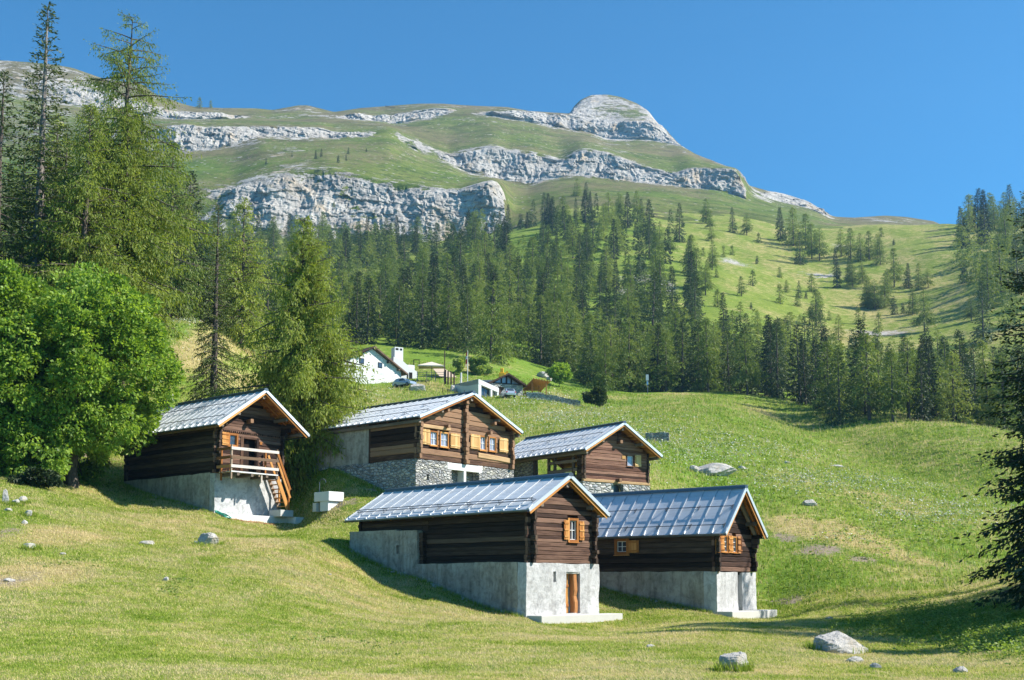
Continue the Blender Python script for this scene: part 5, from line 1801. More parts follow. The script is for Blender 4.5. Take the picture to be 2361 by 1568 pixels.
def plant(key, x, y, H, label, group, name=None, z=None, idx=None):
    ts = TEMPL[key]
    src, parts, H0 = ts[int(RNG.integers(len(ts))) if idx is None else idx % len(ts)]
    r = src.copy()
    nm = name or {"spruce": "spruce", "larch": "larch", "young": "young_conifer"}[key]
    r.name = nm
    COL.objects.link(r)
    if z is None: z = float(land_z(x, y))
    s = H / H0
    w = s * RNG.uniform(.88, 1.15)
    r.location = (x, y, z - .15)
    r.scale = (w, w, s)
    r.rotation_euler = (RNG.normal(0, .02), RNG.normal(0, .02), RNG.uniform(0, 6.28))
    tag(r, label, {"spruce": "spruce tree", "larch": "larch tree"}.get(nm, "young conifer"), group)
    for p in parts:
        c = p.copy()
        COL.objects.link(c)
        c.parent = r
    PLANTED.append((x, y))
    return r


KN = {'larch': ("airy green larch", "larches"), 'spruce': ("slim dark spruce", "spruces"), 'young': ("young low bushy conifer", "young conifers")}
CLEAR = [ground_at(u, v)[:2] + (r,) for u, v, r in ((1450, 668, 9), (1530, 660, 8), (1130, 840, 14), (1250, 880, 10), (1000, 820, 12), (860, 820, 14))]


def zone(where, n, u0, u1, y0, y1, mix, hr, gap, cond=None):
    pts, tries = [], 0
    while len(pts) < n and tries < n * 60:
        tries += 1
        Y = math.sqrt(RNG.uniform(y0 * y0, y1 * y1))
        u = RNG.uniform(u0, u1)
        if cond and not cond(u, Y): continue
        x = ae(u, 900)[0] * Y
        if any((x - p[0]) ** 2 + (Y - p[1]) ** 2 < gap * gap for p in PLANTED[-400:]): continue
        if any((x - c[0]) ** 2 + (Y - c[1]) ** 2 < c[2] ** 2 for c in CLEAR): continue
        if any((x - c[0]) ** 2 + (Y - c[1]) ** 2 < 9 for c in HEROES): continue
        key = RNG.choice(['larch', 'spruce', 'young'], p=mix)
        H = RNG.uniform(*hr) * (.55 if key == 'young' else 1) * (1.06 if key == 'spruce' else 1)
        tall = H > (hr[0] + hr[1]) / 2
        kn, kg = KN[key]
        lab = ("tall " if tall else "lower ") + kn + " " + where
        if key == 'young': lab = kn + " " + where
        plant(key, x, Y, H, lab, ("tall " if tall and key != 'young' else "") + kg + " " + where)
        pts.append((x, Y))


FILL = []


def fill(n, u0, u1, y0, y1, hr, gap, spr, cond=None):
    """places for the far wood that reads as one mass"""
    pts, tries = [], 0
    while len(pts) < n and tries < n * 60:
        tries += 1
        Y = math.sqrt(RNG.uniform(y0 * y0, y1 * y1))
        u = RNG.uniform(u0, u1)
        if cond and not cond(u, Y): continue
        x = ae(u, 900)[0] * Y
        if any((x - p[0]) ** 2 + (Y - p[1]) ** 2 < gap * gap for p in PLANTED) or any((x - p[0]) ** 2 + (Y - p[1]) ** 2 < gap * gap for p in pts): continue
        if any((x - c[0]) ** 2 + (Y - c[1]) ** 2 < c[2] ** 2 for c in CLEAR): continue
        pts.append((x, Y))
        FILL.append((x, Y, RNG.uniform(*hr), RNG.random() < spr))


def crest(u): return np.interp(u, [1330, 1400, 1560, 1700, 1850, 1930, 2050, 2270, 2600], [222, 222, 226, 221, 208, 184, 180, 180, 180])


zone("in the front row along the meadow crest", 44, 1390, 2480, 175, 245, [.36, .61, .03], (12, 16), 4.2, lambda u, Y: crest(u) < Y < crest(u) + 16)
zone("in the second rows behind the meadow crest", 48, 1340, 2520, 205, 310, [.45, .50, .05], (11, 16), 4.6, lambda u, Y: crest(u) + 16 < Y < crest(u) + 95)
zone("behind the stone houses of the hamlet", 50, 560, 1370, 232, 305, [.60, .36, .04], (13, 18), 5.2)
zone("half way up the dense forest slope", 88, 640, 1640, 305, 430, [.50, .44, .06], (10, 20), 5.6)
zone("in the band of forest under the lower cliff", 56, 380, 1170, 430, 585, [.50, .45, .05], (13, 20), 7.0)
zone("in the upper wood right of the lower cliff", 46, 1165, 1600, 430, 605, [.30, .48, .22], (8, 18), 6.0, lambda u, Y: Y < 600 - max(0, u - 1450) * .55)
zone("on the wooded hillside behind the broadleaf tree", 42, -260, 560, 130, 330, [.58, .38, .04], (14, 21), 6.0, lambda u, Y: Y > 134 + max(0, u - 380) * .1)
zone("high on the wooded slope beside the lower cliff", 24, -200, 560, 330, 560, [.62, .34, .04], (13, 19), 8.0)
zone("in the dense stand on the spur", 42, 2225, 2620, 330, 600, [.55, .40, .05], (15, 22), 6.0, lambda u, Y: u > 2195 + (Y - 330) * .17)
zone("scattered over the open slope", 50, 1540, 2100, 330, 570, [.25, .22, .53], (5, 14), 8.0)

# trees that stand out one by one: reading of the foot, height on the reading, kind, label
for u, v, h, key, lab in [
        (1628, 512, 62, 'larch', "lone full larch on the bare slope under the long cliff"),
        (1330, 476, 66, 'larch', "topmost larch of the wood, close under the middle cliff"),
        (1352, 478, 56, 'spruce', "dark spruce touching the topmost larch of the wood"),
        (1498, 560, 105, 'spruce', "tall double-topped spruce at the upper edge of the wood"),
        (1520, 575, 66, 'larch', "pale larch beside the tall double-topped spruce"),
        (1690, 540, 62, 'spruce', "slim spruce alone right of the lone full larch"),
        (1722, 545, 55, 'larch', "small airy larch near the slim lone spruce"),
        (1800, 560, 82, 'spruce', "dark spruce at the head of the upper copse"),
        (1830, 572, 95, 'larch', "broad larch in the middle of the upper copse"),
        (1858, 580, 92, 'larch', "pointed larch in the upper copse"),
        (1872, 600, 88, 'larch', "larch at the lower side of the upper copse"),
        (1845, 610, 80, 'spruce', "spruce at the foot of the upper copse"),
        (1890, 608, 82, 'larch', "larch at the outer end of the upper copse"),
        (1940, 600, 70, 'larch', "larch at the start of the long copse under the saddle"),
        (1962, 605, 76, 'larch', "rounded larch in the long copse under the saddle"),
        (1985, 612, 72, 'larch', "leaning larch in the long copse under the saddle"),
        (2005, 605, 70, 'larch', "upper larch in the long copse under the saddle"),
        (2030, 615, 66, 'larch', "thin larch in the long copse under the saddle"),
        (1930, 640, 66, 'spruce', "spruce in the lower row of the long copse"),
        (1960, 650, 60, 'spruce', "spruce beside the rounded larch of the long copse"),
        (1990, 655, 58, 'larch', "low larch at the bottom of the long copse"),
        (2062, 660, 96, 'larch', "tall bluish larch at the outer end of the long copse"),
        (2095, 660, 62, 'spruce', "single spruce out on the saddle meadow"),
        (2118, 664, 66, 'larch', "thin larch behind the single spruce on the saddle meadow"),
        (2140, 660, 48, 'larch', "smallest larch of the row on the saddle meadow"),
        (1930, 664, 52, 'young', "bushy young larch left of the clump of tall stems"),
        (1965, 664, 64, 'larch', "dense larch beside the clump of tall stems"),
        (2000, 710, 84, 'larch', "bare-stemmed larch in the clump of tall stems on the meadow"),
        (2018, 712, 76, 'larch', "second bare-stemmed larch in the clump of tall stems"),
        (2040, 706, 82, 'larch', "outer bare-stemmed larch in the clump of tall stems"),
        (2105, 730, 68, 'larch', "gaunt thin larch on the lower open meadow"),
        (2132, 774, 102, 'larch', "tall lone larch above the belt of trees below the open meadow"),
        (2082, 724, 26, 'young', "tiny pointed tree on the lower open meadow"),
        (1842, 690, 42, 'spruce', "small spruce at the rim of the open slope"),
        (1710, 690, 50, 'larch', "larch at the edge of the open slope above the rocks"),
        (1735, 664, 40, 'young', "small bright larch on the open slope"),
        (2003, 690, 26, 'young', "dark little bush-like tree above the clump shadow"),
        (1838, 712, 30, 'young', "dark small conifer on the open slope above the belt"),
        (1870, 738, 30, 'young', "pointed small conifer lower on the open slope"),
        (1912, 740, 24, 'young', "squat small conifer low on the open slope"),
        (2240, 745, 62, 'larch', "pale pointed larch in front of the spur's shade"),
        (1150, 545, 60, 'spruce', "spruce standing against the right end of the lower cliff"),
        (790, 600, 95, 'larch', "thin-topped larch standing in front of the lower cliff"),
        (830, 610, 75, 'spruce', "narrow dark spruce in front of the lower cliff"),
        (960, 590, 66, 'spruce', "dense spruce at the foot of the lower cliff"),
        (1130, 818, 195, 'larch', "very broad larch on the mound above the flagpole"),
        (1540, 908, 150, 'larch', "broad open larch on the meadow crest with a bare lower trunk"),
        (1400, 902, 130, 'larch', "larch in shade behind the signpost"),
        (840, 800, 160, 'spruce', "dark spruce rising behind the white chimney house"),
        (1030, 790, 150, 'larch', "larch right of the dark pole behind the terrace"),
        (970, 790, 170, 'spruce', "tall spruce directly behind the terrace"),
        (1262, 840, 120, 'larch', "larch on the edge of the mound behind the round deciduous tree")]:
    X, Y, Z = ground_at(u, v, 60)
    if u == 1130: X, Y, Z = put(u, 226)
    if 1390 < u < 1545 and v > 900: X, Y, Z = put(u, crest(u) - 1)
    if u in (840, 1030, 970): X, Y, Z = put(u, 236)
    plant(key, X, Y, h / F_PX * Y, lab, None)

for u, v, h, key, lab in [
        (779, 377, 20, 'young', "round dark pine on the green terrace above the lower cliff"),
        (729, 367, 22, 'spruce', "left one of three small spruces on the green terrace"),
        (742, 362, 20, 'spruce', "middle one of three small spruces on the green terrace"),
        (799, 372, 18, 'spruce', "small spruce right of the round dark pine on the terrace"),
        (802, 356, 17, 'spruce', "upper small spruce behind the round dark pine"),
        (672, 363, 12, 'spruce', "tiny spruce alone at the back of the green terrace"),
        (613, 381, 16, 'spruce', "small spruce at the near edge of the green terrace"),
        (846, 352, 10, 'young', "tiny bush-like conifer at the right of the terrace"),
        (531, 336, 20, 'spruce', "small spruce below the upper left cliff"),
        (459, 250, 28, 'young', "dense dark conifer on the skyline above the left cliff"),
        (487, 249, 20, 'young', "lower conifer beside the dense one on the skyline"),
        (1087, 396, 14, 'spruce', "tiny spruce at the foot of the middle cliff"),
        (1018, 370, 9, 'young', "tiny conifer below the grassy spur"),
        (770, 478, 14, 'young', "tiny conifer growing on the lower cliff ledge")]:
    X, Y, Z = mtn_at(u, v)
    plant(key, X, Y, h / F_PX * Y, lab, None, z=Z)

fill(115, 560, 1560, 296, 430, (10, 16), 4.6, .5)
fill(110, 380, 1170, 420, 585, (11, 18), 4.8, .5)
fill(24, 1165, 1580, 430, 600, (9, 15), 5.0, .7, lambda u, Y: Y < 600 - max(0, u - 1450) * .6)
fill(110, -250, 560, 145, 520, (13, 19), 5.0, .35)
fill(60, 2225, 2620, 340, 600, (13, 18), 5.0, .3, lambda u, Y: u > 2200 + (Y - 330) * .17)
fill(130, 1340, 2480, 196, 300, (9, 13.5), 3.6, .5, lambda u, Y: Y > crest(u) + 6)
fill(40, 600, 1350, 245, 300, (11, 15), 4.6, .4)
LOW = []
for kind_, Rm_, sd_ in (('larch', 4.8, 261), ('larch', 4.0, 262), ('spruce', 3.2, 263), ('spruce', 2.6, 264)):
    LOW.append(conifer(kind_, 15, Rm_, sd_, 52, .80, .95, .46, wood=False, z0=.06, hang=.8))
for nm_, mt_, pick in (("far_larch_forest", 'larch_far', False), ("far_spruce_forest", 'spruce_far', True)):
    Vs, Ts = [], []
    for i_, (x, y, H_, sp_) in enumerate(FILL):
        if bool(sp_) != pick: continue
        V_, F_, T_ = LOW[(2 if pick else 0) + i_ % 2][1]
        a_ = RNG.uniform(0, 6.28)
        s_ = H_ / 15
        w_ = s_ * RNG.uniform(.85, 1.15)
        c_, n_ = math.cos(a_), math.sin(a_)
        Vs.append(np.stack([(V_[:, 0] * c_ - V_[:, 1] * n_) * w_ + x, (V_[:, 0] * n_ + V_[:, 1] * c_) * w_ + y, V_[:, 2] * s_ + float(land_z(x, y)) - .2], -1))
        Ts.append(np.clip(T_ + RNG.normal(0, .13), 0, 1))
    V_ = np.concatenate(Vs)
    o_ = mesh_np(nm_, V_, np.arange(len(V_)).reshape(-1, 4), M[mt_], None, False, tone=np.concatenate(Ts))
    tag(o_, "mass of " + ("dark spruces" if pick else "green larches") + " filling the far wood between the nearer trees", "forest", kind="stuff")
# ------------------------------------------------------------------ boulders and stones
def stone(u, v, w, h, seed, label, name="boulder", cat="boulder", depth=.8, sink=.22, rz=None, tilt=0.0, sharp=1.0):
    X, Y, Z = ground_at(u, v)
    k = Y / F_PX
    V, F = rock_mesh(w * k, w * k * depth, h * k * 1.25, seed, 22 if w > 40 else 14, sharp)
    V[:, 2] -= sink * h * k
    o = mesh_np(name, V, F, M['boulder'], None, False)
    rg = random.Random(seed)
    o.location = (X, Y + w * k * depth * .3, Z)
    o.rotation_euler = (tilt, rg.uniform(-.06, .06), rg.uniform(-.4, .4) if rz is None else rz)
    return tag(o, label, cat)


for a in [(10, 1164, 18, 32, 301, "upright white rock at the head of the bare bank", .7),
          (31, 1166, 19, 14, 302, "squat white rock leaning on the upright one", .8),
          (50, 1160, 22, 12, 303, "flat-topped white rock right of the upright one", .9),
          (62, 1192, 24, 12, 304, "pale tilted rock below the cluster of white rocks", .8),
          (18, 1180, 18, 6, 305, "flat pale stone just under the white rock cluster", .8),
          (66, 1268, 28, 13, 306, "low white rock half sunk in the bare brown bank", .8),
          (143, 1283, 16, 5, 307, "small white stone right of the sunken white rock", .8),
          (336, 1257, 40, 7, 308, "flat grey stone lying level in the lawn", .6),
          (478, 1258, 48, 24, 309, "peaked white boulder alone on the lawn below the chalet", .8),
          (452, 1257, 12, 7, 310, "little stone at the foot of the peaked white boulder", .8),
          (380, 1342, 14, 9, 311, "small grey stone among leaves in the middle of the lawn", .8),
          (20, 1345, 26, 7, 312, "broken pale stones at the edge of the bare bank", .8),
          (55, 1213, 14, 8, 313, "small white stone on the bare bank", .8),
          (760, 1328, 8, 4, 314, "tiny white stone in the lawn left of the long barn", .8),
          (1696, 1547, 62, 42, 315, "rounded white boulder low on the lawn", .9),
          (1942, 1508, 122, 44, 316, "largest pale boulder with a grassy top on the lawn", .65),
          (1974, 1531, 40, 11, 317, "flat slab lying below the largest boulder", .5),
          (2019, 1545, 24, 10, 318, "small slab beyond the flat slab by the largest boulder", .6),
          (1912, 1433, 22, 7, 319, "small pale stone above the largest boulder", .7),
          (1500, 1494, 20, 6, 320, "small flat stone on the tan lawn below the cabin", .6),
          (2216, 1552, 30, 12, 321, "pale stone in the shaded ditch", .7),
          (1868, 1170, 44, 14, 322, "pale flat rock on the slope above the steep roofed cabin", .6),
          (1932, 1073, 36, 7, 323, "long low white rock out on the hillside", .5),
          (1712, 1083, 26, 8, 324, "small pale stone right of the great tilted slab", .6),
          (1815, 1068, 16, 6, 325, "tiny white stone on the flowery hillside", .6),
          (388, 932, 30, 20, 326, "bright white rock behind the chalet roof", .8),
          (1254, 872, 34, 17, 327, "dark grey boulder beside the round deciduous tree", .8),
          (1268, 877, 14, 9, 328, "small pale rock at the foot of the dark grey boulder", .8),
          (1132, 903, 1, 1, 0, "", 0),
          (1117, 955, 1, 1, 0, "", 0),
          (1044, 905, 14, 17, 330, "upright pale rock beside the fence posts under the terrace", .8),
          (960, 905, 44, 14, 331, "rough pale rocks beside the parked blue car", .7),
          (1163, 1532, 1, 1, 0, "", 0)]:
    if a[2] > 2: stone(a[0], a[1], a[2], a[3], a[4], a[5], depth=a[6], name="stone" if a[2] < 30 else "boulder", cat="stone" if a[2] < 30 else "boulder")
stone(1640, 1097, 104, 24, 340, "great tilted grey slab on the hillside", depth=.7, tilt=.25, sharp=.4)
stone(1600, 1088, 22, 14, 341, "blocky stone propping the great tilted slab", depth=.8)
# ruined bit of wall
X, Y, Z = ground_at(1515, 1016)
rt = thing("stone_wall_ruin", "short ruined block of dry stone wall alone on the hillside", "stone wall", (X, Y, Z), -.12)
k = Y / F_PX
rough_block("wall_block", boxc(-27 * k, 27 * k, -.5, .6, -.5, 17 * k), M['stone'], rt, 0, .12, .9, .2, 60)

# ------------------------------------------------------------------ trough, hoses
X, Y, Z = ground_at(758, 1174)
rt = thing("water_trough", "white concrete water trough with a bent tap between the chalet and the long barn", "trough", (X, Y, Z), R(48))
mb = MB()
s_, hh = .92, .56
mb.box(-s_ * .62, s_ * .62, -s_ * .75, -s_ * .75 + .10, .3, .3 + hh); mb.box(-s_ * .62, s_ * .62, s_ * .75 - .10, s_ * .75, .3, .3 + hh)
mb.box(-s_ * .62, -s_ * .62 + .10, -s_ * .75 + .1, s_ * .75 - .1, .3, .3 + hh); mb.box(s_ * .62 - .10, s_ * .62, -s_ * .75 + .1, s_ * .75 - .1, .3, .3 + hh)
mb.box(-s_ * .52, s_ * .52, -s_ * .65, s_ * .65, .3, .42)
mb.build("basin", M['concrete_white'], rt, bevel=.012)
mb = MB(); mb.box(-.5, .52, -.55, .2, -.3, .298); mb.build("plinth", M['concrete_white'], rt, bevel=.01)
mb = MB(); mb.box(-.62, -.3, .42, .75, -.3, .22); mb.build("foot_block", M['concrete'], rt, bevel=.01)
mb = MB(); mb.tube([(-.1, .78, 0), (-.1, .78, 1.5), (-.08, .70, 1.66), (0, .55, 1.70), (.06, .42, 1.6), (.07, .40, 1.48)], .022, 8); mb.build("tap_pipe", M['metal_rail'], rt)


def hose(pts, label, mat, r=.022):
    P = []
    for i in range(len(pts) - 1):
        for k in range(8):
            w = k / 8
            a, b = pts[i], pts[i + 1]
            x, y = a[0] + (b[0] - a[0]) * w, a[1] + (b[1] - a[1]) * w
            P.append((x, y, float(land_z(x, y)) + .03 + a[2] * (1 - w) + b[2] * w))
    mb = MB(); mb.tube(P, r, 6)
    o = mb.build("garden_hose", M[mat], None, smooth=True)
    tag(o, label, "hose")


c0 = h2w('H1', -2.55, .55)
ring = [(c0[0] + .45 * math.cos(a) * (1 + .2 * math.sin(3.1 * a)), c0[1] + .3 * math.sin(a), .05 + .12 * abs(math.sin(a * .5)) + .04 * (i % 3)) for i, a in enumerate(np.linspace(0, 22, 34))]
hose(ring, "green garden hose coiled at the corner of the chalet base", "hose_green")
a_, b_ = h2w('H1', -2.2, .35), h2w('H1', 1.2, .30)
hose([(a_[0] + (b_[0] - a_[0]) * t, a_[1] + (b_[1] - a_[1]) * t - .1 + .12 * math.sin(t * 14), .02) for t in np.linspace(0, 1, 14)], "dull red hose lying along the concrete strip of the chalet", "hose_red")

# ------------------------------------------------------------------ the hamlet up the slope (metres right of and above the sight line, per depth)
def at(u, v, Y):
    a, e = ae(u, v)
    return Vector((a * Y, Y, e * Y))


def wall_poly(name, pts, y0, y1, mat, parent, **kw):
    mb = MB(); mb.prism(pts, y0, y1)
    return mb.build(name, mat, parent, **kw)


def px(Y): return Y / F_PX


# upper stone house
Y = 190; k = px(Y)
base = at(862, 888, Y)
rt = thing("stone_house", "whitewashed stone house with a brown gable roof and two small square windows", "house", base, R(44))
g = lambda u, v: ((u - 862) * k / math.cos(R(44)), (888 - v) * k)
rough_block("wall", boxc(g(797, 0)[0], g(920, 0)[0], 0, 9, -2.5, g(0, 846)[1]), M['plaster_white'], rt, 0, .07, .9, .4, 70)
wall_poly("gable", [g(797, 846), g(920, 846), g(858, 803)], .02, 8.9, M['plaster_white'], rt)
for sg, (a, b) in enumerate(((g(858, 797), g(929, 849)), (g(858, 797), g(788, 844)))):
    mb = MB()
    dx_, dz_ = b[0] - a[0], b[1] - a[1]
    mb.hexa([(a[0], -.7, a[1] - .28), (b[0], -.7, b[1] - .28), (b[0], 9.6, b[1] - .28), (a[0], 9.6, a[1] - .28), (a[0], -.7, a[1]), (b[0], -.7, b[1]), (b[0], 9.6, b[1]), (a[0], 9.6, a[1])])
    mb.build("roof", M['shingle'], rt)
for u0, u1, v0, v1 in ((831, 841, 829, 842), (870, 879, 832, 845)):
    a, b = g(u0, v1), g(u1, v0)
    mb = MB(); mb.box(a[0], b[0], -.03, .05, a[1], b[1], .2); w = mb.build("window", M['log_dark'], rt)
    mb = MB(); mb.box(a[0] + .1, b[0] - .1, -.05, -.032, a[1] + .1, b[1] - .1); mb.build("pane", M['glass'], w)
for u, v in ((832, 823), (890, 828), (912, 842)):
    a = g(u, v); mb = MB(); mb.box(a[0] - .16, a[0] + .16, -.6, .1, a[1] - .2, a[1] + .1); mb.build("purlin", M['shingle'], rt)

# white house with the chimney
Y = 196; k = px(Y)
base = at(935, 876, Y)
rt = thing("white_house", "white rendered house with a tall square chimney and two dark doors", "house", base, R(28))
g = lambda u, v: ((u - 935) * k / math.cos(R(28)), (876 - v) * k)
wall_poly("wall", [g(908, 880), g(961, 880), g(961, 854), g(945, 845), g(925, 829), g(908, 824)], 0, 6, M['white_paint'], rt)
a, b = g(915, 832), g(934, 797)
mb = MB(); mb.box(a[0], b[0], 1.0, 2.6, a[1] - 1, b[1]); ch = mb.build("chimney", M['white_paint'], rt, bevel=.02)
mb = MB(); mb.box(a[0] + .2, b[0] - .9, .97, 1.0, b[1] - .55, b[1] - .2); mb.box(b[0] - .6, b[0] - .2, .97, 1.0, b[1] - .55, b[1] - .2); mb.build("flue_opening", M['dark'], ch)
for u0, u1, v0 in ((938, 941, 860), (943, 950, 857), (919, 923, 868)):
    a, b = g(u0, 876), g(u1, v0); mb = MB(); mb.box(a[0], b[0], -.04, .03, a[1], b[1]); mb.build("door", M['dark'], rt)
a, b = g(947, 860), g(961, 836)
mb = MB(); mb.box(a[0], b[0], 1.2, 4.0, a[1], b[1]); mb.build("side_block", M['white_paint'], rt)

# timber notice frame on the mound
Y = 206; k = px(Y); base = at(960, 850, Y)
rt = thing("wooden_gateway", "square brown timber frame standing behind the white house", "gateway", (base.x, Y, base.z))
for x in (-.5, .5):
    mb = MB(); mb.beam((x, 0, -.8), (x, 0, 1.7), .12, .12, (0, 1, 0)); mb.build("post", M['log_warm'], rt)
mb = MB(); mb.beam((-.58, 0, 1.64), (.58, 0, 1.64), .12, .14); mb.build("crossbar", M['log_warm'], rt)

# parasol and sail on the terrace
Y = 193; k = px(Y); base = at(995, 874, Y)
rt = thing("parasol", "large square beige parasol open over the terrace", "parasol", base)
mb = MB(); mb.tube([(0, 0, -.2), (0, 0, 3.0)], .05, 8); mb.build("pole", M['metal_rail'], rt)
mb = MB()
c, top = 2.25, 3.05
co = [(-c, -c * .8, 2.15), (c, -c * .8, 2.05), (c, c * .8, 2.35), (-c, c * .8, 2.35)]
for i in range(4):
    a, b = co[i], co[(i + 1) % 4]
    mb.poly([a, b, (0, 0, top)], None, .5)
    mb.poly([a, (a[0], a[1], a[2] - .18), (b[0], b[1], b[2] - .18), b], None, .5)
cn = mb.build("canopy", M['canvas'], rt, fix=False)
mo = cn.modifiers.new("cloth", 'SOLIDIFY'); mo.thickness = .02
for q in co:
    mb = MB(); mb.tube([(0, 0, 2.5), q], .02, 5); mb.build("rib", M['metal_rail'], rt)
Y = 197; base = at(1030, 872, Y)
rt = thing("awning", "tan canvas awning sloping down to the right behind the parasol", "awning", base)
g = lambda u, v: ((u - 1030) * px(Y), (872 - v) * px(Y))
mb = MB()
A_, B_, C2, D2 = g(990, 838), g(1018, 836), g(1058, 866), g(1012, 866)
mb.hexa([(A_[0], 2.0, A_[1]), (B_[0], 4.5, B_[1]), (C2[0], 3.5, C2[1]), (D2[0], .4, D2[1]), (A_[0], 2.0, A_[1] + .05), (B_[0], 4.5, B_[1] + .05), (C2[0], 3.5, C2[1] + .05), (D2[0], .4, D2[1] + .05)])
mb.build("canvas", M['canvas_dark'], rt)
mb = MB(); mb.tube([(C2[0], 3.5, -.3), (C2[0], 3.5, C2[1])], .05, 6); mb.build("pole", M['metal_dark'], rt)

# terrace railing and poles
Y = 189; base = at(993, 878, Y)
rt = thing("terrace_railing", "dark post and rail fence along the terrace edge", "railing", base)
g = lambda u, v: ((u - 993) * px(Y), (878 - v) * px(Y))
for u in (962, 984, 1004, 1024):
    a, b = g(u, 880), g(u, 856); mb = MB(); mb.box(a[0] - .05, a[0] + .05, -.05, .05, a[1], b[1]); mb.build("post", M['metal_dark'], rt)
for v in (858, 863, 868):
    a, b = g(960, v), g(1026, v); mb = MB(); mb.box(a[0], b[0], -.02, .02, a[1] - .03, a[1] + .03); mb.build("rail", M['metal_dark'], rt)
rt2 = None
for i, (u, v0, v1) in enumerate(((1027, 880, 852), (1033, 881, 855), (1040, 881, 857), (1047, 882, 859))):
    p = at(u, v0, 186)
    o = thing("fence_post", ["thick dark post nearest the tall dark pole", "second thick dark post from the tall dark pole", "third thick dark post from the tall dark pole", "last thick dark post beside the pale pillar"][i], "post", p)
    mb = MB(); mb.tube([(0, 0, -.4), (0, 0, (v0 - v1) * px(186))], .13, 8); mb.build("post_shaft", M['log_dark'], o)
for name, lab, cat, u, v0, v1, Yq, r in (("utility_pole", "tall thin dark pole at the end of the terrace", "pole", 1025, 882, 807, 190, .09),
                                         ("concrete_pillar", "short pale pillar between the terrace posts and the white box building", "pillar", 1063, 876, 859, 186, .17)):
    p = at(u, v0, Yq); o = thing(name, lab, cat, p)
    mb = MB(); mb.tube([(0, 0, -.6), (0, 0, (v0 - v1) * px(Yq))], r, 8)
    mb.build("shaft", M['log_dark'] if r < .1 else M['concrete'], o)
p = at(1078, 876, 192); o = thing("flagpole", "white flagpole with a narrow red and white flag hanging limp", "flagpole", p)
hp = (876 - 806) * px(192)
mb = MB(); mb.tube([(0, 0, -.6), (0, 0, hp)], [.075, .045], 8); mb.build("pole", M['white_paint'], o)
mb = MB(); mb.hexa([(-.10, -.05, hp - 2.3), (-.36, -.02, hp - 2.4), (-.30, .08, hp - 2.4), (-.08, .05, hp - 2.3), (-.06, -.03, hp - .25), (-.24, -.02, hp - .4), (-.22, .05, hp - .4), (-.06, .03, hp - .25)])
fl = mb.build("flag", M['red_cloth'], o)
mb = MB(); mb.hexa([(-.11, -.075, hp - 1.55), (-.35, -.045, hp - 1.6), (-.34, .1, hp - 1.6), (-.09, .07, hp - 1.55), (-.08, -.06, hp - .95), (-.27, -.05, hp - 1.05), (-.26, .08, hp - 1.05), (-.08, .06, hp - .95)])
mb.build("white_field", M['white_paint'], fl)

# white concrete box building
Y = 180; k = px(Y); base = at(1103, 918, Y)
rt = thing("concrete_building", "white concrete box building with a wide glazed front set into the bank", "building", base, 0)
# front runs from (1103) to (1150), coming nearer on the right is false: it turns away gently
f0, f1 = Vector((0, 0, 0)), at(1150, 922, 182.8) - base
fd = Vector((f1.x, f1.y, 0)).normalized(); bd_ = Vector((-.64, .77, 0))
z0_, zl, zr = -1.2, (918 - 873) * k, (922 - 894) * k + (at(1150, 922, 182.8).z - base.z)
W_ = Vector((f1.x, f1.y, 0)).length


def pt(u, d, z): q = fd * u + bd_ * d; return (q.x, q.y, z)


def top_at(u): return zl + (zr - zl) * u / W_


def slab(mb, u0, u1, d0, d1, za, zb_=None):
    mb.hexa([pt(u0, d0, za), pt(u1, d0, za), pt(u1, d1, za), pt(u0, d1, za), pt(u0, d0, zb_ if zb_ is not None else top_at(u0)), pt(u1, d0, zb_ if zb_ is not None else top_at(u1)), pt(u1, d1, zb_ if zb_ is not None else top_at(u1)), pt(u0, d1, zb_ if zb_ is not None else top_at(u0))])


mb = MB(); slab(mb, 0, W_ * .14, 0, 7, z0_); slab(mb, W_ * .60, W_ * .68, 0, 7, z0_); slab(mb, W_ * .92, W_, 0, 7, z0_); slab(mb, W_ * .14, W_ * .92, 3.0, 7, z0_)
mb.build("wall", M['concrete_white'], rt)
mb = MB()
mb.hexa([pt(0, -.03, top_at(0) - .75), pt(W_, -.03, top_at(W_) - .75), pt(W_, 3.0, top_at(W_) - .75), pt(0, 3.0, top_at(0) - .75), pt(0, -.03, top_at(0) + .02), pt(W_, -.03, top_at(W_) + .02), pt(W_, 7.05, top_at(W_) + .02), pt(0, 7.05, top_at(0) + .02)])
mb.build("roof_slab", M['concrete_white'], rt)
mb = MB(); slab(mb, W_ * .145, W_ * .595, .5, .56, z0_, top_at(W_ * .4) - .6); mb.build("glass_front", M['glass'], rt)
mb = MB(); slab(mb, W_ * .685, W_ * .915, 1.0, 1.05, z0_, top_at(W_ * .9) - .6); mb.build("door_opening", M['shingle'], rt)
mb = MB()
for t_ in (.145, .37, .59): slab(mb, W_ * t_, W_ * t_ + .06, .42, .5, z0_, top_at(W_ * .4) - .62)
mb.build("glazing_bar", M['metal_rail'], rt)

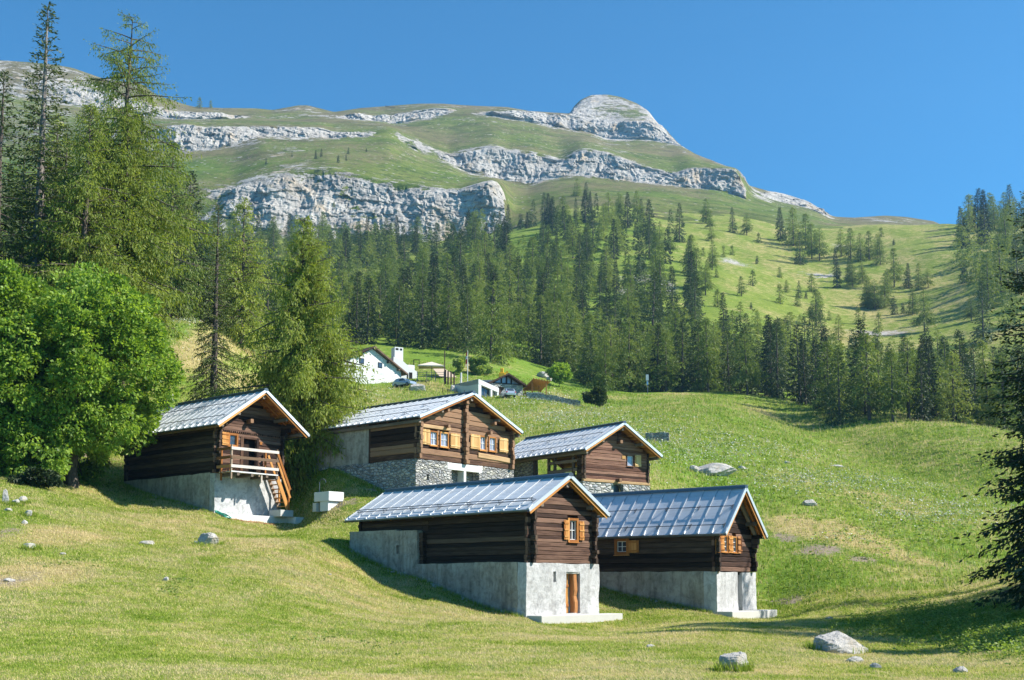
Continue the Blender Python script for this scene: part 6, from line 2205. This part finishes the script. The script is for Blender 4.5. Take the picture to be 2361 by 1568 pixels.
# corrugated hut roof behind
p = at(1123, 884, 192); o = thing("tin_hut", "small hut with a grey corrugated roof behind the white box building", "hut", p)
w2, h2 = 13 * px(192), 14 * px(192)
mb = MB(); mb.box(-w2, w2, .3, 3, -1.5, h2 * .35); mb.build("wall", M['log_dark'], o)
mb = MB(); n = 9
for q in range(n):
    a, b = -w2 + 2 * w2 * q / n, -w2 + 2 * w2 * (q + .62) / n
    mb.hexa([(a, 0, h2 * .25), (b, 0, h2 * .25), (b, 2.6, h2 * .95), (a, 2.6, h2 * .95), (a, 0, h2 * .25 + .09), (b, 0, h2 * .25 + .09), (b, 2.6, h2 * .95 + .09), (a, 2.6, h2 * .95 + .09)])
    mb.hexa([(b, 0, h2 * .25), (-w2 + 2 * w2 * (q + 1) / n, 0, h2 * .25), (-w2 + 2 * w2 * (q + 1) / n, 2.6, h2 * .95), (b, 2.6, h2 * .95), (b, 0, h2 * .25 + .04), (-w2 + 2 * w2 * (q + 1) / n, 0, h2 * .25 + .04), (-w2 + 2 * w2 * (q + 1) / n, 2.6, h2 * .95 + .04), (b, 2.6, h2 * .95 + .04)])
mb.build("roof", M['metal_rail'], o)

# stone cottage with the glazed gable
Y = 184; k = px(Y); base = at(1180, 915, Y)
rt = thing("stone_cottage", "stone cottage with a glazed triangular gable under a dark roof", "cottage", base, R(22))
g = lambda u, v: ((u - 1180) * k / math.cos(R(22)), (915 - v) * k)
a0, a1 = g(1133, 0)[0], g(1206, 0)[0]
ztop = g(0, 886)[1]
d0_, d1_ = g(1148, 0)[0], g(1162, 0)[0]
join([rough_block("wall", boxc(a0, d0_, 0, .5, -1.5, ztop), M['stone_pale'], rt, 0, .05, .9, .35, 80), rough_block("wall", boxc(d1_, a1, 0, .5, -1.5, ztop), M['stone_pale'], rt, 0, .05, .9, .35, 80),
      rough_block("wall", boxc(d0_, d1_, 0, .5, g(0, 893)[1], ztop), M['stone_pale'], rt, 0, .05, .9, .35, 80), rough_block("wall", boxc(a0, a1, .5, 7, -1.5, ztop), M['stone_pale'], rt, 0, .05, .9, .5, 80)])
mb = MB(); mb.box(d0_, d1_, .2, .26, -.6, g(0, 893)[1], .4); mb.build("door", M['shingle'], rt)
apx = g(1169, 861)
mb = MB(); mb.prism([(a0 + .2, ztop), (a1 - .2, ztop), (apx[0], apx[1] - .35)], .3, .36); mb.build("gable_glass", M['glass_pale'], rt)
mb = MB(); mb.box(a0, a1, .05, .3, ztop, ztop + .18, .3)
for u in (1157, 1180):
    x = g(u, 0)[0]; zt_ = ztop + (apx[1] - ztop) * (1 - abs(x - apx[0]) / (a1 - apx[0])) - .3
    mb.box(x - .09, x + .09, .1, .3, ztop + .18, zt_, .2)
x = apx[0]; mb.box(x - .1, x + .1, .1, .3, ztop + .18, apx[1] - .3, .2)
mb.build("gable_frame", M['log_dark'], rt)
for ex_ in (g(1124, 886), g(1211, 886)):
    mb = MB(); mb.hexa([(apx[0], -.8, apx[1] - .3), (ex_[0], -.8, ex_[1] - .3), (ex_[0], 7.5, ex_[1] - .3), (apx[0], 7.5, apx[1] - .3), (apx[0], -.8, apx[1]), (ex_[0], -.8, ex_[1]), (ex_[0], 7.5, ex_[1]), (apx[0], 7.5, apx[1])], .3)
    mb.build("roof", M['shingle'], rt)
mb = MB(); mb.box(g(1201, 0)[0] - .2, g(1201, 0)[0] + .2, 3, 3.4, ztop, g(0, 869)[1]); mb.build("chimney", M['white_paint'], rt)

# yellow machine behind the cottage
p = at(1160, 872, 197); o = thing("yellow_digger", "bright yellow digger showing above the cottage roof", "digger", p)
q = px(197)
mb = MB(); mb.box(-.75, .35, 0, 1.4, .2, 1.0); mb.build("body", M['yellow_paint'], o, bevel=.06)
mb = MB(); mb.box(-.5, .1, .1, 1.1, 1.0, 1.85); mb.build("cab", M['yellow_paint'], o, bevel=.08)
mb = MB(); mb.beam((.3, .5, .8), (.75, .5, 1.35), .2, .22); mb.beam((.72, .5, 1.36), (1.0, .5, .5), .16, .18); mb.build("arm", M['yellow_paint'], o)
mb = MB(); mb.box(-.8, .5, -.05, 1.45, -.6, .2); mb.build("track", M['rubber'], o, bevel=.1)

# timber shelter with the white table
Y = 186; k = px(Y); base = at(1236, 917, Y)
rt = thing("timber_shelter", "open pine shelter with a mono-pitch roof beside the stone cottage", "shelter", base, 0)
g = lambda u, v: ((u - 1236) * k, (917 - v) * k)
for u, y, vt in ((1227, 0, 879), (1243, 1.6, 884), (1260, 0, 883), (1211, 3.6, 890), (1248, 3.6, 886)):
    a = g(u, vt); mb = MB(); mb.box(a[0] - .11, a[0] + .11, y - .11, y + .11, -.8, a[1]); mb.build("post", M['pine'], rt, bevel=.01)
RA, RB, RC, RD = g(1206, 891), g(1231, 875), g(1269, 881), g(1250, 890)
mb = MB()
P0, P1, P2, P3 = (RA[0], 4.0, RA[1]), (RD[0], 4.0, RD[1] - .1), (RC[0], -.5, RC[1]), (RB[0], -.5, RB[1])
up_ = .10
mb.hexa([P0, P1, P2, P3, (P0[0], P0[1], P0[2] + up_), (P1[0], P1[1], P1[2] + up_), (P2[0], P2[1], P2[2] + up_), (P3[0], P3[1], P3[2] + up_)], .6)
mb.build("roof", M['pine'], rt)
for q in range(7):
    w = q / 6
    a = Vector(P0).lerp(Vector(P1), w); b = Vector(P3).lerp(Vector(P2), w)
    mb = MB(); mb.beam(a + Vector((0, 0, .17)), b + Vector((0, 0, .17)) + (b - a) * .03, .1, .14); mb.build("rafter", M['pine'], rt)
rough_block("back_wall", boxc(g(1207, 0)[0], g(1256, 0)[0], 3.9, 4.2, -1, g(0, 897)[1]), M['stone'], rt, 0, .05, 1, .4, 85)
p = at(1236, 917, 185.2); o = thing("garden_table", "white table under the timber shelter", "table", p)
mb = MB(); mb.box(-.95, .95, -.4, .4, .72, .80); mb.build("table_top", M['white_paint'], o)
for x in (-.7, .7):
    mb = MB(); mb.box(x - .06, x + .06, -.3, .3, -.3, .72); mb.build("leg", M['white_paint'], o)

# low terrace wall and its rope fence
p = at(1278, 926, 184); o = thing("terrace_wall", "low dry stone wall below the timber shelter and rope fence", "stone wall", p)
g = lambda u, v: ((u - 1278) * px(184), (926 - v) * px(184))
c = []
for u, Yw in ((1214, 182.5), (1278, 182.0), (1340, 181.5)):
    q = put(u, Yw)
    c.append((q[0] - p.x, q[1] - p.y, q[2] - p.z))
segs = []
for A_, B_ in zip(c[:-1], c[1:]):
    segs.append(rough_block("wall_face", [(A_[0], A_[1], A_[2] - .8), (B_[0], B_[1], B_[2] - .8), (B_[0], B_[1] + .8, B_[2] - .8), (A_[0], A_[1] + .8, A_[2] - .8), (A_[0], A_[1], A_[2] + 1.15), (B_[0], B_[1], B_[2] + 1.15), (B_[0], B_[1] + .8, B_[2] + 1.15), (A_[0], A_[1] + .8, A_[2] + 1.15)], M['stone_pale'], o, 0, .12, 1, .3, 88))
join(segs)
p = at(1300, 922, 185); o = thing("rope_fence", "wooden posts joined by sagging pale rope along the terrace wall", "fence", p)
g = lambda u, v: ((u - 1300) * px(185), (922 - v) * px(185))
pp = []
for i, (u, v) in enumerate(((1250, 909), (1267, 911), (1285, 913), (1300, 915), (1316, 918), (1333, 921))):
    a = g(u, v); y = 1.2 + i * .5
    mb = MB(); mb.tube([(a[0], y, a[1] - .9), (a[0], y, a[1] + .45)], .09, 7); mb.build("post", M['log_dark'], o)
    pp.append(Vector((a[0], y, a[1] + .3)))
for a, b in zip(pp[:-1], pp[1:]):
    mb = MB(); mb.tube([a, a.lerp(b, .25) - Vector((0, 0, .18)), a.lerp(b, .5) - Vector((0, 0, .26)), a.lerp(b, .75) - Vector((0, 0, .18)), b], .045, 5); mb.build("rope", M['canvas'], o)

# signpost on the crest
p = put(1497, 216); o = thing("signpost", "grey signpost with two white panels in front of the larches on the crest", "signpost", p)
hp = 48 * px(216)
mb = MB(); mb.tube([(0, 0, -.5), (0, 0, hp)], .07, 7); mb.build("post", M['metal_rail'], o)
mb = MB(); mb.box(-.32, .22, -.10, -.07, hp - 1.25, hp - .1); mb.build("upper_panel", M['white_paint'], o)
mb = MB(); mb.box(-.2, .16, -.10, -.07, hp - 2.1, hp - 1.45); mb.build("lower_panel", M['car_blue'], o)

# paddock posts on the bank below the terrace
for i, (u, v) in enumerate(((1021, 897), (1032, 892), (1049, 906), (1070, 909), (1086, 911))):
    X, Y, Z = put(u, 181)
    p = at(u, v, 178)
    z = float(land_z(p.x, p.y))
    o = thing("paddock_post", ["thin leaning fence post on the bank under the terrace rail", "thin fence post just above the leaning one on the bank", "thin fence post beside the upright pale rock", "thin fence post halfway to the white box building", "thin fence post nearest the white box building"][i], "fence post", (p.x, p.y, z))
    mb = MB(); mb.tube([(0, 0, -.3), (.06 * (i % 2), 0, 1.1)], .06, 6); mb.build("post_shaft", M['log_dark'], o)


# cars
def car(loc, rz, mat, label):
    o = thing("parked_car", label, "car", loc, rz)
    prof = [(-1.95, .30), (-2.0, .62), (-1.92, .92), (-1.70, 1.02), (-1.35, 1.42), (-.9, 1.50), (.15, 1.48), (.55, 1.36), (1.05, .98), (1.75, .86), (2.0, .66), (2.02, .34)]
    mb = MB()
    n = len(prof)
    ring = []
    for s_ in (-1, -.86, .86, 1):
        inset = .13 if abs(s_) == 1 else 0
        pts = []
        for x, z in prof:
            taper = .80 if z > 1.05 else 1.0
            hw = .84 * taper
            pts.append((x * (1 - inset * .12), s_ * hw, z - (inset * .25 if z > 1 else 0)))
        ring.append(pts)
    for r_ in range(3):
        for i in range(n):
            j = (i + 1) % n
            mb.poly([ring[r_][i], ring[r_][j], ring[r_ + 1][j], ring[r_ + 1][i]], None, .5)
    mb.poly(ring[0], None, .5); mb.poly(ring[3][::-1], None, .5)
    mb.build("body", M[mat], o, smooth=False, bevel=.03)
    mb = MB(); mb.hexa([(-1.74, -.58, 1.03), (-1.74, .58, 1.03), (-1.72, .58, 1.02), (-1.72, -.58, 1.02), (-1.42, -.52, 1.40), (-1.42, .52, 1.40), (-1.38, .52, 1.38), (-1.38, -.52, 1.38)]); mb.build("rear_window", M['glass'], o)
    mb = MB(); mb.hexa([(.60, -.54, 1.345), (.60, .54, 1.345), (.56, .54, 1.33), (.56, -.54, 1.33), (1.03, -.6, 1.02), (1.03, .6, 1.02), (.99, .6, 1.0), (.99, -.6, 1.0)]); mb.build("windscreen", M['glass'], o)
    for s_ in (-1, 1):
        mb = MB(); y = s_ * .80
        mb.hexa([(-1.35, y, 1.02), (.85, y, 1.0), (.85, y - s_ * .03, 1.0), (-1.35, y - s_ * .03, 1.02), (-1.1, s_ * .705, 1.36), (.35, s_ * .705, 1.36), (.35, s_ * .68, 1.36), (-1.1, s_ * .68, 1.36)]); mb.build("side_window", M['glass'], o)
        mb = MB(); mb.box(-2.0, -1.9, s_ * .62, s_ * .80, .66, .88); mb.build("tail_light", M['tail_red'], o)
        mb = MB(); mb.box(1.88, 1.99, s_ * .5, s_ * .78, .60, .74); mb.build("headlight", M['glass_pale'], o)
        for x in (-1.25, 1.28):
            mb = MB(); mb.tube([(x, s_ * .66, .31), (x, s_ * .85, .31)], .31, 16); w = mb.build("wheel", M['rubber'], o)
            mb = MB(); mb.tube([(x, s_ * .84, .31), (x, s_ * .865, .31)], .19, 12); mb.build("rim", M['metal_rail'], w)
    return o


p = at(1170, 929, 180)
car((p.x, p.y, float(land_z(p.x, p.y)) + .0), R(108), 'car_silver', "silver hatchback parked below the stone cottage")
p = at(932, 897, 186)
car((p.x, p.y, float(land_z(p.x, p.y)) + .0), R(-35), 'car_blue', "pale blue car parked under the corner of the pale stone house")

# barriers on the skyline
X, Y, Z = mtn_at(900, 250)
o = thing("avalanche_barrier", "row of thin rusty avalanche barriers on the skyline", "barrier", (X, Y + 2, Z + 1.2))
for q in range(8):
    x = -5.2 + q * 1.45
    mb = MB(); mb.beam((x, 0, -3), (x, 0, 3.6 - q * .28), .3, .3, (0, 1, 0)); mb.build("post", M['shingle'], o)
mb = MB(); mb.beam((-5.3, 0, 1.9), (5.1, 0, .9), .2, .3); mb.build("rail", M['shingle'], o)
# person half hidden behind the larch by the roof of the wide house
# ------------------------------------------------------------------ grass, weeds, flowers (nobody could count them)
def free(x, y, m=.25):
    ok = np.ones(len(x), bool)
    for h, (X, Y, th, ze, W, Rr, L) in HOUSE.items():
        c, s = math.cos(R(th)), math.sin(R(th))
        lx, ly = (x - X) * c + (y - Y) * s, -(x - X) * s + (y - Y) * c
        w = {'H1': 2.5, 'H2': 4.5, 'H3': 2.45, 'H4': 2.1, 'H5': 3.1}[h]
        y0 = {'H1': .6, 'H2': .6, 'H3': -.4, 'H4': -.1, 'H5': .8}[h]
        ok &= ~((np.abs(lx) < w + m * .1) & (ly > y0) & (ly < L))
    return ok


def scatter(n, y0, y1, rng, amax=.52, pw=1.0):
    y = (y0 ** pw + (y1 ** pw - y0 ** pw) * rng.random(n)) ** (1 / pw)
    x = (rng.random(n) * 2 - 1) * amax * y
    return x, y


def dryness(x, y):
    P = np.stack([x, y, 0 * x], -1)
    return .20 + field(0, x, y) * .85 + .40 * fbm(P * .45, 3, 41) + .30 * fbm(P * 1.7, 2, 42) - .3 * (field(2, x, y) - .45)


def blades(n, y0, y1, seed, per, h, w, bend, grow=1.0, pw=1.0, mask=None, drybias=0.0, amax=.52):
    rg = np.random.default_rng(seed)
    x, y = scatter(n, y0, y1, rg, amax, pw)
    k = free(x, y)
    if mask is not None: k &= mask(x, y, rg)
    k &= rg.random(len(x)) > np.clip(field(1, x, y) * 1.5 - .25, 0, .92)
    x, y = x[k], y[k]
    d = dryness(x, y) + drybias + rg.normal(0, .19, len(x))
    I = np.repeat(np.arange(len(x)), per)
    m = len(I)
    sc = (y[I] / y0) ** grow
    px_, py_ = x[I] + rg.normal(0, .03, m) * sc, y[I] + rg.normal(0, .03, m) * sc
    pz_ = land_z(px_, py_) - .01
    a = rg.uniform(0, 6.28, m)
    hh = h * rg.uniform(.5, 1.35, m) * sc
    ww = w * rg.uniform(.7, 1.3, m) * sc
    ca, sa = np.cos(a), np.sin(a)
    lean = bend * rg.uniform(.2, 1.2, m) * hh
    B = np.stack([px_, py_, pz_], -1)
    S = np.stack([-sa * ww / 2, ca * ww / 2, 0 * a], -1)
    T = B + np.stack([ca * lean, sa * lean, hh], -1)
    V = np.stack([B - S, B + S, T], 1).reshape(-1, 3)
    t = np.clip(d[I] + rg.normal(0, .10, m), 0, 1)
    return V, np.arange(3 * m).reshape(-1, 3), t


V, F, T = blades(420000, 15.0, 82.0, 401, 3, .034, .012, 1.2, .8, .62, lambda x, y, r: (y < 60) | (x / y < .03), .17)
tag(mesh_np("grass", V, F, M['grass'], None, False, tone=T), "short mown alpine grass of the lawn, mottled green and straw", "grass", kind="stuff")


def wild(x, y, rg):
    right = sstep(.03, .14, x / y) * sstep(54, 60, y)
    left = sstep(-.12, -.2, x / y) * sstep(72, 84, y)
    mid = sstep(84, 96, y)
    return rg.random(len(x)) < np.clip(right + left + mid, 0, 1)


V, F, T = blades(150000, 54.0, 215.0, 402, 3, .15, .045, .7, .55, .8, wild, -.02)
tag(mesh_np("meadow_grass", V, F, M['grass'], None, False, tone=T), "longer meadow grass covering the slopes behind the houses", "grass", kind="stuff")


V, F, T = blades(26000, 54.0, 200.0, 403, 2, .34, .035, .35, .5, .8, wild, .42)
tag(mesh_np("seed_heads", V, F, M['grass'], None, False, tone=T), "tall straw-coloured grass stems standing over the meadow", "grass", kind="stuff")


def leaf_clumps(n, spots, seed, size, nleaf, name, label, mat, hgt):
    rg = np.random.default_rng(seed)
    P = []
    for (u, v, ru, rv, m) in spots:
        for _ in range(m):
            uu, vv = u + rg.normal(0, ru * .6), min(1560, v + rg.normal(0, rv * .6))
            P.append(ground_at(uu, vv))
    P = np.array(P)
    P = P[free(P[:, 0], P[:, 1], 1.0)]
    I = np.repeat(np.arange(len(P)), nleaf)
    m = len(I)
    a = rg.uniform(0, 6.28, m)
    rr = size * rg.random(m) ** .7 * rg.uniform(.6, 1.4, len(P))[I]
    pos = P[I] + np.stack([np.cos(a) * rr, np.sin(a) * rr, hgt * rg.uniform(.1, 1.0, m) * (1 - .5 * rr / (size * 1.4))], -1)
    pos[:, 2] += land_z(pos[:, 0], pos[:, 1]) - land_z(P[I][:, 0], P[I][:, 1])
    d = np.stack([np.cos(a), np.sin(a), rg.uniform(-.2, .7, m)], -1)
    d /= np.linalg.norm(d, axis=1, keepdims=True)
    V = cards(pos, d, size * rg.uniform(.35, .7, m), size * rg.uniform(.2, .42, m), rg)
    tag(mesh_np(name, V, np.arange(len(V)).reshape(-1, 4), M[mat], None, False, tone=rg.random(m)), label, "weeds", kind="stuff")


leaf_clumps(0, [(1900, 1235, 90, 30, 60), (1930, 1340, 110, 40, 150), (1820, 1370, 60, 25, 60), (2060, 1300, 160, 30, 90), (2200, 1260, 150, 40, 80), (2150, 1430, 160, 40, 380), (2300, 1470, 90, 40, 260)], 410, .15, 26,
            "weeds", "broad-leaved weeds on the slope and ditch right of the cabin", 'weeds', .34)
leaf_clumps(0, [(1900, 960, 260, 28, 330), (2150, 1040, 190, 50, 520), (1700, 1010, 260, 40, 260), (2000, 1110, 280, 60, 330), (2100, 1220, 220, 60, 200), (1450, 960, 90, 30, 90), (960, 905, 90, 25, 60), (1040, 930, 60, 16, 50)], 411, .40, 15,
            "docks", "coarse leafy tufts dotted over the hillside pasture", 'weeds', .30)
leaf_clumps(0, [(395, 1368, 30, 16, 16), (420, 1345, 20, 8, 8), (900, 1500, 60, 20, 5), (170, 1300, 60, 14, 10), (720, 1475, 50, 10, 8)], 412, .16, 12, "clover", "small leafy plants in the lawn", 'weeds', .06)


def flowers(n, spots, seed, size, name, label, mat, hgt):
    rg = np.random.default_rng(seed)
    P = []
    for (u, v, ru, rv, m) in spots:
        for _ in range(m):
            P.append(ground_at(u + rg.normal(0, ru * .6), min(1562, v + rg.normal(0, rv * .6))))
    P = np.array(P)
    P = P[free(P[:, 0], P[:, 1], 1.0)]
    m = len(P)
    P[:, 2] += hgt * rg.uniform(.5, 1.3, m)
    s = size * (P[:, 1] / 60) ** .7 * rg.uniform(.6, 1.4, m)
    V = []
    for q in range(2):
        a = rg.uniform(0, 6.28, m)
        A = np.stack([np.cos(a) * s, np.sin(a) * s, rg.uniform(-.3, .3, m) * s], -1)
        B = np.stack([-np.sin(a) * s, np.cos(a) * s, rg.uniform(.2, .8, m) * s], -1)
        V.append(np.stack([P - A, P + B, P + A, P - B], 1).reshape(-1, 3))
    V = np.concatenate(V)
    tag(mesh_np(name, V, np.arange(len(V)).reshape(-1, 4), M[mat], None, False), label, "flowers", kind="stuff")


flowers(0, [(1300, 965, 130, 30, 1500), (1250, 925, 110, 18, 600), (1480, 1000, 160, 40, 1400), (1650, 1045, 200, 36, 1600), (1900, 1115, 220, 28, 1600), (2180, 1185, 160, 34, 1000), (1400, 1060, 60, 30, 300), (850, 920, 70, 40, 420), (430, 745, 60, 10, 200), (470, 800, 60, 40, 160), (1960, 1250, 90, 16, 60)],
        420, .040, "white_flowers", "white meadow flowers scattered over the hillside", 'flower', .32)
flowers(0, [(950, 1395, 120, 30, 26), (240, 1410, 200, 40, 14), (300, 1230, 160, 30, 14), (600, 1480, 300, 40, 24), (2150, 1180, 140, 30, 140), (2250, 1050, 100, 30, 120), (1950, 1350, 80, 30, 60), (2000, 960, 160, 12, 60)],
        421, .022, "yellow_flowers", "small yellow flowers dotted through the grass", 'flower_y', .10)

# longer grass the mower leaves at the foot of walls and boulders
rg = np.random.default_rng(440)
px2, py2 = [], []
for h, x0, ya, yb, n in (('H3', -2.62, .4, 12.4, 500), ('H1', -2.72, 1.4, 10.8, 420), ('H4', -2.2, .8, 8, 360), ('H2', -4.85, .5, 9.5, 300)):
    for k in range(n):
        x, y = h2w(h, x0 - abs(rg.normal(0, .14)), rg.uniform(ya, yb)); px2.append(x); py2.append(y)
for (u, v, w) in ((478, 1262, 30), (1696, 1552, 36), (1942, 1508, 66), (10, 1166, 16), (31, 1168, 14), (50, 1162, 14), (66, 1270, 18), (62, 1194, 16)):
    gx, gy, gz = ground_at(u, v); k_ = gy / F_PX
    for q in range(90):
        a = rg.uniform(0, 6.28); px2.append(gx + math.cos(a) * w * k_ * rg.uniform(.9, 1.15)); py2.append(gy + w * k_ * .6 + math.sin(a) * w * k_ * .8)
px2, py2 = np.repeat(np.array(px2), 5), np.repeat(np.array(py2), 5)
m = len(px2)
px2 = px2 + rg.normal(0, .05, m); py2 = py2 + rg.normal(0, .05, m)
a = rg.uniform(0, 6.28, m); hh = rg.uniform(.08, .26, m); ww = .022
B = np.stack([px2, py2, land_z(px2, py2) - .01], -1)
S = np.stack([-np.sin(a) * ww / 2, np.cos(a) * ww / 2, 0 * a], -1)
T_ = B + np.stack([np.cos(a) * hh * .5, np.sin(a) * hh * .5, hh], -1)
V = np.stack([B - S, B + S, T_], 1).reshape(-1, 3)
tag(mesh_np("tall_grass", V, np.arange(3 * m).reshape(-1, 3), M['grass'], None, False, tone=np.clip(rg.normal(.28, .16, m), 0, 1)), "longer grass left standing along wall feet and round the boulders", "grass", kind="stuff")

# rubble along the foot of the walls
rg = np.random.default_rng(430)
Vs, Fs, b = [], [], 0
for h, x0, ya, yb, n in (('H3', -2.62, .6, 12, 150), ('H1', -2.72, 1.6, 10, 90), ('H4', -2.2, 1.0, 7.5, 30)):
    for k in range(n):
        lx, ly = x0 + rg.normal(0, .10), rg.uniform(ya, yb)
        x, y = h2w(h, lx, ly)
        s = rg.uniform(.025, .075)
        V, F = rock_mesh(s * 2, s * 1.6, s * 1.3, int(rg.integers(9999)), 3)
        V += np.array([x, y, float(land_z(x, y))])
        Vs.append(V); Fs.append(F + b); b += len(V)
tag(mesh_np("rubble", np.concatenate(Vs), np.concatenate(Fs), M['boulder'], None, False), "small loose stones along the foot of the house walls", "rubble", kind="stuff")
# ------------------------------------------------------------------ light and air
SUN_EL, SUN_AZ = R(40), R(-4)        # azimuth from +X towards +Y
sd = Vector((math.cos(SUN_EL) * math.cos(SUN_AZ), math.cos(SUN_EL) * math.sin(SUN_AZ), math.sin(SUN_EL)))
sl = bpy.data.lights.new("sun", 'SUN')
sl.energy, sl.angle, sl.color = 4.6, R(.55), (1.0, .955, .87)
so = bpy.data.objects.new("sun", sl)
COL.objects.link(so)
so.rotation_euler = (-sd).to_track_quat('-Z', 'Y').to_euler()
so.location = (200, 0, 300)
wd = bpy.data.worlds.new("World")
SC.world = wd
wd.use_nodes = True
nt = wd.node_tree
nt.nodes.clear()
wo = nt.nodes.new('ShaderNodeOutputWorld')
bg = nt.nodes.new('ShaderNodeBackground')
sk = nt.nodes.new('ShaderNodeTexSky')
sk.sky_type = 'NISHITA'
sk.sun_disc = False
sk.sun_elevation = SUN_EL
sk.sun_rotation = R(90) - SUN_AZ
sk.altitude = 1800
sk.air_density, sk.dust_density, sk.ozone_density = 1.0, .1, 3.0
bg.inputs['Strength'].default_value = .088
hs = nt.nodes.new('ShaderNodeMix')
hs.data_type, hs.blend_type = 'RGBA', 'MULTIPLY'
hs.inputs[0].default_value = 1.0
hs.inputs[7].default_value = (.31, .84, 1.0, 1)
nt.links.new(sk.outputs[0], hs.inputs[6])
nt.links.new(hs.outputs[2], bg.inputs[0])
nt.links.new(bg.outputs[0], wo.inputs[0])

HAZE = True
if HAZE:
    hz = MB()
    hz.box(-1300, 1450, -60, 1560, -30, 700)
    t = NT('thin_mountain_air')
    pv = t.n.new('ShaderNodeVolumePrincipled')
    pv.inputs['Color'].default_value = (.30, .60, 1.0, 1)
    pv.inputs['Density'].default_value = .00012
    pv.inputs['Anisotropy'].default_value = .2
    t.l.new(pv.outputs[0], t.out.inputs['Volume'])
    hob = hz.build("haze", t.m)
    tag(hob, kind="stuff")

SC.render.engine = 'CYCLES'
cy = SC.cycles
cy.max_bounces, cy.diffuse_bounces, cy.glossy_bounces, cy.transmission_bounces, cy.transparent_max_bounces, cy.volume_bounces = 6, 3, 2, 3, 4, 0
cy.use_denoising = True
cy.sample_clamp_indirect = 6.0
SC.view_settings.view_transform = 'Standard'
SC.view_settings.look = 'None'
SC.view_settings.exposure = 1.12
SC.view_settings.gamma = 1.0
